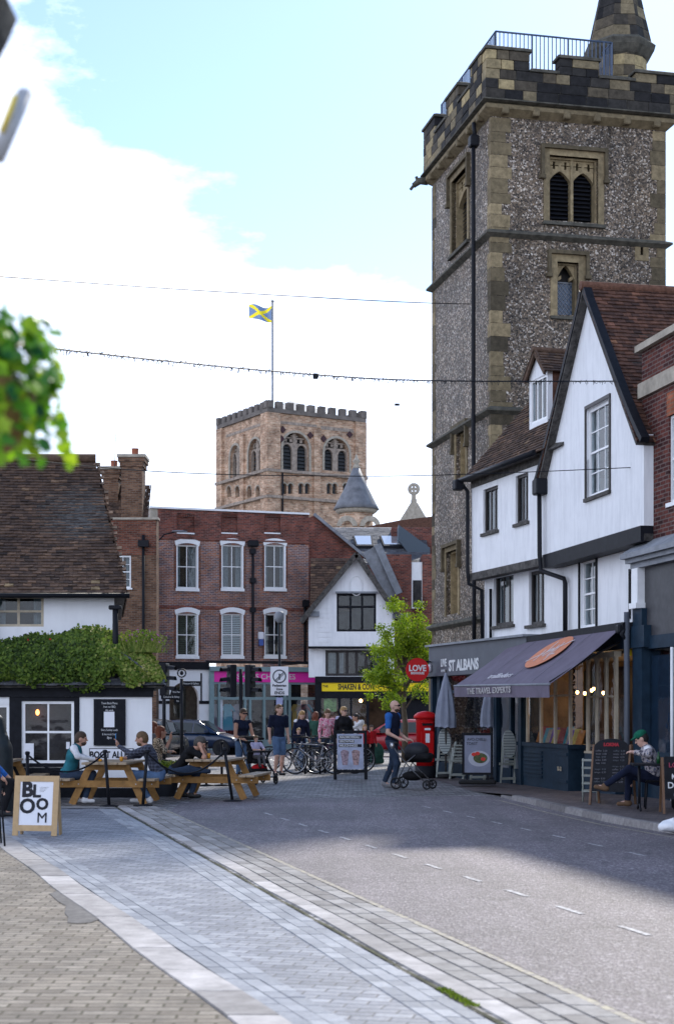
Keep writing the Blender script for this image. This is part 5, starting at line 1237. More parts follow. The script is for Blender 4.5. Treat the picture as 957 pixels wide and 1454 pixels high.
sash(GS, *win, y=.03, fm='black', nx=3, nz=1, fr=.1, bar=.1, meet=False, sill=None); B('window_head', MT['lead'], GS, (win[0]-.06, win[1]+.06, -.15, .05, win[3]+.0, win[3]+.09)); B('transom', MT['black'], GS, (win[0], win[1], .02, .12, win[2]+(win[3]-win[2])*.62, win[2]+(win[3]-win[2])*.68))
for s_ in (-1, 1):
    ft = Vector(((xl if s_ < 0 else xr_)+s_*.35, -.35, fzS-.35*(azS-fzS)/(ap_-xl))); tp = Vector((ap_, -.35, azS+.14)); v_ = tp-ft
    mb = MB(); tiles(mb, ft, (0,1,0), v_, 5.0, v_.length, tw=.22, th=.16, rseed=50+s_); mb.build('roof', MT['tile'], GS)
    mb = MB(); mb.bar(ft+Vector((0,-.02,-.12)), tp+Vector((0,-.02,-.12)), .08, .24); mb.build('bargeboard', MT['timber'], GS)
# roof range to the left, side wall
mb = MB(); tiles(mb, (wS(440)-.0, .35, zS(868)), (1,0,0), (0, 1, 1.25), wS(500)-wS(440), 3.4, tw=.22, th=.16, rseed=55); mb.build('roof', MT['tile'], GS)
B('lead_gutter', MT['lead'], GS, (xl-.05, xl+.5, -.2, .4, zS(868)-.25, zS(868)-.02), (xr_-.1, xr_+.7, -.2, .4, zS(872)-.2, zS(872)))
B('jetty_beam', MT['black'], GS, (xl, xr_+.05, -.12, .25, zS(921), zS(918.1)))
mb = MB(); mb.wall(xl, xr_, zS(962), zS(921), [(wS(462), xr_-.3, zS(960), zS(923))], .35, .25); mb.build('first_floor_wall', MT['white'], GS)
sash(GS, wS(462), xr_-.3, zS(960), zS(923), y=.37, fm='brown', nx=6, nz=1, fr=.12, bar=.14, meet=False, sill=None, cur='curtain')
B('fascia', MT['yellow'], GS, (wS(457), xr_+1.6, -.1, .05, zS(982), zS(970))); B('shopfront', MT['black'], GS, (xl+.3, xr_+1.7, -.16, .3, zS(969.9), zS(961)), (xl+.3, wS(456), -.12, .3, 0, zS(970)), (wS(456), xr_+1.7, -.08, .2, zS(992), zS(982.1)), (wS(480), wS(484), -.08, .2, 0, zS(992)), (wS(497), wS(500), -.05, .2, 0, zS(992)), (wS(520), wS(524), -.05, .2, 0, zS(992)), (wS(456), wS(480), -.05, .2, 0, .6), (xr_-.4, xr_+1.7, .25, .6, 0, zS(992)))
text('SHAKEN & COW', 'lettering', MT['ink'], GS, .36, (wS(506), -.105, zS(976)), sx=.62, off=.012); text('THE', 'lettering', MT['ink'], GS, .14, (wS(462), -.105, zS(975)), sx=1.0, off=.003)
B('pane', MT['glassd'], GS, (wS(456), wS(520), .05, .06, .6, zS(992))); B('room', mat('brown cafe interior', (.10,.06,.035), .9, noise=.7, nscale=1.5), GS, (wS(450), xr_, 3.5, 3.6, 0, 3.2), (wS(450), xr_, .3, 3.5, 3.1, 3.2))
mb = MB(); mb.ellipsoid((wS(513), 1.5, 2.3), (.08,.08,.08)); mb.build('ceiling_lamp', lampm, GS)
B('poster', mat('green poster', (.15,.3,.08), .6, noise=.8, nscale=4), GS, (wS(460), wS(478), .1, .12, 1.8, 2.6)); B('poster', mat('colourful poster', (.3,.15,.1), .6, noise=.9, nscale=6), GS, (wS(460), wS(478), .1, .12, .9, 1.6))
# building with skylights behind
BK = thing('slate_roofed_building', 'brick building with slate roof and two skylights behind the gabled shop', 'building', (X(437, 78), 78, -.2)); YK = 78
kx_ = lambda px, Y=78: X(px, Y)-X(437, 78); kz = lambda py, Y=78: Z(py, Y)+.2
mb = MB(); mb.wall(kx_(437), kx_(516), 0, kz(790), [], 0, .3); mb.add([(kx_(437),0,kz(790)),(kx_(516),0,kz(790)),(kx_(446),0,kz(732)),(kx_(437),0,kz(736))], [(0,1,2,3)]); mb.box(kx_(437), kx_(437)+.3, .3, 9, 0, kz(735)); mb.build('wall', MT['bredd'], BK)
mb = MB(); mb.bar((kx_(446), -.1, kz(732)+.05), (kx_(520), -.1, kz(794)+.05), .5, .14, up=(0,0,1)); mb.build('sloping_coping', MT['lead'], BK)
ro = Vector((kx_(516), .2, kz(792))); rt = kz(750, 84)
mb = MB(); mb.cur = .6
z0k, z1k = kz(800), kz(749, 84); v_ = Vector((0, 6, z1k-z0k)); tiles(mb, (kx_(446), .2, z0k), (1,0,0), v_, kx_(612)-kx_(446), v_.length, tw=.3, th=.25, rseed=61, inside=lambda a, b: a > (kx_(520)-kx_(446))*(1-b/v_.length)-.3); rr_ = mb.build('roof', MT['slate'], BK)
mb = MB(); mb.poly([(kx_(446), .1, z0k-.05), (kx_(612), .1, z0k-.05), (kx_(612), 6.1, z1k-.05), (kx_(446), 6.1, z1k-.05)]); mb.build('roof_deck', MT['lead'], rr_)
for (a, b) in ((505, 538), (545, 583)):
    f0, f1 = .38, .68; q = lambda px, f, l=.08: (kx_(px)+(-.35*(1-f)), .2+6*f, z0k+(z1k-z0k)*f+l)
    mb = MB(); P = [q(a, f1), q(b-4, f1), q(b, f0), q(a+8, f0)]; mb.prism(P, (0,0,.12)); sk = mb.build('skylight', MT['black'], rr_)
    mb = MB(); P = [q(a+3, f1-.03, .21), q(b-6, f1-.03, .21), q(b-3, f0+.03, .21), q(a+9, f0+.03, .21)]; mb.prism(P, (0,0,.01)); mb.build('pane', mat('skylight glass', (.55,.58,.62), .08, spec=1, metal=.6), sk)
B('wall', MT['bredd'], BK, (kx_(541), kx_(583), -1.0, 1.0, 0, kz(787, 77)), (kx_(598), kx_(618), -1, 1, 0, kz(787, 77))); 
B('white_bay', MT['wpaint'], BK, (kx_(583)+.0, kx_(598), -.9, -.6, kz(818, 77), kz(798, 77)), (kx_(583), kx_(598), -.95, -.9, kz(864, 77), kz(818, 77))); B('pane', MT['interior'], BK, (kx_(584)+.03, kx_(597), -.97, -.955, kz(862, 77), kz(824, 77)))
mb = MB(); mb.prism([(kx_(568), 2, kz(738)), (kx_(614), 2, kz(772)), (kx_(614), 2, kz(790)), (kx_(590), 2, kz(790)), (kx_(568), 2, kz(760))], (0, 4, 0)); mb.build('lead_dormer', mat('dark blue lead', (.06,.085,.11), .5), BK)
mb = MB(); mb.bar((kx_(524), -2.0, kz(786)), (kx_(558), -2.0, kz(850)), .8, .3, up=(0,-1,0)); mb.bar((kx_(534), -2.2, kz(780)), (kx_(564), -2.2, kz(848)), .35, .35, up=(0,-1,0)); mb.build('lead_valley', MT['lead'], BK)
B('side_wall', MT['bredd'], BK, (kx_(560), kx_(640), 4, 9, 0, kz(755, 84)))
RD = thing('far_roof', 'dark red tiled roof between the conical turret and the stone cross', 'roof', (X(520, 90), 90, 0)); mb = MB(); a = X(520, 90); mb.prism([(0, 0, Z(770, 90)), (X(640, 90)-a, 0, Z(770, 90)), (X(640, 90)-a, 0, Z(730, 90)), (X(566, 90)-a, 0, Z(739, 90)), (0, 0, Z(748, 90))], (0, 3, 0)); mb.build('roof_slope', MT['tilered'], RD); B('wall', MT['bredd'], RD, (0, X(640, 90)-a, .2, 2.8, 0, Z(770, 90)))
# ================================================================== abbey tower
AB = thing('abbey_tower', 'distant square medieval brick tower with battlements behind the rooftops', 'tower', (-8.4, 190, -3), R(30.5)); AS = 13.6
FA = Fac((-8.4, 190), (math.cos(R(30.5)), math.sin(R(30.5))))
def aleft(px): # distance from the near corner along the left face
    k = (px-CX)/F; dx, dy = -math.sin(R(30.5)), math.cos(R(30.5)); return (k*190+8.4)/(dx-k*dy)
at_ = Z(583, 190)+3; 
def abz(px, py): return FA.z(px, py)+3
def face_feat(mb_w, side):
    pass
fr = [((399, 441), (612, 668)), ((458, 498), (620, 669))]
hol = []
for (a, b), (t_, b_) in fr: hol.append((FA.x(a)+.25, FA.x(b)-.25, abz((a+b)/2, b_), abz((a+b)/2, t_)-.2))
sm = []
for a in (400, 409, 424, 433, 464, 472, 487): sm.append((FA.x(a), FA.x(a+7), abz(a, 701), abz(a, 686)))
def abbey_face(holes, smalls, lf):
    mb = MB(); mb.wall(0, AS, 0, at_, holes+smalls, 0, 1.2)
    for h in holes: mb.archfill(h[0], h[1], h[3]-(h[1]-h[0])/2, h[3], .0, 1.2)
    for h in smalls: mb.archfill(h[0], h[1], h[3]-(h[1]-h[0])/2, h[3], .0, .5)
    if lf: mb.xf(Matrix(((0,1,0,0),(-1,0,0,AS),(0,0,1,0),(0,0,0,1))))
    mb.build('wall', MT['abbey'], AB)
    LM = Matrix(((0,1,0,0),(-1,0,0,AS),(0,0,1,0),(0,0,0,1)))
    for h in holes+smalls:
        mb = MB(); big_ = h in holes; w_ = .28 if big_ else .14; r_ = (h[1]-h[0])/2
        arcring(mb, (h[0]+h[1])/2, h[3]-r_, r_, r_+w_, -.10 if big_ else -.05, .1, 12)
        if big_: mb.box(h[0]-.28, h[0], -.1, .1, h[2], h[3]-r_); mb.box(h[1], h[1]+.28, -.1, .1, h[2], h[3]-r_)
        if lf: mb.xf(LM)
        mb.build('arch_trim', MT['lime'], AB)
    for h in holes:
        mb = MB()
        c = (h[0]+h[1])/2; w_ = (h[1]-h[0])/2; zs_ = h[3]-w_; zt = zs_+.1
        mb.box(c-.22, c+.22, .35, .7, h[2], h[3]); 
        for s_ in (-1, 1):
            a, b = (h[0], c-.22) if s_ < 0 else (c+.22, h[1]); mb.archfill(a+.15, b-.15, zs_-.4, zt+.3, .35, .35); mb.box(a, a+.15, .35, .7, h[2], zt+.3); mb.box(b-.15, b, .35, .7, h[2], zt+.3)
        for i in range(4): x = h[0]+.4+i*(2*w_-.8)/4; mb.obox((x+.25, .5, zt+.8), (.16,0,.0), (0,.1,0), (0,0,.18))
        mb.box(h[0], h[1], .4, .7, zt+.3, zt+.5); mb.box(h[0]+.2, h[1]-.2, .4, .7, zt+1.05, zt+1.2); mb.box(c-.5, c+.5, .4, .7, zt+1.3, zt+1.45)
        if lf: mb.xf(LM)
        mb.build('tracery', MT['abbeyd'], AB)
    mb = MB()
    for h in holes:
        z = h[2]+.1
        while z < h[3]-(h[1]-h[0])/2+.2: mb.add([(h[0],.75,z),(h[1],.75,z),(h[1],1.1,z+.38),(h[0],1.1,z+.38),(h[0],.75,z+.08),(h[1],.75,z+.08),(h[1],1.1,z+.46),(h[0],1.1,z+.46)], [(3,2,1,0),(4,5,6,7),(0,1,5,4)]); z += .45
        mb.box(h[0], h[1], 1.15, 1.2, h[2], h[3])
    for h in smalls: mb.box(h[0], h[1], .55, .6, h[2], h[3]); mb.box((h[0]+h[1])/2-.04, (h[0]+h[1])/2+.04, .3, .5, h[2], h[3])
    if lf: mb.xf(Matrix(((0,1,0,0),(-1,0,0,AS),(0,0,1,0),(0,0,0,1))))
    mb.build('louvres', mat('grey slate louvres', (.05,.055,.06), .7), AB)
abbey_face(hol, sm, False)
hl = []
for (a, b), (t_, b_) in (((327, 341), (632, 678)), ((353, 371), (623, 670))):
    u0, u1 = AS-aleft(a), AS-aleft(b); Y_ = 190+math.cos(R(30.5))*aleft((a+b)/2); hl.append((u0, u1, Z(b_, Y_)+3, Z(t_, Y_)+3))
sl2 = []
for a in (322, 334, 351, 363):
    u0, u1 = AS-aleft(a), AS-aleft(a+6); Y_ = 190+math.cos(R(30.5))*aleft(a+3); sl2.append((u0, u1, Z(706, Y_)+3, Z(690, Y_)+3))
abbey_face(hl, sl2, True)
B('wall', MT['abbey'], AB, (1.2, AS, AS-1.2, AS, 0, at_), (AS-1.2, AS, 1.2, AS-1.2, 0, at_))
B('pilaster', MT['abbey'], AB, (-.3, 1.5, -.35, -.001, 0, at_-.2), (-.35, -.001, -.3, 1.5, 0, at_-.2), (AS-1.3, AS+.3, -.35, -.001, 0, at_-.2), (AS/2-.5, AS/2+.4, -.3, -.001, 0, abz(450, 612)), (-.35, -.001, AS-1.3, AS+.3, 0, at_-.2), (-.3, -.001, AS/2-.5, AS/2+.4, 0, abz(450, 612)))
for py_ in (672, 709): B('string_course', MT['abbeyd'], AB, (-.45, AS+.45, -.5, -.0, abz(430, py_)-.15, abz(430, py_)+.2), (-.5, 0, 0, AS+.4, abz(430, py_)-.15, abz(430, py_)+.2))
B('plaster_band', MT['abbeyd'], AB, (1.6, AS/2, -.05, -.001, abz(430, 605), abz(430, 601)), (AS/2+.6, AS-1.4, -.05, -.001, abz(480, 612), abz(480, 607)), (-.05, -.001, 2, AS-2, abz(430, 606), abz(430, 602)))
mb = MB()
for px_, py_ in ((440, 618), (459, 623), (401, 610), (496, 617), (399, 623)):
    x_ = FA.x(px_); z_ = abz(px_, py_); mb.obox((x_, -.08, z_), (.22,0,.22), (0,.1,0), (-.22,0,.22))
mb.build('carved_lozenges', mat('dark lozenge stone', (.06,.03,.035), .8), AB)
mb = MB(); n_ = 9; st = AS/n_
for i in range(n_+1):
    for (ax, ay) in (((i*st-.42), None), (None, (i*st-.42)), ((i*st-.42), 'b'), ('b', (i*st-.42))):
        if ay is None: mb.box(ax, ax+.85, -.2, .5, at_+.35, at_+1.25)
        elif ax is None: mb.box(-.2, .5, ay, ay+.85, at_+.35, at_+1.25)
        elif ay == 'b': mb.box(ax, ax+.85, AS-.5, AS+.2, at_+.35, at_+1.25)
        else: mb.box(AS-.5, AS+.2, ay, ay+.85, at_+.35, at_+1.25)
mb.box(-.3, AS+.3, -.3, .5, at_-.15, at_+.35); mb.box(-.3, .5, .5, AS+.3, at_-.15, at_+.35); mb.box(.5, AS+.3, AS-.5, AS+.3, at_-.15, at_+.35); mb.box(AS-.5, AS+.3, .5, AS-.5, at_-.15, at_+.35)
mb.build('battlements', mat('dark grey battlement stone', (.15,.13,.115), .9, noise=.4, nscale=1), AB)
mb = MB(); mb.add([(.5,.5,at_),(AS-.5,.5,at_),(AS-.5,AS-.5,at_),(.5,AS-.5,at_),(AS/2,AS/2,at_+3.1)], [(0,1,4),(1,2,4),(2,3,4),(3,0,4)]); mb.build('roof', MT['lead'], AB)
pipe(AB, [(FA.x(399), -.4, abz(399, 672)), (FA.x(399), -.4, abz(399, 740))], .12)
FP = thing('flagpole', 'thin white pole with a blue and yellow flag flying above the abbey tower', 'flagpole', (X(387, 196), 196, 30), 0)
zt = Z(428, 196)-30; mb = MB(); mb.tube([(0,0,0),(0,0,zt)], .13, 8); mb.build('pole', MT['lead'], FP); mb = MB(); mb.ellipsoid((0,0,zt+.1), (.25,.25,.2)); mb.build('finial', MT['chrome'], FP)
def flag_col():
    m = bpy.data.materials.new('blue flag with yellow saltire'); m.use_nodes = True; t = m.node_tree; b = t.nodes['Principled BSDF']
    at = t.nodes.new('ShaderNodeAttribute'); at.attribute_name = 'rnd'; c = ramp(t, [(0, (.16,.24,.42)), (.5, (.85,.72,.02))], at.outputs['Fac'], 'CONSTANT'); t.links.new(c, b.inputs['Base Color'])
    tr = t.nodes.new('ShaderNodeBsdfTranslucent'); t.links.new(c, tr.inputs[0]); ms = t.nodes.new('ShaderNodeMixShader'); ms.inputs[0].default_value = .4; t.links.new(b.outputs[0], ms.inputs[1]); t.links.new(tr.outputs[0], ms.inputs[2]); t.links.new(ms.outputs[0], t.nodes['Material Output'].inputs[0]); return m
mb = MB(); nx_, nz_ = 30, 20; W2, H2 = 2.9, 1.75; z0_ = zt-.5
def fp(i, j):
    u = i/nx_; v = j/nz_; return (-.12-W2*u, .5*math.sin(u*7+v*1.5), z0_-H2*v-.18*math.sin(u*5)-.25*(1-u)*v*1.0+.15*u*v)
for i in range(nx_):
    for j in range(nz_):
        u, v = (i+.5)/nx_, (j+.5)/nz_; mb.cur = 1 if abs(u-v) < .11 or abs(u-(1-v)) < .11 else 0; mb.poly([fp(i, j), fp(i+1, j), fp(i+1, j+1), fp(i, j+1)])
mb.build('flag', flag_col(), FP)
# conical stair turret and stone cross gable
CT = thing('conical_turret', 'grey conical spire turret rising in front of the abbey tower', 'turret', (X(506, 160), 160, 0))
ct = lambda py: Z(py, 160); rr = 31*160/F
mb = MB(); mb.lathe([(rr*.78, 10), (rr*.78, ct(728))], (0,0,0), 10, .2); mb.build('drum', MT['abbey'], CT)
mb = MB(); mb.lathe([(rr*.80, ct(730)), (rr*.95, ct(727)), (rr*.95, ct(723)), (rr*.8, ct(723))], (0,0,0), 20); mb.build('dentil_cornice', MT['lime'], CT)
mb = MB(); mb.lathe([(rr*1.06, ct(724)), (rr*.96, ct(718)), (rr*.5, ct(690)), (rr*.17, ct(665))], (0,0,0), 14); mb.build('spire', mat('weathered spire slates', (.15,.155,.17), .6, noise=.35, nscale=1.2, bump=.3, bscale=5), CT)
mb = MB(); mb.lathe([(rr*.17, ct(665)), (.35, ct(662)), (.2, ct(658)), (.42, ct(655)), (.2, ct(651)), (.05, ct(645))], (0,0,0), 10); mb.build('finial', MT['lime'], CT)
mb = MB()
for dx, ry_ in ((-.9, 1.6), (1.25, 1.6)): arcring(mb, dx*1.1, ct(750), .55, 1.05, -rr*.84, -rr*.7, 12)
mb.build('arch_trim', MT['lime'], CT)
SC = thing('stone_cross_gable', 'pale stone gable topped by a wheel cross right of the conical turret', 'gable', (X(588, 140), 140, 0)); sc = lambda py: Z(py, 140); su = 140/F
mb = MB(); mb.prism([(-32*su, 0, sc(765)), (30*su, 0, sc(765)), (26*su, 0, sc(750)), (5*su, 0, sc(714)), (-5*su, 0, sc(714)), (-20*su, 0, sc(738))], (0, 1.5, 0)); mb.build('gable', MT['lime'], SC)
B('wall', MT['abbeyd'], SC, (-32*su, 30*su, .1, 1.4, 0, sc(765)))
mb = MB(); mb.box(-4*su, 4*su, .3, .9, sc(714), sc(708)); mb.box(-3*su, 3*su, .4, .8, sc(708), sc(700)); mb.box(-1.6*su, 1.6*su, .45, .75, sc(700), sc(686)); mb.box(-8*su, 8*su, .46, .74, sc(693)-.12, sc(693)+.12)
P = [(6.6*su*math.cos(k*math.pi/12), .6, sc(693)+6.6*su*math.sin(k*math.pi/12)) for k in range(24)]; mb.tube(P, .16, 6, closed=True)
mb.build('wheel_cross', MT['lime'], SC)
# distant mass closing the gaps at street level, right of the white gable shop
FB = thing('far_shop', 'brown brick shop front half hidden behind the green tree', 'shop', (X(556, 76), 76, -.2)); w_ = X(640, 76)-X(556, 76)
mb = MB(); mb.wall(0, w_, 0, 5.0, [(.5, 1.4, .3, 2.6), (1.9, 2.9, .3, 2.6)], 0, .3); mb.build('wall', MT['bbrown'], FB); B('awning', MT['cream'], FB, (.2, w_, -.7, 0, 2.75, 2.95)); B('window', MT['glass'], FB, (.5, 1.4, .1, .12, .3, 2.6), (1.9, 2.9, .1, .12, .3, 2.6)); B('room', MT['interior'], FB, (0, w_, 1, 1.1, 0, 3))
# closing off the square on the left between the pub and the brick house
# ================================================================== people: one continuous body each, grown from tapered limbs
def surface_nets(D, org, h):
    nx, ny, nz = D.shape; ins = D < 0
    c = [ins[i:nx-1+i, j:ny-1+j, k:nz-1+k] for i in (0,1) for j in (0,1) for k in (0,1)]
    s_ = sum(x.astype(np.int8) for x in c); act = (s_ > 0) & (s_ < 8)
    idx = -np.ones(act.shape, dtype=np.int64); ii = np.argwhere(act); idx[act] = np.arange(len(ii))
    acc = np.zeros((len(ii), 3)); cnt = np.zeros(len(ii)); I, J, K = ii.T
    cor = [(i,j,k) for i in (0,1) for j in (0,1) for k in (0,1)]
    for a in cor:
        for ax in range(3):
            if a[ax]: continue
            b = list(a); b[ax] = 1
            da = D[I+a[0], J+a[1], K+a[2]]; db = D[I+b[0], J+b[1], K+b[2]]; m = (da < 0) != (db < 0)
            t = np.where(m, da/np.where(m, da-db, 1), 0); p_ = np.array(a, float)[None, :].repeat(len(ii), 0); p_[:, ax] += t
            acc[m] += p_[m]; cnt[m] += 1
    V = (ii+acc/np.maximum(cnt, 1)[:, None])*h+np.array(org)
    Fs = []
    for ax in range(3):
        o = [0,0,0]; o[ax] = 1
        A0 = ins[:nx-o[0], :ny-o[1], :nz-o[2]]; B0 = ins[o[0]:, o[1]:, o[2]:]
        e = np.argwhere(A0 != B0); u, v = [(1,2),(2,0),(0,1)][ax]
        ok = (e[:, u] > 0) & (e[:, v] > 0) & (e[:, 0] < nx-1+(ax == 0)*0) & (e[:, u] < act.shape[u]) & (e[:, v] < act.shape[v]) & (e[:, ax] < act.shape[ax]); e = e[ok]
        def g(du, dv): q = e.copy(); q[:, u] -= du; q[:, v] -= dv; return idx[q[:,0], q[:,1], q[:,2]]
        Q = np.stack([g(1,1), g(0,1), g(0,0), g(1,0)], 1); fl = ~A0[e[:,0], e[:,1], e[:,2]]; Q[fl] = Q[fl][:, ::-1]; Fs.append(Q[(Q >= 0).all(1)])
    return V, np.concatenate(Fs)
def grow(name, prims, m, parent, h=.012, k=.03):
    """prims: ('c', p0, p1, r0, r1) tapered capsule | ('e', centre, radii, 3x3 rotation)"""
    lo = np.full(3, 1e9); hi = -lo
    bb = []
    for p in prims:
        if p[0] == 'c': P = np.array([p[1], p[2]], float); r = max(p[3], p[4])
        else: P = np.array([p[1]], float); r = max(p[2])
        bb.append((P.min(0)-r, P.max(0)+r)); lo = np.minimum(lo, bb[-1][0]); hi = np.maximum(hi, bb[-1][1])
    lo = lo-3*h-.01; n = np.ceil((hi-lo+3*h+.01)/h).astype(int)+1
    D = np.full(n, .3, dtype=np.float32); mg = k*1.3+3*h
    for p, (a, b) in zip(prims, bb):
        i0 = np.maximum(((a-mg-lo)/h).astype(int), 0); i1 = np.minimum(((b+mg-lo)/h).astype(int)+2, n)
        g = np.meshgrid(*[lo[q]+h*np.arange(i0[q], i1[q]) for q in range(3)], indexing='ij')
        if p[0] == 'c':
            A_ = np.array(p[1], float); Bv = np.array(p[2], float)-A_; L2 = max(1e-9, (Bv**2).sum())
            t = np.clip(sum((g[q]-A_[q])*Bv[q] for q in range(3))/L2, 0, 1)
            d = np.sqrt(sum((g[q]-A_[q]-t*Bv[q])**2 for q in range(3)))-(p[3]+(p[4]-p[3])*t)
        else:
            C = np.array(p[1], float); Rm = np.array(p[3]) if len(p) > 3 and p[3] is not None else np.eye(3)
            l = [g[q]-C[q] for q in range(3)]; w = [sum(Rm[r_, q]*l[r_] for r_ in range(3)) for q in range(3)]     # Rm^T * l
            r = p[2]; q0 = np.sqrt(sum((w[q]/r[q])**2 for q in range(3))); d = (q0-1)*min(r)*.5+(q0-1)*.5*float(np.mean(r))
        kk = p[5] if len(p) > 5 else k
        s_ = tuple(slice(i0[q], i1[q]) for q in range(3)); D0 = D[s_]; hh = np.maximum(kk-np.abs(D0-d), 0)/kk
        D[s_] = np.minimum(D0, d)-hh*hh*kk*.25
    V, Q = surface_nets(D, lo, h)
    me = bpy.data.meshes.new(name); me.from_pydata(V.tolist(), [], Q.tolist()); me.polygons.foreach_set('use_smooth', np.ones(len(Q), bool)); me.materials.append(m); me.update()
    o = bpy.data.objects.new(name, me); COL.objects.link(o); o.parent = parent; return o
skin = mat('skin', (.42,.23,.16), .55, noise=.08, nscale=10); skinp = mat('fair skin', (.52,.32,.25), .55, noise=.08, nscale=10)
HAIR = {k: mat(k+' hair', c, .6, noise=.35, nscale=40, bump=.5, bscale=60) for k, c in dict(brown=(.05,.03,.018), dark=(.015,.012,.012), blond=(.30,.18,.07), fair=(.11,.065,.03), grey=(.06,.055,.05), red=(.14,.04,.02)).items()}
shoeblk = mat('black shoes', (.012,.012,.013), .5); shoewht = mat('white trainers', (.62,.62,.63), .6); shoegrey = mat('grey trainers', (.2,.2,.21), .7); suede = mat('brown suede boots', (.12,.07,.04), .9)
def V3(*a): return np.array(a, float)
def person(label, loc, rz, height=1.75, lean=0.0, pelvis=None, arms=None, legs=None, yaw=0, pitch=0, hair='brown', hairlen=0, bald=False, top=None, bottom=None, shoes=None, sleeve=1.0, hem=1.0, outer=None, sk=None, glasses=False, cap=None, female=False, beard=None, h=.012, group=None, extra=None, gloves=None):
    """local axes: faces -Y, x to its left/right, feet near z=0. arms/legs: [(mid joint, end joint, direction of the hand/foot)] for -x then +x"""
    sk = sk or skin; s = height/1.75
    P = thing('person', label, 'person', loc, rz, group)
    pel = V3(*(pelvis or (0, 0, .94)))*(s if pelvis is None else 1)
    cl, sn = math.cos(lean), math.sin(lean)
    def up(x, y, z): return pel+s*V3(x, y*cl-z*sn, z*cl+y*sn)            # torso frame, lean forward = toward -Y
    Rt = np.array([[1,0,0],[0,cl,-sn],[0,sn,cl]])
    sw = .165 if female else .195; wst = .115 if female else .135
    neck = up(0, .01, .56); hc = up(0, -.035, .70)
    Ry = np.array([[math.cos(yaw),-math.sin(yaw),0],[math.sin(yaw),math.cos(yaw),0],[0,0,1]]); Rp = np.array([[1,0,0],[0,math.cos(pitch),-math.sin(pitch)],[0,math.sin(pitch),math.cos(pitch)]]); RH = Ry@Rp
    hd = lambda x, y, z: hc+s*(RH@V3(x, y, z))
    E = lambda c, r, R_=None: ('e', c, tuple(q*s for q in r), R_)
    Cc = lambda a, b, r0, r1, k=None: ('c', a, b, r0*s, r1*s) if k is None else ('c', a, b, r0*s, r1*s, k)
    chest = up(0, .0, .38); belly = up(0, -.01, .16)
    torso = [E(chest, (sw*.92, .105, .19), Rt), E(belly, (wst, .095, .17), Rt), E(up(0, .01, .0), (.155 if not female else .16, .115, .12), Rt)]
    if female: torso += [E(up(-.07, -.085, .38), (.06,.05,.06), Rt), E(up(.07, -.085, .38), (.06,.05,.06), Rt)]
    sh = [up(-sw, .01, .50), up(sw, .01, .50)]; hip = [up(-.085, 0, -.04), up(.085, 0, -.04)]
    arms = arms or [(None, None, None), (None, None, None)]; legs = legs or [(None, None, None), (None, None, None)]
    A = []; Lg = []
    for i, sg in enumerate((-1, 1)):
        e, w, dr = arms[i]
        e = V3(*e) if e is not None else sh[i]+s*V3(sg*.05, .03, -.28); w = V3(*w) if w is not None else e+s*V3(sg*.01, -.06, -.25)
        dr = V3(*dr) if dr is not None else (w-e); dr = dr/np.linalg.norm(dr); A.append((e, w, dr))
        kn, an, fd = legs[i]
        kn = V3(*kn) if kn is not None else hip[i]+s*V3(sg*.01, -.01, -.42); an = V3(*an) if an is not None else V3(kn[0], kn[1]+.04*s, .085*s)
        fd = V3(*fd) if fd is not None else V3(sg*.15, -1, 0); fd = fd/np.linalg.norm(fd); Lg.append((kn, an, fd))
    body = list(torso)
    body += [Cc(neck-s*V3(0,0,.05), hd(0, .02, -.06), .056, .052), E(hd(0, .012, .02), (.076,.095,.095), RH), E(hd(0, -.028, -.045), (.056,.062,.07), RH), Cc(hd(0,-.03,-.10), hd(0,-.065,-.095), .026, .022)]
    body += [Cc(hd(0,-.088,.012), hd(0,-.112,-.022), .009, .014, .012), Cc(hd(-.02,-.09,-.062), hd(.02,-.09,-.062), .010, .010, .01), Cc(hd(-.05,-.078,.03), hd(.05,-.078,.03), .012, .012, .015)]
    for sg in (-1, 1): body += [E(hd(sg*.08, .01, -.01), (.012,.024,.034), RH)]
    for i, sg in enumerate((-1, 1)):
        e, w, dr = A[i]; body += [Cc(up(sg*sw*.5, .01, .49), sh[i], .06, .056), Cc(sh[i], e, .052, .040), Cc(e, w, .041, .027)]
        pal = w+s*dr*.085; sd_ = np.cross(dr, V3(0, 0, 1)); 
        if np.linalg.norm(sd_) < .2: sd_ = np.cross(dr, V3(0, 1, 0))
        sd_ /= np.linalg.norm(sd_); dn = np.cross(dr, sd_)
        dn = dn if dn[2] < 0 or abs(dr[2]) > .8 else -dn
        body += [Cc(w, w+s*dr*.05, .026, .030, .02), Cc(w+s*dr*.05-s*sd_*.018, w+s*dr*.085-s*sd_*.022, .017, .014, .015), Cc(w+s*dr*.05+s*sd_*.018, w+s*dr*.085+s*sd_*.022, .017, .014, .015)]
        for q, ln in ((-1.5, .030), (-.5, .038), (.5, .036), (1.5, .026)):
            b0 = pal+s*sd_*.0165*q; b1 = b0+s*(dr*.9+dn*.3)*ln; b2 = b1+s*(dr*.5+dn*.8)*ln*.9
            body += [Cc(b0, b1, .0095, .0085, .006), Cc(b1, b2, .0085, .007, .006)]
        tb = w+s*dr*.03+s*sd_*.03*(-sg); t1 = tb+s*(dr*.7-sd_*sg*.6)*.035; body += [Cc(tb, t1, .012, .010, .01), Cc(t1, t1+s*(dr*.9+dn*.3)*.028, .010, .008, .006)]
        kn, an, fd = Lg[i]; body += [Cc(hip[i], kn, .083, .054), Cc(kn, (kn*.6+an*.4)+s*V3(0,.012,0), .053, .052), Cc(kn*.6+an*.4, an, .050, .034), Cc(an+s*V3(0,0,-.03), an+s*V3(fd[0]*.14, fd[1]*.14, fd[2]*.14-.045), .040, .028)]
    grow('body', body, sk, P, h, .03*s)
    lerp = lambda a, b, t: a+(b-a)*t
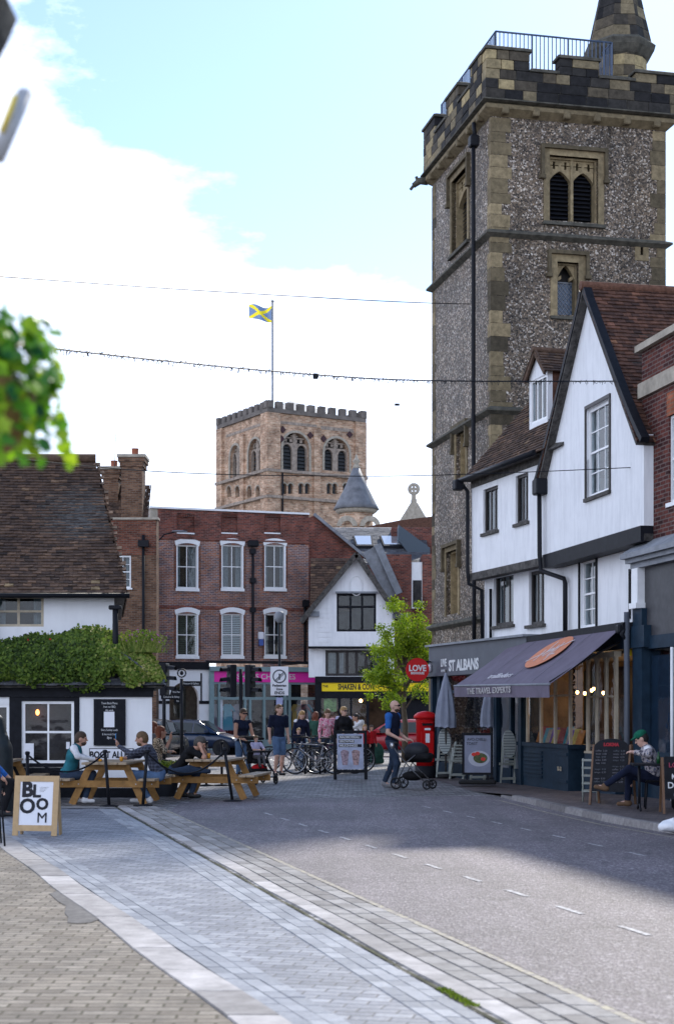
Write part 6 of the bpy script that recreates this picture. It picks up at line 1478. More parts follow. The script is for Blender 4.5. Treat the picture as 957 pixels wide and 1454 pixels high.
    if top is not None:
        g = [(q[0], q[1], tuple(x+.012*s for x in q[2]), q[3]) for q in torso[:2]] + [E(up(0, .01, .02), (.162,.122,.10), Rt)] + [(q[0], q[1], tuple(x+.012*s for x in q[2]), q[3]) for q in torso[3:]]
        for i, sg in enumerate((-1, 1)):
            e, w, dr = A[i]; g += [Cc(up(sg*sw*.45, .01, .485), sh[i], .066, .067)]
            if sleeve > 0: g.append(Cc(sh[i], lerp(sh[i], e, min(1, sleeve*2) if sleeve <= .5 else 1), .066, .058 if sleeve <= .5 else .052))
            if sleeve > .5: g.append(Cc(e, lerp(e, w, (sleeve-.5)*1.85), .052, .036))
        grow('shirt', g, top, P, h, .03*s)
    if outer is not None:
        g = [(q[0], q[1], tuple(x+.028*s for x in q[2]), q[3]) for q in torso[:2]+torso[3:]] + [E(up(0, .01, .03), (.168,.130,.10), Rt)]
        for i, sg in enumerate((-1, 1)): g += [Cc(up(sg*sw*.45, .01, .48), up(sg*sw*.86, .01, .48), .078, .066)]
        if outer[1]:
            for i in (0, 1): e, w, dr = A[i]; g += [Cc(sh[i], e, .072, .060), Cc(e, lerp(e, w, .9), .058, .044)]
        grow('jacket', g, outer[0], P, h, .03*s)
    if bottom is not None:
        g = [E(up(0, .012, .0), (.163 if not female else .168,.125,.11), Rt)]
        for i in (0, 1):
            kn, an, fd = Lg[i]; g.append(Cc(hip[i], lerp(hip[i], kn, min(1, hem*2)), .094, .070 if hem > .5 else .084))
            if hem > .5: g.append(Cc(kn, lerp(kn, an, (hem-.5)*2*.93), .068, .052))
        grow('shorts' if hem <= .5 else 'trousers', g, bottom, P, h, .03*s)
    for i in (0, 1):
        kn, an, fd = Lg[i]; fl = fd.copy()
        mb_ = [Cc(an+s*(V3(0,0,-.045)-fl*.03), an+s*(V3(0,0,-.052)+fl*.15), .046, .036), Cc(an+s*V3(0,0,.0), an+s*V3(0,0,-.04), .046, .048)]
        grow('shoe', mb_, shoes or shoeblk, P, h, .03)
    if not bald:
        g = [E(hd(0, .018, .048), (.088,.104,.094), RH), E(hd(0, .052, .0), (.086,.078,.10), RH)]
        if hairlen > 0:
            for sg in (-1, 0, 1): g.append(Cc(hd(sg*.055, .05, .0), hd(sg*.085, .06, -.10-.16*hairlen), .05, .032))
        if hairlen < 0: g.append(E(hd(0, .09, .09), (.045,.045,.045), RH))
        grow('hair', g, HAIR[hair], P, h*.9, .02)
    if beard: grow('beard', [E(hd(0, -.036, -.072), (.058,.060,.052), RH)], HAIR[beard], P, h*.8, .02)
    for sg in (-1, 1):
        mb = MB(); mb.ellipsoid(hd(sg*.03, -.083, .008), (.011*s, .008*s, .008*s), 8, 5); mb.build('eye', mat('eye', (.03,.025,.02), .2) if 'eyem' not in MT else MT['eyem'], P)
    if 'eyem' not in MT: defm('eyem', mat('eye', (.03,.025,.02), .2))
    mb = MB(); mb.tube([hd(-.022,-.1,-.062), hd(0,-.103,-.060), hd(.022,-.1,-.062)], .0045*s, 5); mb.build('mouth', MT.get('lip') or defm('lip', mat('lips', (.28,.10,.085), .5)), P)
    if glasses:
        mb = MB()
        for sg in (-1, 1):
            c = hd(sg*.032, -.100, .012); mb.obox(c, s*(RH@V3(.026,0,0)), s*(RH@V3(0,.004,0)), s*(RH@V3(0,0,.019))); mb.bar(hd(sg*.058,-.098,.018), hd(sg*.082,.0,.012), .006, .006)
        mb.bar(hd(-.01,-.1,.018), hd(.01,-.1,.018), .006, .006); mb.build('sunglasses', MT['black'], P)
    if cap is not None: grow('cap', [E(hd(0, .018, .07), (.098,.116,.078), RH), E(hd(0, -.10, .06), (.07,.07,.014), RH)], cap, P, h*.9, .02)
    return P, A, hd
def cloth(name, c, **k): return mat(name, c, .9, spec=.1, noise=k.pop('noise', .3), nscale=7, bump=.9, bscale=11)
denim = cloth('blue denim', (.085,.14,.24)); ddenim = cloth('dark denim', (.03,.045,.075)); navyc = cloth('navy cotton', (.012,.016,.035)); blackc = cloth('black cotton', (.013,.013,.015)); whitec = cloth('white cotton', (.62,.62,.64)); tealc = cloth('teal padded gilet', (.025,.13,.16)); bluec = cloth('royal blue cotton', (.03,.12,.38)); redc = cloth('red wool', (.42,.015,.02)); greyc = cloth('grey cotton', (.10,.10,.11)); lav = cloth('lavender cotton', (.40,.38,.52)); greenc = cloth('green wool cap', (.01,.10,.06)); dkgreen = cloth('dark green cotton', (.03,.08,.06))
def at(px, Y): return X(px, Y), Y, gz(Y)
RZ_R = R(90)     # facing +X (to the right of the picture): -Y turned by +90
# --- picnic tables
def picnic(label, loc, rz, L_=1.75):
    t = thing('picnic_table', label, 'picnic table', loc, rz, 'wooden picnic tables outside the pub')
    mb = MB(); rg = random.Random(int(loc[0]*100)); 
    for i in range(5): mb.box(-.39+i*.158, -.39+i*.158+.148, -L_/2+rg.uniform(-.01,.01), L_/2+rg.uniform(-.01,.01), .70, .74, bev=.006)
    mb.build('tabletop', MT['woodtop'], t)
    for s_ in (-1, 1):
        mb = MB()
        for i in range(2): x = s_*.73+(i-.5)*.15; mb.box(x-.07, x+.07, -L_/2, L_/2, .42, .46, bev=.006)
        mb.build('seat', MT['woodtop'], t)
    for y in (-L_/2+.28, L_/2-.28):
        B('bearer', MT['wood'], t, (-.90, .90, y-.022, y+.022, .30, .419), bev=.005); B('top_bearer', MT['wood'], t, (-.38, .38, y-.022, y+.022, .60, .699))
        for s_ in (-1, 1): mb = MB(); mb.bar((s_*.30, y+.05, .699), (s_*.63, y+.05, .005), .045, .12, up=(1,0,.5)); mb.build('leg', MT['wood'], t)
        mb = MB()
        for x in (-.78, -.5, .5, .78): mb.tube([(x, y-.03, .36), (x, y-.02, .36)], .012, 6)
        mb.build('bolts', MT['chrome'], t)
    return t
T1 = (X(163, 27.3), 27.3, 0); T2 = (X(308, 28.9), 28.9, 0)
picnic('wooden picnic table beside the pub wall with two men sitting at it', T1, R(-4))
picnic('wooden picnic table nearest the road with a man in black leaning on it', T2, R(-8))
picnic('wooden picnic table at the left edge, mostly hidden by the BLOOM board', (X(-8, 28.0), 28.0, 0), R(3))
def glass(label, loc, fill=(.75,.32,.02), lv=.12, hh=.15, cat='glass'):
    g = thing('glass', label, cat, loc); mb = MB(); mb.lathe([(.028,0),(.036,hh*.7),(.04,hh)], (0,0,0), 12, cap=False); mb.lathe([(.028,0),(.028,.004)], (0,0,0), 12); mb.build('vessel', MT['glassd'], g)
    mb = MB(); mb.lathe([(.025,.006),(.033,lv)], (0,0,0), 12); mb.build('drink', mat('drink', fill, .1), g)
glass('glass of beer beside the man in the teal gilet', (T1[0]-.18, T1[1]-.5, .74), lv=.05); glass('glass of amber beer before the man in the plaid shirt', (T1[0]+.18, T1[1]-.45, .74), lv=.09)
glass('glass of golden beer on the table nearest the road', (T2[0]-.12, T2[1]-.35, .74), lv=.10)
glass('empty glass on the far end of the picnic table by the planter', (X(243, 30.3), 30.3, .80), fill=(.3,.3,.3), lv=.02)
# man in the teal gilet facing right, man in plaid facing left
sitl = lambda dx=.0: [((-.09, -.42, .52), (-.10, -.30, .11), (0, -1, 0)), ((.09, -.40, .52), (.12, -.12, .11), (0, -1, 0))]
person('man in a teal gilet and white sleeves sitting at the picnic table by the pub', (T1[0]-.75, T1[1]-.35, 0), RZ_R, 1.66, lean=.34, pelvis=(0, .03, .52), arms=[((-.26, -.20, .84), (-.12, -.48, .78), (.2, -1, 0)), ((.25, -.18, .82), (.10, -.42, .77), (0, -1, 0))], legs=sitl(), top=whitec, outer=(tealc, False), bottom=ddenim, shoes=shoewht, hair='brown', beard='brown', pitch=.1, h=.011)
ps, A_, hd_ = person('man in a dark plaid shirt and jeans raising a blue phone at the picnic table', (T1[0]+.78, T1[1]-.35, 0), -RZ_R, 1.70, lean=.40, pelvis=(0, .03, .52), arms=[((-.24, -.34, .84), (-.05, -.54, .80), (0, -1, 0)), ((.22, -.42, .88), (.10, -.66, 1.02), (0, -.3, 1))], legs=sitl(), top=plaid_mat('dark plaid flannel', (.02,.022,.035), (.09,.10,.14)), bottom=denim, shoes=shoewht, hair='fair', beard='fair', pitch=.15, h=.011)
ph = thing('phone', 'blue mobile phone held up by the man in plaid', 'phone', tuple(ps.matrix_basis @ Vector((.06, -.70, 1.10))), -RZ_R)
B('case', mat('blue phone case', (.03,.22,.50), .4), ph, (-.04, .04, -.006, .006, -.02, .13), bev=.004); B('screen', MT['black'], ph, (-.035, .035, .0061, .008, -.01, .12))
person('man in a black t-shirt resting his head on his hands at the picnic table', (T2[0]-.72, T2[1]-.35, 0), RZ_R-.1, 1.72, lean=.70, pelvis=(0, .02, .52), arms=[((-.20, -.56, .77), (-.07, -.47, .96), (.3, .1, 1)), ((.20, -.54, .77), (.08, -.47, .96), (-.3, .1, 1))], legs=sitl(), top=blackc, sleeve=.36, bottom=ddenim, shoes=shoeblk, hair='grey', pitch=.45, h=.011)
J = thing('jacket', 'dark jacket draped on the bench beside the man in black', 'jacket', (T2[0]-.45, T2[1]-.75, .46), -.1)
grow('cloth', [('c', V3(-.3,0,.06), V3(.0,.0,.10), .05, .07), ('c', V3(0,0,.10), V3(.35,.1,.06), .07, .04), ('e', V3(-.1,.1,.04), (.22,.15,.06))], ddenim, J, .014, .05)
# seated pair behind, by the planter
lp = spot_mat('leopard print cloth', [(0, (.03,.025,.02)), (.46, (.30,.24,.17)), (.56, (.55,.47,.38))], 35)
person('woman in a leopard print top with dark red hair sitting beside the pub corner', (X(221, 31), 31, 0), RZ_R+.3, 1.66, lean=.12, pelvis=(0, 0, .54), arms=[((-.2, -.15, .82), (-.05, -.30, 1.08), (.1, 0, 1)), ((.2, -.1, .82), (.12, -.32, .80), (0, -1, 0))], legs=sitl(), top=lp, bottom=blackc, hair='red', hairlen=.3, female=True, sleeve=.6, h=.013)
person('person with auburn hair half hidden behind the pub corner', (X(212, 32.5), 32.5, 0), RZ_R+.5, 1.70, lean=.1, pelvis=(0, 0, .60), legs=sitl(), top=greyc, bottom=blackc, hair='red', hairlen=.5, female=True, h=.015)
B_ = thing('bench', 'plain wooden bench under the woman in leopard print', 'bench', (X(219, 31), 31.1, 0), .2); B('seat', MT['woodtop'], B_, (-.5, .35, -.5, .9, .40, .44)); B('leg', MT['wood'], B_, (-.45, .3, -.4, -.33, 0, .4)); B('leg', MT['wood'], B_, (-.45, .3, .73, .8, 0, .4))
# woman with a pushchair
person('woman in a navy sleeveless top and jeans pushing a pushchair', (X(344, 35.2), 35.2, 0), R(28), 1.66, lean=.05, arms=[((-.22, -.12, 1.05), (-.12, -.36, .98), (.1, -1, -.1)), ((.22, -.10, 1.05), (.14, -.36, .98), (-.1, -1, -.1))], legs=[(None, None, None), ((.09, -.14, .50), (.10, -.12, .09), None)], top=navyc, sleeve=0, bottom=denim, hair='brown', hairlen=.0, glasses=True, female=True, h=.012)
def wheel(mb, mt_, c, r, w=.035, ax='x', spokes=6):
    pass
def pram(label, loc, rz, cot=True):
    t = thing('pushchair', label, 'pushchair', loc, rz)      # front toward -Y
    mb = MB()
    for s_ in (-1, 1):
        x = s_*.26; mb.tube([(x, .48, 1.02), (x, .30, .78), (x, -.05, .42), (x, -.38, .14)], .014, 6); mb.tube([(x, .36, .14), (x, .12, .60), (x*.9, -.10, .78)], .013, 6)
    mb.tube([(-.26, .48, 1.02), (-.2, .52, 1.04), (.2, .52, 1.04), (.26, .48, 1.02)], .018, 8); mb.tube([(-.26, .36, .14), (.26, .36, .14)], .01, 6); mb.tube([(-.26, -.38, .16), (.26, -.38, .16)], .01, 6)
    mb.build('frame', mat('dark grey pram frame', (.10,.105,.115), .4, metal=.5) if cot else MT['blackm'], t)
    for (x, y, r) in ((-.28, .36, .14), (.28, .36, .14), (-.24, -.38, .11), (.24, -.38, .11)):
        mb = MB(); P_ = [(x, y+(r-.02)*math.cos(k*math.pi/9), r+(r-.02)*math.sin(k*math.pi/9)) for k in range(18)]; mb.tube(P_, .02, 6, closed=True); w_ = mb.build('wheel', MT['rubber'], t)
        mb = MB(); mb.tube([(x-.02, y, r), (x+.02, y, r)], .03, 10)
        for k in range(5): a = k*1.2566; mb.bar((x, y, r), (x, y+(r-.03)*math.cos(a), r+(r-.03)*math.sin(a)), .02, .012)
        mb.build('rim', MT['blackm'], w_)
    grow('basket', [('e', V3(0, .02, .30), (.21, .27, .11))], blackc, t, .016, .02)
    return t
pc = pram('pushchair with a toddler sitting in it before the woman in navy', (X(367, 34.4), 34.4, 0), R(28), False); S.view_layers[0].update()
grow('seat', [('c', V3(-.16,.12,.50), V3(.16,.12,.50), .05, .05), ('c', V3(-.15,-.12,.50), V3(.15,-.12,.50), .05, .05), ('c', V3(-.15,.22,.86), V3(.15,.22,.86), .04, .04), ('c', V3(-.15,.16,.60), V3(.15,.16,.60), .05, .05), ('c', V3(-.15,.20,.74), V3(.15,.20,.74), .05, .05)], blackc, pc, .016, .10)
mb = MB(); mb.tube([(-.22, .12, .72), (-.2, -.16, .72), (.2, -.16, .72), (.22, .12, .72)], .02, 8); mb.build('bumper_bar', MT['rubber'], pc)
grow('hood', [('c', V3(-.2,.26,.92), V3(.2,.26,.92), .03, .03), ('c', V3(-.2,.18,1.0), V3(.2,.18,1.0), .03, .03)], blackc, pc, .016, .08)
grow('shopping_bag', [('e', V3(0, -.05, .36), (.18, .16, .09))], redc, pc, .016, .02)
def off(t, x, y, z): return tuple(t.matrix_basis @ Vector((x, y, z)))
for q in (pc,): q.matrix_basis
person('toddler with light brown hair sitting in the pushchair', off(pc, 0, .06, .10), R(28), .95, lean=-.15, pelvis=(0, .02, .52), arms=[((-.13, -.10, .66), (-.06, -.20, .66), None), ((.13, -.10, .66), (.06, -.20, .66), None)], legs=[((-.06, -.20, .50), (-.06, -.26, .32), (0, -1, 0)), ((.06, -.20, .50), (.06, -.26, .32), (0, -1, 0))], top=lav, sleeve=.4, bottom=greyc, hair='fair', sk=skinp, pitch=.1, h=.010)
# man in denim shorts
person('tall man in a navy t-shirt and denim shorts standing by the bicycles', (*at(396, 38.9),), R(28), 1.77, arms=None, legs=[((-.10, -.10, .50), (-.10, .02, .09), None), ((.11, .0, .50), (.12, .12, .09), None)], top=navyc, sleeve=.38, bottom=denim, hem=.42, shoes=shoeblk, hair='fair', yaw=R(15), pitch=-.2, sk=skinp, h=.012)
# the group beyond the bicycles
person('blonde woman in a navy coat beyond the bicycles', at(427, 43), R(20), 1.62, lean=.15, top=whitec, outer=(navyc, True), bottom=denim, hair='blond', hairlen=.6, female=True, sk=skinp, pitch=.4, h=.014)
person('small fair haired child in front of the blonde woman in navy', at(424, 42), R(10), 1.15, top=navyc, bottom=denim, hair='blond', sk=skinp, h=.014)
person('auburn haired woman in a green top turned away beyond the bicycles', at(448, 44), R(150), 1.58, top=dkgreen, bottom=ddenim, hair='red', hairlen=.8, female=True, h=.014)
person('long haired woman in a pink floral blouse beyond the bicycles', at(464, 42.5), R(15), 1.66, lean=.1, top=spot_mat('pink floral cloth', [(0, (.50,.06,.16)), (.45, (.60,.40,.45)), (.58, (.65,.30,.35))], 25), bottom=ddenim, hair='fair', hairlen=1.2, female=True, sk=skinp, pitch=.35, h=.014)
person('woman in sunglasses and a black cardigan with her hair tied up', at(488, 42), R(15), 1.72, top=lav, outer=(blackc, True), bottom=blackc, hair='blond', hairlen=-1, glasses=True, female=True, sk=skinp, h=.013, yaw=R(20))
person('baby held low in front of the woman in sunglasses', (X(487, 41.2), 41.2, .3), R(15), .80, top=lav, bottom=greyc, hair='fair', sk=skinp, h=.014)
person('dark haired person in a white shirt leaning by the yellow shop door', at(519, 50), R(-60), 1.68, lean=.55, arms=[(None, None, None), ((.2, -.5, 1.15), (.15, -.75, 1.1), None)], top=whitec, bottom=blackc, hair='dark', h=.016)
person('girl with white blonde hair in a red coat behind the milkshake board', at(518, 46), R(20), 1.22, top=whitec, outer=(redc, True), bottom=blackc, hair='blond', hairlen=.5, female=True, sk=skinp, h=.014)
person('child in dark clothes behind the girl in the red coat', at(527, 47.5), R(30), 1.2, top=redc, bottom=blackc, hair='brown', hairlen=.3, h=.016)
# man with pram, walking right
MP = person('bald man in sunglasses and a dark padded gilet pushing a black pram', (X(557, 32.6), 32.6, 0), R(62), 1.84, lean=.04, arms=[((-.25, -.02, 1.16), (-.16, -.28, 1.02), (.1, -1, -.1)), ((.25, -.02, 1.16), (.16, -.28, 1.02), (-.1, -1, -.1))], legs=[((-.10, -.16, .52), (-.10, -.06, .10), (0, -1, 0)), ((.10, .04, .52), (.11, .24, .12), (0, -1, -.25))], top=bluec, sleeve=.32, outer=(navyc, False), bottom=ddenim, shoes=shoegrey, bald=True, glasses=True, beard='brown', sk=skinp, h=.011)[0]
pc2 = pram('black pram with a domed carrycot pushed by the man in the gilet', (X(588, 32.1), 32.1, 0), R(70))
pc2.scale = (.88, .88, .92); grow('carrycot', [('c', V3(-.14,.12,.74), V3(-.14,-.36,.74), .08, .08), ('c', V3(.14,.12,.74), V3(.14,-.36,.74), .08, .08), ('c', V3(0,.12,.70), V3(0,-.36,.70), .10, .10)], blackc, pc2, .014, .05)
grow('hood', [('e', V3(0, -.06, .86), (.23, .30, .20))], mat('black pram hood', (.012,.014,.02), .6), pc2, .014, .03)
B('badge', MT['chalk'], pc2, (.215, .228, -.08, -.02, .88, .90)); 
mb = MB(); mb.ellipsoid((-.28, .45, .98), (.05,.05,.07)); mb.build('cup_holder', MT['chrome'], pc2)
# seated man at the cafe
CY = 24.0
person('man in a green cap and patterned jacket sitting at the cafe table', (X(932, CY+.3), CY+.3, FW), -RZ_R-.15, 1.64, lean=.32, pelvis=(0, 0, .48), arms=[((-.25, -.12, .86), (-.08, -.34, .88), (.3, -1, .1)), ((.25, -.12, .86), (.10, -.34, .88), (-.3, -1, .1))], legs=[((-.10, -.42, .52), (-.12, -.44, .11), (0, -1, 0)), ((.08, -.42, .62), (.10, -.80, .36), (0, -1, .2))], top=whitec, outer=(spot_mat('patterned jacket cloth', [(0, (.03,.03,.04)), (.44, (.22,.20,.24)), (.54, (.45,.40,.36)), (.62, (.10,.12,.20))], 22), True), bottom=navyc, shoes=suede, hair='dark', cap=greenc, pitch=.5, sk=skinp, h=.010)
person('person in a blue sleeve cut off by the left edge of the picture', (X(-22, 23.5), 23.5, 0), R(90), 1.75, lean=.1, pelvis=(0, 0, .6), arms=[((-.25, -.10, .80), (-.2, -.30, .62), None), ((.25, -.10, .80), (.2, -.30, .62), None)], legs=sitl(), top=bluec, bottom=blackc, h=.014)
# ================================================================== street objects
def slab(mb, pts, th, nrm): mb.prism(pts, Vector(nrm)*th)
# BLOOM board
bY = 20.1; bl = thing('sandwich_board', 'pale wooden sandwich board reading BLOOM on the grey paving', 'sign', (X(54, bY), bY, .01), R(-9))
hB = .77; wB = .60; tilt = .14
def leanbox(name, m, par, x0, x1, z0, z1, y0=-.0, th=.02, k=tilt, base=-.12):
    mb = MB(); mb.add([(x0, base+z0*k+y0-th, z0), (x1, base+z0*k+y0-th, z0), (x1, base+z0*k+y0, z0), (x0, base+z0*k+y0, z0), (x0, base+z1*k+y0-th, z1), (x1, base+z1*k+y0-th, z1), (x1, base+z1*k+y0, z1), (x0, base+z1*k+y0, z1)], [(3,2,1,0),(4,5,6,7),(0,1,5,4),(1,2,6,5),(2,3,7,6),(3,0,4,7)])
    return mb.build(name, m, par)
def board_frame(par, w, h, fw, m, z0=.1, k=tilt, base=-.12, legs=True):
    leanbox('frame', m, par, -w/2, -w/2+fw, 0, h, k=k, base=base); leanbox('frame', m, par, w/2-fw, w/2, 0, h, k=k, base=base)
    leanbox('rail', m, par, -w/2+fw, w/2-fw, h-fw, h, k=k, base=base); leanbox('rail', m, par, -w/2+fw, w/2-fw, z0, z0+fw, k=k, base=base)
    for s_ in (-1, 1): mb = MB(); mb.bar((s_*(w/2-fw/2), -base, 0), (s_*(w/2-fw/2), base+h*k+.03, h-.03), fw, .02, up=(1,0,0)) ; mb.build('back_leg', m, par)
board_frame(bl, wB, hB, .075, MT['ply'], .06)
pp = leanbox('poster', MT['paper'], bl, -.225, .225, .125, .70, y0=-.004, th=.005)
rot = (math.pi/2-math.atan(tilt), 0, 0)
def tl_(s_, x, z, size, par, m=MT['ink'], off=.012, sx=1, y0=-.012, k=tilt, base=-.12, align='CENTER'): return text(s_, 'lettering', m, par, size, (x, base+z*k+y0, z), rot=(math.pi/2-math.atan(k), 0, 0), sx=sx, off=off, align=align)
tl_('B', -.125, .585, .27, bl); tl_('L', .0, .565, .23, bl, off=.007); tl_('O', -.115, .37, .26, bl, off=.008); tl_('O', .085, .40, .20, bl, off=.008); tl_('M', .09, .225, .19, bl, off=0)
mb = MB()
for i in range(4): mb.bar((.04, -.12+(.62-i*.018)*tilt-.012, .62-i*.018), (.16-.02*i, -.12+(.62-i*.018)*tilt-.012, .62-i*.018), .002, .003)
mb.build('small_print', MT['greyblue'], bl)
# milkshake board
mY = 36.7; ms_ = thing('sandwich_board', 'black sandwich board with a milkshake poster beside the bicycles', 'sign', (X(497, mY), mY, 0), R(5))
board_frame(ms_, .80, 1.16, .07, MT['black'], .16, base=-.16); 
leanbox('poster', mat('pale blue poster', (.38,.42,.56), .5, noise=.25, nscale=4), ms_, -.31, .31, .24, 1.08, y0=-.006, th=.006, base=-.16)
for s_, z_ in (('MADMOISEAU', 1.0), ('BROWNIE', .90), ('MILKSHAKES', .80)):
    leanbox('text_band', MT['ink'], ms_, -.27, .27 if z_ != .9 else .10, z_-.035, z_+.035, y0=-.013, th=.003, base=-.16)
    tl_(s_, -.25, z_, .075, ms_, MT['chalk'], off=.002, y0=-.018, base=-.16, align='LEFT')
for x_, c_ in ((-.13, (.30,.22,.26)), (.13, (.36,.24,.24))):
    mb = MB(); P = [(x_-.06, .34), (x_+.06, .34), (x_+.09, .58), (x_+.10, .66), (x_+.03, .70), (x_-.05, .70), (x_-.10, .66), (x_-.09, .58)]
    mb.prism([(x, -.16+z*tilt-.013, z) for x, z in P], (0, -.002, 0)); mb.build('printed_glass', mat('printed milkshake', c_, .5, noise=.7, nscale=20), ms_)
# swing poster stand outside the cafe
sY = 33.2; sp_ = thing('poster_stand', 'freestanding black framed poster of a plate of food outside the cafe', 'sign', (X(678, sY), sY, .05), R(-6))
fr_ = MB()
for b in ((-.33,-.28,.20,1.10),(.28,.33,.20,1.10),(-.28,.28,1.05,1.10),(-.28,.28,.20,.25)): fr_.box(b[0], b[1], -.03, .03, b[2], b[3])
fr_.build('frame', MT['black'], sp_); pl = B('poster', mat('grey blue food poster', (.20,.22,.30), .5, noise=.15, nscale=5), sp_, (-.28, .28, -.02, .02, .25, 1.05))
mb = MB(); mb.prism([(.03+.23*math.cos(a), -.022, .55+.17*math.sin(a)) for a in [k*.2618 for k in range(24)]], (0,-.003,0)); mb.build('printed_plate', mat('printed pale plate', (.40,.42,.50), .5), pl)
mb = MB(); mb.prism([(.06+.15*math.cos(a), -.026, .56+.11*math.sin(a)) for a in [k*.2618 for k in range(24)]], (0,-.003,0)); mb.build('printed_toast', mat('printed green toast', (.07,.09,.03), .5, noise=.8, nscale=18), pl)
mb = MB()
for cx_, cz_ in ((.00, .66), (-.08, .64), (.12, .54)): mb.prism([(cx_+.05*math.cos(a), -.030, cz_+.04*math.sin(a)) for a in [k*.5236 for k in range(12)]], (0,-.002,0))
mb.build('printed_tomatoes', mat('printed tomatoes', (.55,.03,.02), .5), pl)
text('AVO-CHILLI', 'lettering', MT['ink'], pl, .085, (-.02, -.024, .96), sx=.9); text('TOAST', 'lettering', MT['ink'], pl, .085, (-.12, -.024, .87), sx=.9)
mb = MB(); mb.box(-.40, .40, -.22, .22, .0, .09, bev=.035); mb.build('base', MT['rubber'], sp_); B('post', MT['black'], sp_, (-.24, -.2, -.02, .02, .09, .2), (.2, .24, -.02, .02, .09, .2))
# post box
pbx = thing('post_box', 'red cast iron pillar post box at the corner of the dark cafe', 'post box', (X(604, 37.4), 37.4, 0), R(10))
mb = MB(); mb.lathe([(.24, 0), (.25, .04), (.25, .30)], (0,0,0), 28); mb.build('base', MT['black'], pbx)
mb = MB(); mb.lathe([(.225, .30), (.225, 1.38), (.235, 1.40), (.235, 1.42)], (0,0,0), 28); bd = mb.build('body', MT['redp'], pbx)
mb = MB(); mb.lathe([(.245, 1.42), (.285, 1.45), (.285, 1.50), (.27, 1.52), (.20, 1.58), (.08, 1.615), (.01, 1.62)], (0,0,0), 28); mb.build('cap', MT['redp'], pbx)
B('slot', MT['black'], pbx, (-.12, .12, -.235, -.1, 1.27, 1.32)); B('slot_hood', MT['redp'], pbx, (-.14, .14, -.25, -.1, 1.33, 1.36)); B('notice_plate', MT['paper'], pbx, (-.05, .05, -.236, -.1, .86, 1.08)); B('collection_tab', MT['paper'], pbx, (-.07, .07, -.236, -.1, 1.16, 1.21))
B('door', MT['redp'], pbx, (-.15, .15, -.232, -.15, .40, 1.13))
# closed parasols
def parasol(label, px, Y, zt, zb, rz):
    t = thing('parasol', label, 'parasol', (X(px, Y), Y, .03), rz, 'closed parasols outside the cafe')
    mb = MB(); mb.tube([(0,0,.05), (0,0,zt+.08)], .022, 8); mb.build('pole', MT['timber'], t); mb = MB(); mb.lathe([(.22, 0), (.24, .03), (.22, .07), (.05, .10)], (0,0,0), 16); mb.build('base', MT['rubber'], t)
    mb = MB(); n = 32; m_ = 16; mb.smooth = True; st = 0
    for j in range(m_+1):
        f = j/m_; z = zt-(zt-zb)*f; r0 = .02+.20*min(1, f*1.25)**.7*(1 if f > .22 else f/.22*.6+.4); 
        for i in range(n):
            a = 2*math.pi*i/n; r = r0*(1+.22*math.sin(a*8+f*.8)*min(1, f*2))+.01*math.sin(a*3+f*6); mb.v.append((r*math.cos(a), r*math.sin(a), z+.02*math.sin(a*8)*f))
    for j in range(m_):
        for i in range(n): k = (i+1) % n; mb.face([j*n+i, (j+1)*n+i, (j+1)*n+k, j*n+k])
    mb.face([m_*n+i for i in range(n)]); c = mb.build('canopy', MT['umb'], t)
    mb = MB(); mb.lathe([(.13, zt-.42), (.09, zt-.22), (.02, zt+.01)], (0,0,0), 12, cap=False); mb.build('vent', MT['umb'], c)
    return t
parasol('closed grey parasol nearest the post box', 633, 37.0, 2.50, 1.20, 0); parasol('closed grey parasol half hidden under the brown awning', 698, 35.2, 2.5, 1.22, .4)
# folded cafe chairs
def folded(label, px, Y, rz, oval=False, n=2, hh=1.05):
    t = thing('folded_chair', label, 'folding chair', (X(px, Y), Y, .04), rz, 'folded slatted chairs leaning outside the cafe')
    fm = MT.get('chairp') or defm('chairp', mat('pale green grey chair paint', (.30,.32,.29), .6, noise=.1))
    for q in range(n):
        dy = q*.09; dx = q*.03
        mb = MB()
        for s_ in (-1, 1):
            mb.bar((s_*.16+dx, dy, .0), (s_*.12+dx+.14, dy+.26, hh*.86), .024, .02); mb.bar((s_*.15+dx, dy+.05, .0), (s_*.15+dx+.10, dy+.24, hh*.72), .025, .022)
        for z in (.10, .42): mb.bar((-.18+dx+.015, dy+z*.3-.02, z), (.18+dx+.015, dy+z*.3-.02, z), .02, .05)
        mb.build('frame', fm, t)
        mb = MB()
        for k in range(6): z = .40+k*.075; mb.bar((-.11+dx+.08, dy+z*.28-.01, z), (.13+dx+.08, dy+z*.28-.01, z), .012, .03)
        mb.build('seat', fm, t)
    if oval:
        mb = MB(); P = [(.06+.15*math.cos(a), .10+.06*math.sin(a), .86+.30*math.sin(a)) for a in [k*.2618 for k in range(24)]]; mb.prism(P, (0, -.02, 0)); tb = mb.build('round_table_top', mat('pale slatted table top', (.42,.46,.44), .5, noise=.1), t)
        mb = MB()
        for k in range(9): z = -.24+k*.06; w_ = .14*math.sqrt(max(0, 1-(z/.3)**2)); mb.bar((.06-w_, .078+z*.2, .86+z), (.06+w_, .078+z*.2, .86+z), .006, .014)
        mb.build('slat_gap', MT['greyblue'], tb)
    return t
folded('folded slatted chairs with an oval table top by the first parasol', 629, 36.9, .2, True, 2, 1.1)
folded('folded slatted chairs leaning between parasol and poster stand', 648, 35.9, .1, False, 3, 1.0)
folded('folded chairs with an oval top leaning beside the travel shop', 721, 33.9, .2, True, 2, 1.25)
folded('folded chairs mostly hidden behind the poster stand', 677, 34.6, .0, False, 2, .8)
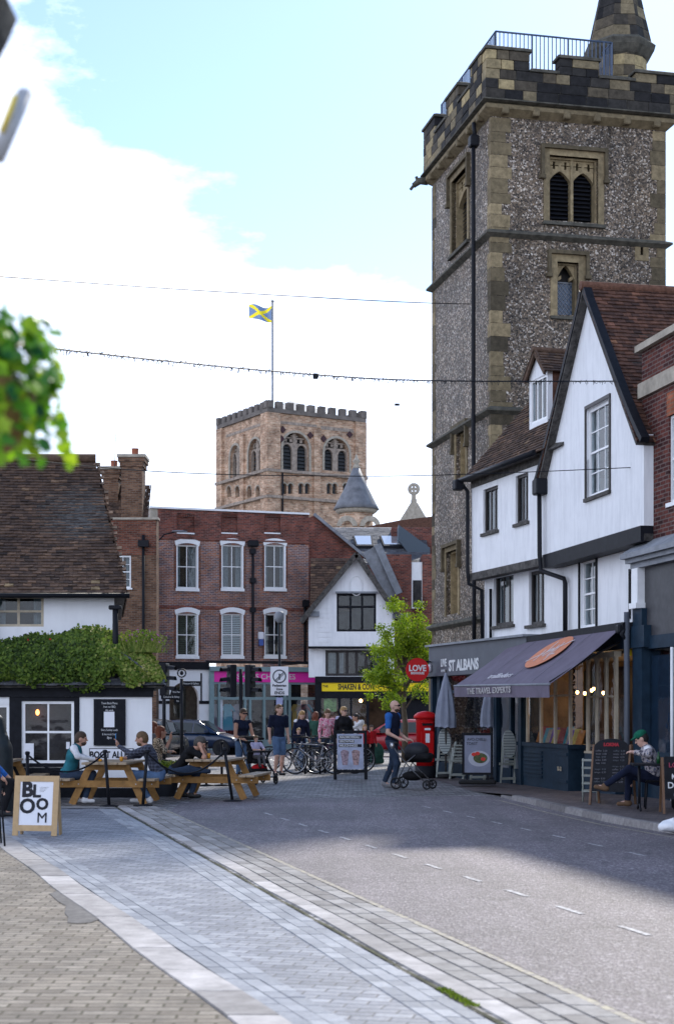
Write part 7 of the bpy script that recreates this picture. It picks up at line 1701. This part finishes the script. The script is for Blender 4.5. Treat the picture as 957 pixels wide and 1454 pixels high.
# cafe table, chalk menus
ct_ = thing('cafe_table', 'square black cafe table on the right footway', 'table', (X(934, CY)-.05, CY-.34, FW), R(-6))
mb = MB(); mb.box(-.42, .55, -.32, .32, .70, .73, bev=.008); mb.build('tabletop', MT['black'], ct_)
for x in (-.30, .42):
    mb = MB(); mb.tube([(x, 0, .70), (x, 0, .1)], .022); mb.tube([(x, -.26, .02), (x, -.1, .1), (x, .1, .1), (x, .26, .02)], .016); mb.build('leg', MT['blackm'], ct_)
ch = thing('cafe_chair', 'black metal cafe chair under the man in the green cap', 'chair', (X(933, CY+.3)+.02, CY+.3, FW), -RZ_R-.15)
mb = MB(); mb.box(-.21, .21, -.2, .22, .42, .45); mb.build('seat', MT['black'], ch)
for x, y in ((-.19,-.18),(.19,-.18),(-.19,.2),(.19,.2)): mb = MB(); mb.tube([(x,y,.42),(x*1.1,y*1.15,0)], .014); mb.build('leg', MT['blackm'], ch)
mb = MB(); mb.tube([(-.19,.2,.42),(-.19,.28,.85),(0,.30,.9),(.19,.28,.85),(.19,.2,.42)], .014); mb.build('backrest', MT['blackm'], ch)
nk = thing('napkin', 'crumpled white napkins on the black cafe table', 'napkin', off(ct_, .28, -.1, .73)); grow('paper', [('e', V3(0,0,.02), (.08,.05,.025)), ('c', V3(-.08,.02,.02), V3(.02,.0,.06), .02, .02), ('c', V3(.05,-.02,.02), V3(.12,.02,.05), .02, .012)], whitec, nk, .009, .01)
gb = thing('bottle', 'dark bottle and green glass on the black cafe table', 'bottle', off(ct_, -.02, -.1, .73)); mb = MB(); mb.lathe([(.03,0),(.03,.09),(.012,.13),(.012,.18)], (0,0,0), 10); mb.build('glass', mat('green bottle glass', (.01,.06,.02), .1), gb); 
def chalk(label, px, Y, rz, arch=True, w=.62, h=1.1):
    t = thing('chalkboard_sign', label, 'sign', (X(px, Y), Y, FW), rz)
    for s_ in (-1, 1):
        for k_ in (-1, 1): mb = MB(); mb.bar((s_*w/2, k_*.24, 0), (s_*w/2, k_*.03, h-.12), .035, .04, up=(0,1,0)); mb.build('leg', MT['wood'] if False else MT['timber2'], t)
    n = 12; P = [(-w/2+.02, .22), (w/2-.02, .22)]
    if arch: P += [((w/2-.02)*math.cos(a), h-.16+.14*math.sin(a)) for a in [math.pi*i/n for i in range(n+1)]]
    else: P += [(w/2-.02, h-.1), (-w/2+.02, h-.1)]
    mb = MB(); mb.prism([(x, -.24+z*.19-.02, z) for x, z in P], (0, .02, 0)); bd = mb.build('board', MT['black'], t)
    return t, bd
defm('timber2', mat('varnished brown wood', (.14,.075,.04), .5, noise=.3))
t, bd = chalk('arched black chalkboard menu beside the man in the green cap', 870, 25.3, R(-28))
kk = dict(k=.19, base=-.24, y0=-.025)
tl_('LOKMA', 0, .98, .075, bd, mat('red chalk', (.30,.02,.03), .8), off=.004, **kk)
rgc = random.Random(4)
for i in range(11):
    z = .88-i*.05
    for x, w_ in ((-.16, .22), (.14, .24)): 
        if rgc.random() < .85: tl_(rgc.choice(['coffee  2.50', 'soups  4.20', 'meze  6.00', 'salads  7.50', 'wraps  6.50', 'pides  8.00', 'teas  2.00']), x, z, .042, bd, MT['greyblue'] if rgc.random() < .4 else mat('dim chalk', (.13,.13,.15), .8), off=0, **kk)
t, bd = chalk('plain chalkboard sign reading DONER at the right edge', 969, 23.2, R(-5), False, .6, .95)
tl_('LOKMA', -.05, .72, .10, bd, mat('pink chalk', (.28,.04,.08), .8), off=.002, **kk); tl_('DONER', -.02, .42, .13, bd, MT['chalk'], off=.002, **kk); tl_('KEBAB', -.02, .55, .11, bd, MT['chalk'], off=.002, **kk); tl_('GRILL', -.02, .28, .11, bd, MT['greyblue'], off=.002, **kk)
st_ = thing('stool', 'stacked white slatted stool beside the chalkboard menu', 'stool', (X(838, 26.3), 26.3, FW), R(-10)); fmS = MT['chairp']
for k in range(5): mb = MB(); mb.box(-.14, .14, -.14, .14, .16+k*.13, .19+k*.13); mb.build('slat', fmS, st_)
for x in (-.12, .12):
    for y in (-.12, .12): mb = MB(); mb.tube([(x, y, 0), (x, y, .72)], .015); mb.build('leg', fmS, st_)
bg_ = thing('sack', 'crumpled white plastic sack lying on the kerb at the right edge', 'sack', (X(955, 20.3), 20.3, .05), .3)
grow('plastic', [('e', V3(0,0,.06), (.20,.13,.08)), ('c', V3(-.15,.0,.04), V3(.05,.05,.12), .05, .05), ('c', V3(0,-.05,.1), V3(.15,.04,.06), .05, .06), ('c', V3(-.1,.05,.1), V3(-.02,-.04,.14), .03, .03)], mat('white plastic', (.72,.73,.76), .45, bump=.6, bscale=12), bg_, .012, .02)
# posts with ropes
POST = []
def post(label, px, Y, tilt=(0, 0), h=.96):
    t = thing('barrier_post', label, 'barrier post', (X(px, Y), Y, .005), 0, 'black rope barrier posts around the pub tables')
    mb = MB(); mb.lathe([(.17, 0), (.17, .015), (.05, .03)], (0,0,0), 20); mb.build('base', MT['blackm'], t)
    mb = MB(); mb.tube([(0,0,.02), (tilt[0], tilt[1], h-.04)], .028, 10); mb.build('pole', MT['blackm'], t)
    mb = MB(); mb.lathe([(.03, h-.06), (.04, h-.05), (.04, h-.01), (.02, h)], (tilt[0], tilt[1], 0), 12); mb.build('top', MT['blackm'], t)
    return (t.location.x+tilt[0], t.location.y+tilt[1], h-.05)
p1 = post('black barrier post behind the BLOOM board', 39, 25.2); p2 = post('black barrier post left of the plaid shirt man\'s table legs', 155, 26.2, (-.07, 0)); p3 = post('black barrier post in front of the man in plaid', 203, 26.3, (.07, 0)); p4 = post('leaning black barrier post in front of the table nearest the road', 330, 27.7, (-.14, 0))
p5 = post('black barrier post beyond the table, left of the woman with the pushchair', 315, 33.5); p6 = post('black barrier post beyond the table, left of the two', 293, 33.5)
def rope(label, a, b, sag):
    mb = MB(); P = []
    for i in range(17): f = i/16; P.append((a[0]+(b[0]-a[0])*f, a[1]+(b[1]-a[1])*f, a[2]+(b[2]-a[2])*f-sag*4*f*(1-f)))
    mb.tube(P, .016, 6); tag(mb.build('rope', MT['blackm']), label, 'rope')
rope('black rope sagging from the post by the BLOOM board to the first table', p1, p2, .30); rope('black rope sagging between the two picnic tables', p3, p4, .38)
# planter and tarp
pt_ = thing('planter', 'round dark grey planter with low green plants beside the pub corner', 'planter', (X(231, 29.6), 29.6, 0))
mb = MB(); mb.lathe([(.24, 0), (.30, .25), (.31, .50), (.33, .50), (.33, .54), (.28, .54), (.27, .46)], (0,0,0), 24, cap=False); mb.build('pot', mat('dark grey pot', (.035,.04,.05), .6), pt_)
mb = MB(); rg = random.Random(3)
for i in range(420): a = rg.random()*6.28; r = .3*math.sqrt(rg.random()); mb.cur = rg.random(); leaf(mb, (r*math.cos(a), r*math.sin(a), .5+rg.uniform(0, .16)), (rg.gauss(0,1), rg.gauss(0,1), 1), rg.uniform(.04,.08), rg)
mb.build('foliage', ivym, pt_)
tp = thing('covered_heater', 'tall dark tarpaulin cover standing at the left edge', 'cover', (X(-2, 24.6), 24.6, 0)); grow('tarpaulin', [('c', V3(0,0,.1), V3(0,0,1.0), .24, .22), ('c', V3(0,0,1.0), V3(-.05,0,1.45), .20, .13), ('c', V3(.12,-.1,.1), V3(.12,-.05,1.2), .06, .05), ('c', V3(.0,-.2,.1), V3(0,-.12,1.1), .05, .04)], MT['tarp'], tp, .02, .03)
ea = thing('easel', 'thin black easel legs at the left edge beside the BLOOM board', 'easel', (X(-6, 18.4), 18.4, 0)); mb = MB(); mb.tube([(.13,-.1,0),(.02,0,1.2)], .012); mb.build('leg', MT['blackm'], ea); mb = MB(); mb.tube([(-.2,-.1,0),(-.05,0,1.2)], .012); mb.build('leg', MT['blackm'], ea); mb = MB(); mb.tube([(0,.3,0),(0,0,1.2)], .012); mb.build('leg', MT['blackm'], ea)
# bicycles and racks
def bicycle(label, loc, rz, fm, lean=.06):
    t = thing('bicycle', label, 'bicycle', loc, rz, 'bicycles locked to the racks'); t.rotation_euler = (lean, 0, rz)
    R0 = .34
    for x in (-.52, .52):
        mb = MB(); mb.tube([(x+(R0-.015)*math.cos(k*math.pi/16), 0, R0+(R0-.015)*math.sin(k*math.pi/16)) for k in range(32)], .019, 6, closed=True); w_ = mb.build('wheel', MT['rubber'], t)
        mb = MB(); mb.tube([(x+(R0-.04)*math.cos(k*math.pi/12), 0, R0+(R0-.04)*math.sin(k*math.pi/12)) for k in range(24)], .009, 5, closed=True); mb.build('rim', MT['chrome'], w_)
        mb = MB()
        for k in range(16): a = k*math.pi/8; mb.tube([(x, .02*(-1)**k, R0), (x+(R0-.04)*math.cos(a), 0, R0+(R0-.04)*math.sin(a))], .0025, 3)
        mb.tube([(x,-.03,R0),(x,.03,R0)], .02, 8); mb.build('spokes', MT['chrome'], w_)
    bb = (-.08,0,.28); st = (-.22,0,.74); hd0 = (.36,0,.78); hd1 = (.40,0,.66)
    mb = MB(); mb.tube([bb, st], .016); mb.tube([st, hd0], .016); mb.tube([bb, hd1], .019); mb.tube([(.34,0,.84), hd1], .02); mb.tube([bb, (-.52,0,R0)], .011); mb.tube([st, (-.52,0,R0)], .009); mb.build('frame', fm, t)
    mb = MB(); mb.tube([hd1, (.46,0,.5), (.52,0,R0)], .013); mb.build('fork', MT['chrome'], t)
    mb = MB(); mb.tube([st, (-.26,0,.88)], .012); mb.add([(-.40,-.07,.90),(-.40,.07,.90),(-.12,.02,.91),(-.12,-.02,.91),(-.40,-.07,.94),(-.40,.07,.94),(-.12,.02,.93),(-.12,-.02,.93)], [(3,2,1,0),(4,5,6,7),(0,1,5,4),(1,2,6,5),(2,3,7,6),(3,0,4,7)]); mb.build('saddle', MT['rubber'], t)
    mb = MB(); mb.tube([(.34,0,.84),(.33,0,.95)], .012); mb.tube([(.22,-.29,.97),(.35,-.22,.96),(.35,.22,.96),(.22,.29,.97)], .013); mb.build('handlebar', MT['rubber'], t)
    mb = MB(); P = [(bb[0]+.085*math.cos(a), -.05, bb[2]+.085*math.sin(a)) for a in [k*.4488 for k in range(14)]]; mb.tube(P, .008, 5, closed=True); mb.bar((bb[0],-.06,bb[2]), (bb[0]+.12,-.07,bb[2]-.12), .02, .015); mb.bar((bb[0],.06,bb[2]), (bb[0]-.12,.07,bb[2]+.12), .02, .015); mb.box(bb[0]+.08, bb[0]+.17, -.16, -.07, bb[2]-.14, bb[2]-.11); mb.box(bb[0]-.17, bb[0]-.08, .07, .16, bb[2]+.11, bb[2]+.14); mb.build('crank', MT['chrome'], t)
    return t
fcol = [mat('pale bike frame', (.22,.22,.24), .3), mat('black bike frame', (.02,.02,.022), .3), mat('dark purple bike frame', (.06,.02,.05), .3), mat('grey bike frame', (.12,.13,.14), .3)]
bicycle('bicycle with a pale frame, front wheel nearest the camera', (X(447, 39.6), 39.6, 0), R(172), fcol[0]); bicycle('black bicycle behind the pale framed one, front wheel at the left', (X(425, 40.5), 40.5, 0), R(185), fcol[1], -.05)
bicycle('dark purple bicycle locked next to the milkshake board', (X(476, 39.9), 39.9, 0), R(12), fcol[2]); bicycle('grey bicycle furthest back at the racks', (X(488, 41.0), 41.0, 0), R(168), fcol[3], -.06)
bicycle('black bicycle leaning on the middle of the rack', (X(462, 40.6), 40.6, 0), R(176), fcol[1], .04); bicycle('grey bicycle with its front wheel toward the man in shorts', (X(410, 41.6), 41.6, 0), R(190), fcol[3], .04)
for i, (px, Y, lb) in enumerate(((437, 40.1, 'black hoop bicycle rack beside the pale framed bicycle'), (458, 40.1, 'black hoop bicycle rack in the middle of the bicycles'), (478, 40.4, 'black hoop bicycle rack nearest the milkshake board'))):
    t = thing('bicycle_rack', lb, 'bicycle rack', (X(px, Y), Y, 0), R(80), 'hoop racks for the bicycles'); mb = MB(); mb.tube([(-.35,0,0),(-.35,0,.7),(-.28,0,.78),(.28,0,.78),(.35,0,.7),(.35,0,0)], .025, 8); mb.build('hoop', MT['blackm'], t)
# traffic lights, signs, lamp
def tl_head(par, x, y, z, rz, on=False):
    mb = MB(); mb.box(-.16, .16, -.10, .10, 0, .95, bev=.02)
    for k in range(3): 
        for i in range(8):
            a0_, a1_ = math.pi*i/8, math.pi*(i+1)/8; c = .17+k*.30
            mb.add([(.12*math.cos(a0_), -.10, c+.12*math.sin(a0_)), (.12*math.cos(a1_), -.10, c+.12*math.sin(a1_)), (.12*math.cos(a1_), -.34, c+.12*math.sin(a1_)-.02), (.12*math.cos(a0_), -.34, c+.12*math.sin(a0_)-.02)], [(0,1,2,3),(3,2,1,0)])
        mb.tube([(0,-.105,.17+k*.30),(0,-.115,.17+k*.30)], .10, 16)
    mb.xf(Matrix.Translation((x, y, z)) @ Matrix.Rotation(rz, 4, 'Z')); return mb.build('signal_head', MT['blackm'], par)
def tlight(label, px, Y, heads, ztop):
    t = thing('traffic_light', label, 'traffic light', (X(px, Y), Y, gz(Y)), 0); mb = MB(); mb.tube([(0,0,0),(0,0,ztop)], .055, 10); mb.build('pole', MT['blackm'], t)
    for (x, y, z, a) in heads: tl_head(t, x, y, z, a)
    return t
tY = 45.5
tlight('twin headed black traffic light on the square in front of the pink shop', 342, tY, [(-.27, 0, Z(990, tY), R(-62)), (.27, .05, Z(990, tY), R(62))], Z(950, tY))
tlight('single black traffic light behind the pub corner facing right', 233, tY, [(.02, -.05, Z(988, tY), R(75))], Z(962, tY))
lpY = 47.0; LP = thing('street_lamp', 'slim black street lamp carrying a white pedestrian zone sign', 'street lamp', (X(397, lpY), lpY, gz(lpY))); zl = Z(884, lpY)
mb = MB(); mb.lathe([(.07, 0), (.07, .9), (.045, 1.0), (.035, zl)], (0,0,0), 10); mb.build('pole', MT['blackm'], LP); mb = MB(); mb.lathe([(.06, zl), (.13, zl+.08), (.15, zl+.28), (.10, zl+.34), (.03, zl+.36)], (0,0,0), 12); mb.build('lantern', MT['lead'], LP)
sgn = B('sign_plate', MT['paper'], LP, (-.27, .27, -.12, -.09, Z(987, lpY), Z(946, lpY))); zc = Z(960, lpY)
mb = MB()
for i in range(24): a, b = i*math.pi/12, (i+1)*math.pi/12; mb.poly([(.17*math.cos(a),-.123,zc+.17*math.sin(a)),(.17*math.cos(b),-.123,zc+.17*math.sin(b)),(.21*math.cos(b),-.123,zc+.21*math.sin(b)),(.21*math.cos(a),-.123,zc+.21*math.sin(a))])
mb.bar((-.15,-.124,zc-.15),(.15,-.124,zc+.15), .002, .03, up=(1,0,-1)); mb.bar((-.11,-.124,zc-.17),(.17,-.124,zc+.11), .002, .02, up=(1,0,-1)); mb.ellipsoid((.0,-.12,zc+.06),(.03,.006,.03),8,6); mb.bar((0,-.124,zc+.03),(0,-.124,zc-.10),.05,.004,up=(0,1,0)); mb.build('pictogram', MT['greyblue'], sgn)
for s_, y_, q in (('Pedestrian', 973, .10), ('Zone', 978, .09), ('ENDS', 983.5, .12)): text(s_, 'lettering', MT['ink'], sgn, q, (0, -.124, Z(y_, lpY)), off=.003)
B('small_sign', mat('blue notice', (.35,.38,.6), .5), LP, (-.10, .10, -.08, -.06, Z(1000, lpY), Z(990, lpY)))
fpY = 41.5; FPs = thing('fingerpost', 'black fingerpost sign with a ring on top behind the parked car', 'signpost', (X(258, fpY), fpY, 0))
mb = MB(); mb.tube([(0,0,0),(0,0,Z(964, fpY))], .045, 8); mb.build('pole', MT['blackm'], FPs); mb = MB(); zc = Z(956, fpY); mb.tube([(.11*math.cos(k*.5236),0,zc+.11*math.sin(k*.5236)) for k in range(12)], .02, 5, closed=True); mb.ellipsoid((0,0,zc),(.05,.02,.06),8,6); mb.build('ring_finial', MT['blackm'], FPs)
for (a, b, py, w_) in ((0, .5, 971, 'Museum & Gallery'), (-.28, 0, 983, 'Market Place'), (-.55, 0, 990, 'Cathedral & Abbey'), (-.2, 0, 996, 'Park')):
    z = Z(py, fpY); f_ = B('finger', MT['black'], FPs, (min(a,b), max(a,b), -.02, .02, z-.065, z+.065)); text(w_, 'lettering', MT['chalk'], f_, .075, ((a+b)/2, -.023, z), sx=.75 if abs(b-a) > .4 else .5, ext=.001)
# cars
def car(label, loc, rz, body, L_=4.1, hatch=True):
    t = thing('parked_car', label, 'car', loc, rz, None)       # front toward +X
    st = [(-2.02,.62,.45,.80),(-1.95,.78,.32,.92),(-1.5,.84,.28,.95),(-.5,.86,.26,.93),(.6,.86,.26,.92),(1.2,.85,.28,.88),(1.7,.80,.30,.76),(1.98,.66,.36,.62),(2.05,.50,.42,.54)]
    mb = MB(); mb.smooth = True; n = 12
    for (x, w, zb, zt) in st:
        for k in range(n):
            a = 2*math.pi*k/n+math.pi/12; cx_, sx_ = math.cos(a), math.sin(a); e = .45
            mb.v.append((x*L_/4.1, w*math.copysign(abs(cx_)**e, cx_), (zb+zt)/2+(zt-zb)/2*math.copysign(abs(sx_)**e, sx_)))
    for i in range(len(st)-1):
        for k in range(n): l = (k+1) % n; mb.face([i*n+k, i*n+l, (i+1)*n+l, (i+1)*n+k])
    mb.face([k for k in range(n-1,-1,-1)]); mb.face([(len(st)-1)*n+k for k in range(n)])
    mb.build('body', body, t)
    cab = [(-1.95,.66,.90,.93),(-1.72,.64,.90,1.30),(-1.45,.62,.90,1.40),(-.6,.62,.90,1.45),(.25,.60,.90,1.40),(.75,.62,.90,1.12),(1.12,.66,.88,.90)]
    mb = MB(); mb.smooth = False
    for (x, w, zb, zt) in cab:
        for (yy, zz) in ((-.80, zb), (-w*.98, zt-.03), (-w*.8, zt), (w*.8, zt), (w*.98, zt-.03), (.80, zb)): mb.v.append((x*L_/4.1, yy, zz))
    for i in range(len(cab)-1):
        for k in range(5): mb.face([i*6+k, i*6+k+1, (i+1)*6+k+1, (i+1)*6+k][::-1])
    mb.build('roof', body, t)
    for s_ in (-1, 1):
        for (xa, xb) in ((-1.72, -.95), (-.88, -.02), (.05, .80)):
            def top_z(x): return np.interp(x, [c[0] for c in cab], [c[3] for c in cab])
            P = []
            for (x, f) in ((xa+(.12 if xa < -1.5 else 0), 0.08), (xb, .08), (min(xb, .45 if xb > .5 else xb), .86), (xa+(.02 if xa > -1.5 else .12), .86)):
                zt = top_z(x)-.03; z = .90+(zt-.90)*f; w_ = .80+(.615-.80)*f+.012; P.append((x*L_/4.1, s_*w_, z))
            mb = MB(); mb.prism(P, (0, s_*.006, 0)); mb.build('side_window', mat('car glass', (.02,.03,.035), .06), t)
        for x in (-1.28, 1.28):
            mb = MB(); c = (x*L_/4.1, s_*.80, .31); mb.tube([(c[0], s_*.66, .31), (c[0], s_*.848, .31)], .35, 24); mb.build('wheel_arch', MT['black'], t)
            mb = MB(); mb.tube([(c[0], s_*.70, .31), (c[0], s_*.856, .31)], .31, 24); w_ = mb.build('wheel', MT['rubber'], t)
            mb = MB(); mb.tube([(c[0], s_*.85, .31), (c[0], s_*.865, .31)], .17, 16)
            for k in range(5): a = k*1.2566; mb.bar((c[0], s_*.87, .31), (c[0]+.19*math.cos(a), s_*.87, .31+.19*math.sin(a)), .05, .01, up=(0,1,0))
            mb.build('rim', MT['blackm'], w_)
        mb = MB(); mb.box(-2.03*L_/4.1, -1.84*L_/4.1, s_*.70-.12, s_*.70+.10, .72, .92, bev=.02); mb.build('tail_light', MT['tail'], t)
        mb = MB(); mb.box(1.80*L_/4.1, 1.98*L_/4.1, s_*.60-.12, s_*.60+.10, .58, .70, bev=.02); mb.build('headlight', MT['chrome'], t)
        mb = MB(); mb.box(.55, .72, s_*.80, s_*.98 if s_ > 0 else s_*.98, .92, 1.03) if s_ > 0 else mb.box(.55, .72, -.98, -.80, .92, 1.03); mb.build('wing_mirror', body, t)
    B('number_plate', MT['yellow'], t, (-2.06*L_/4.1, -2.02*L_/4.1, -.26, .26, .50, .60)); B('rear_window', MT['black'], t, (-1.88*L_/4.1, -1.8*L_/4.1, -.5, .5, 1.0, 1.25))
    mb = MB(); P = [(.30*L_/4.1, -.5, 1.38), (.30*L_/4.1, .5, 1.38), (1.05*L_/4.1, .62, .935), (1.05*L_/4.1, -.62, .935)]; mb.prism(P, (.012,0,.015)); mb.build('windscreen', mat('car glass', (.02,.03,.035), .06), t)
    return t
defm('tail', mat('red tail light', (.5,.01,.01), .2, emit=(.9,.02,.02), es=.6))
carp = lambda n, c: mat(n, c, .25, spec=.6)
car('dark blue hatchback stopped behind the fingerpost', (X(281, 63.5), 63.5, gz(63.5)), R(-12), carp('dark blue car paint', (.008,.02,.05)), 3.9)
car('red car parked behind the man with the pram', (X(563, 60), 60, gz(60)), R(172), carp('red car paint', (.30,.008,.015)), 3.9)
car('dark grey car behind the pub corner', (X(222, 59), 59, gz(59)), R(80), carp('dark grey car paint', (.03,.033,.038)), 4.0)
lg = thing('luggage', 'dark green holdall standing on the square near the red car', 'bag', (X(535, 48), 48, gz(48))); grow('bag', [('e', V3(0,0,.35), (.22,.16,.32)), ('c', V3(-.14,0,.1), V3(.14,0,.1), .09, .09)], dkgreen, lg, .018, .05)
# tree
def tree(label, px, Y, z0, z1, rad, n, seed):
    t = thing('tree', label, 'tree', (X(px, Y), Y, gz(Y))); rg = random.Random(seed)
    mb = MB(); H_ = z1; tips = []
    mb.tube([(0,0,0),(.04,0,1.2),(-.03,.02,z0),(.05,0,z0+.8)], [.11,.09,.075,.06], 8)
    for i in range(26):
        a = rg.random()*6.28; zb_ = rg.uniform(z0-.2, z0+1.6); L_ = rg.uniform(.5, 1.0)*rad; zt = min(z1-.3, zb_+rg.uniform(.1, 1.2)); L_ *= 1-.5*max(0, (zt-z0)/(z1-z0)); e = (L_*math.cos(a), L_*math.sin(a), zt); m_ = (e[0]*.5+rg.gauss(0,.1), e[1]*.5+rg.gauss(0,.1), (zb_+zt)/2+.1)
        mb.tube([(0,0,zb_), m_, e], [.035,.022,.008], 5, cap=False); tips += [e, m_, (e[0]*.8, e[1]*.8, e[2]+.15)]
    mb.build('trunk', MT['bark'], t)
    mb = MB(); cl_ = [(Vector(q), rg.uniform(.15, .32)) for q in tips]
    for i in range(48):
        a = rg.random()*6.28; hf = rg.random()**1.15; r = rad*(1.0-.62*hf)*rg.uniform(.35, 1.08); cl_.append((Vector((r*math.cos(a)-.18*(1-hf), r*math.sin(a), z0-.1+hf*(z1-z0+.1))), rg.uniform(.14, .30)))
    for i in range(n):
        c, s_ = rg.choice(cl_); p_ = c+Vector((rg.gauss(0, s_*.5), rg.gauss(0, s_*.5), rg.gauss(0, s_*.38))); mb.cur = min(1, max(0, rg.gauss(.55, .2))); leaf(mb, p_, (rg.gauss(0,1), rg.gauss(0,1), rg.gauss(.6,.8)), rg.uniform(.05, .095), rg)
    mb.build('crown', rnd_mat('fresh green leaves', [(0, (.04,.08,.010)), (.5, (.17,.27,.02)), (1, (.38,.46,.04))], rough=.5, fine=0, bump=0, trans=True), t); return t
tree('young tree with bright yellow green leaves behind the red disc sign', 574, 50, Z(1002, 50), Z(838, 50)-.1, 1.5, 17000, 5)
# garland, wires
def wire(name, label, pts, r, cat='cable'):
    mb = MB(); mb.tube(pts, r, 5); return tag(mb.build(name, MT['blackm']), label, cat)
def cat3(P, n=14):
    out = []
    for i in range(len(P)-1):
        p0 = Vector(P[max(i-1,0)]); p1 = Vector(P[i]); p2 = Vector(P[i+1]); p3 = Vector(P[min(i+2, len(P)-1)])
        for k in range(n): t = k/n; out.append(.5*((2*p1)+(p2-p0)*t+(2*p0-5*p1+4*p2-p3)*t*t+(3*p1-p0-3*p2+p3)*t**3))
    out.append(Vector(P[-1])); return out
wire('cable', 'thin overhead cable crossing the sky to the stone tower', cat3([(X(a, Y), Y, Z(b, Y)) for a, b, Y in ((-300, 372, 20), (0, 392, 26), (300, 413, 34), (613, 430, 43), (835, 432, 44))]), .012)
wire('cable', 'thin low cable crossing to the brick building on the right', cat3([(X(a, Y), Y, Z(b, Y)) for a, b, Y in ((-200, 625, 22), (200, 668, 26), (500, 676, 28), (700, 672, 28.5), (914, 663, 27.8))]), .008)
gp = cat3([(X(a, Y), Y, Z(b, Y)) for a, b, Y in ((-200, 460, 16), (95, 497, 19), (390, 527, 23), (600, 540, 26), (900, 541, 28.6))], 24)
gt = thing('light_string', 'dark twiggy string of unlit lights hanging across the sky', 'string lights', tuple(gp[0])); rg = random.Random(6); mb = MB(); o0 = gp[0]; mb.tube([p-o0 for p in gp], .011, 5)
mb.build('cable', MT['blackm'], gt); mb = MB()
for a, b in zip(gp, gp[1:]):
    for k in range(7):
        p_ = a+(b-a)*rg.random()-o0; l = rg.uniform(.02, .07); mb.bar(p_, p_+Vector((rg.gauss(0,.02), rg.gauss(0,.02), rg.choice([-1,-1,.4])*l)), .006, .006)
mb.build('bulbs', MT['blackm'], gt); c = Vector((X(448, 23.8), 23.8, Z(533, 23.8)))-o0; mb = MB(); mb.box(c.x-.04, c.x+.04, c.y-.03, c.y+.03, c.z-.05, c.z+.03, bev=.01); mb.box(c.x+1.28, c.x+1.36, c.y+1.7, c.y+1.75, c.z-.12, c.z-.09); mb.build('connector', MT['blackm'], gt)
# hanging basket and lamp close to the camera
hY = 3.3; HBk = thing('hanging_basket', 'green leafy hanging basket close to the camera at the left edge', 'hanging basket', (X(-15, hY), hY, Z(560, hY))); rg = random.Random(21)
mb = MB(); mb.lathe([(.03, -.13), (.07, -.10), (.095, -.03), (.10, .02), (.09, .02), (.0, -.02)], (0,0,0), 20, cap=False); mb.build('basket', mat('woven basket', (.25,.15,.06), .8, noise=.4, nscale=30, bump=.6), HBk)
mb = MB()
for k in range(3): a = k*2.09+.5; mb.tube([(.11*math.cos(a), .11*math.sin(a), .02), (-.22,0,.22)], .003, 4)
mb.tube([(-.22,0,.22),(-.5,.05,.26)], .006, 5); mb.build('chain', MT['blackm'], HBk)
mb = MB()
for i in range(560):
    a = rg.random()*6.28; u = rg.random(); 
    if u < .72: r = rg.uniform(.03, .155); z = rg.uniform(-.01, .19)*(1-.3*r/.155)+.01
    else: r = rg.uniform(.09, .15); z = rg.uniform(-.12, .04)
    mb.cur = min(1, max(0, rg.gauss(.5, .25))); leaf(mb, (r*math.cos(a), r*math.sin(a), z), (math.cos(a)+rg.gauss(0,.5), math.sin(a)+rg.gauss(0,.5), .7+rg.gauss(0,.5)), rg.uniform(.018, .045), rg, 2)
for tr in range(4):
    a = rg.uniform(-1.2, .4); r = .13; p_ = Vector((r*math.cos(a), r*math.sin(a), .0))
    for k in range(7): p_ += Vector((rg.gauss(.002,.008), rg.gauss(0,.008), -.018-.006*rg.random())); mb.cur = rg.uniform(.5, 1); leaf(mb, p_, (rg.gauss(0,1), -1, rg.gauss(0,.6)), rg.uniform(.022, .036), rg, 2)
mb.build('foliage', rnd_mat('bright basket leaves', [(0, (.008,.03,.01)), (.25, (.03,.16,.04)), (.6, (.14,.36,.03)), (1, (.42,.55,.05))], rough=.35, fine=0, bump=0, trans=True), HBk)
lY = 3.0; LT = thing('outside_light', 'white tubular outside light close to the camera at the top left', 'lamp', (X(20, lY), lY, Z(165, lY)))
mb = MB(); mb.tube([(X(-5, lY)-LT.location.x, 0, Z(225, lY)-LT.location.z), (X(33, lY)-LT.location.x, .02, Z(125, lY)-LT.location.z)], .016, 14); mb.build('tube', mat('pale grey lamp casing', (.42,.43,.45), .35), LT); mb = MB(); mb.tube([(X(4, lY)-LT.location.x, -.014, Z(190, lY)-LT.location.z), (X(24, lY)-LT.location.x, -.014, Z(138, lY)-LT.location.z)], .005, 6); mb.build('reflector', MT['yellow'], LT); mb = MB(); mb.ellipsoid((X(33, lY)-LT.location.x, .02, Z(125, lY)-LT.location.z), (.0145,.0145,.010)); mb.build('end_cap', MT['wpaint'], LT)
EV = thing('eaves', 'dark timber eaves corner cutting the top left of the picture', 'eaves', (X(-20, 3.2), 3.2, Z(20, 3.2))); mb = MB(); mb.prism([(X(a, 3.2)-EV.location.x, 0, Z(b, 3.2)-EV.location.z) for a, b in ((-60,-10),(-60,90),(-18,48),(-6,24),(8,-10))], (0, .12, 0)); mb.build('fascia', MT['timber'], EV)
# pigeons? none visible: leave them out. distant house line so that the horizon is closed
FH = thing('far_terrace', 'plain far brick wall closing the street behind the cars', 'building', (-40, 84, -.2)); mb = MB(); mb.wall(0, 30, 0, 7.0, [], 0, .4); mb.build('wall', MT['bbrown'], FH)
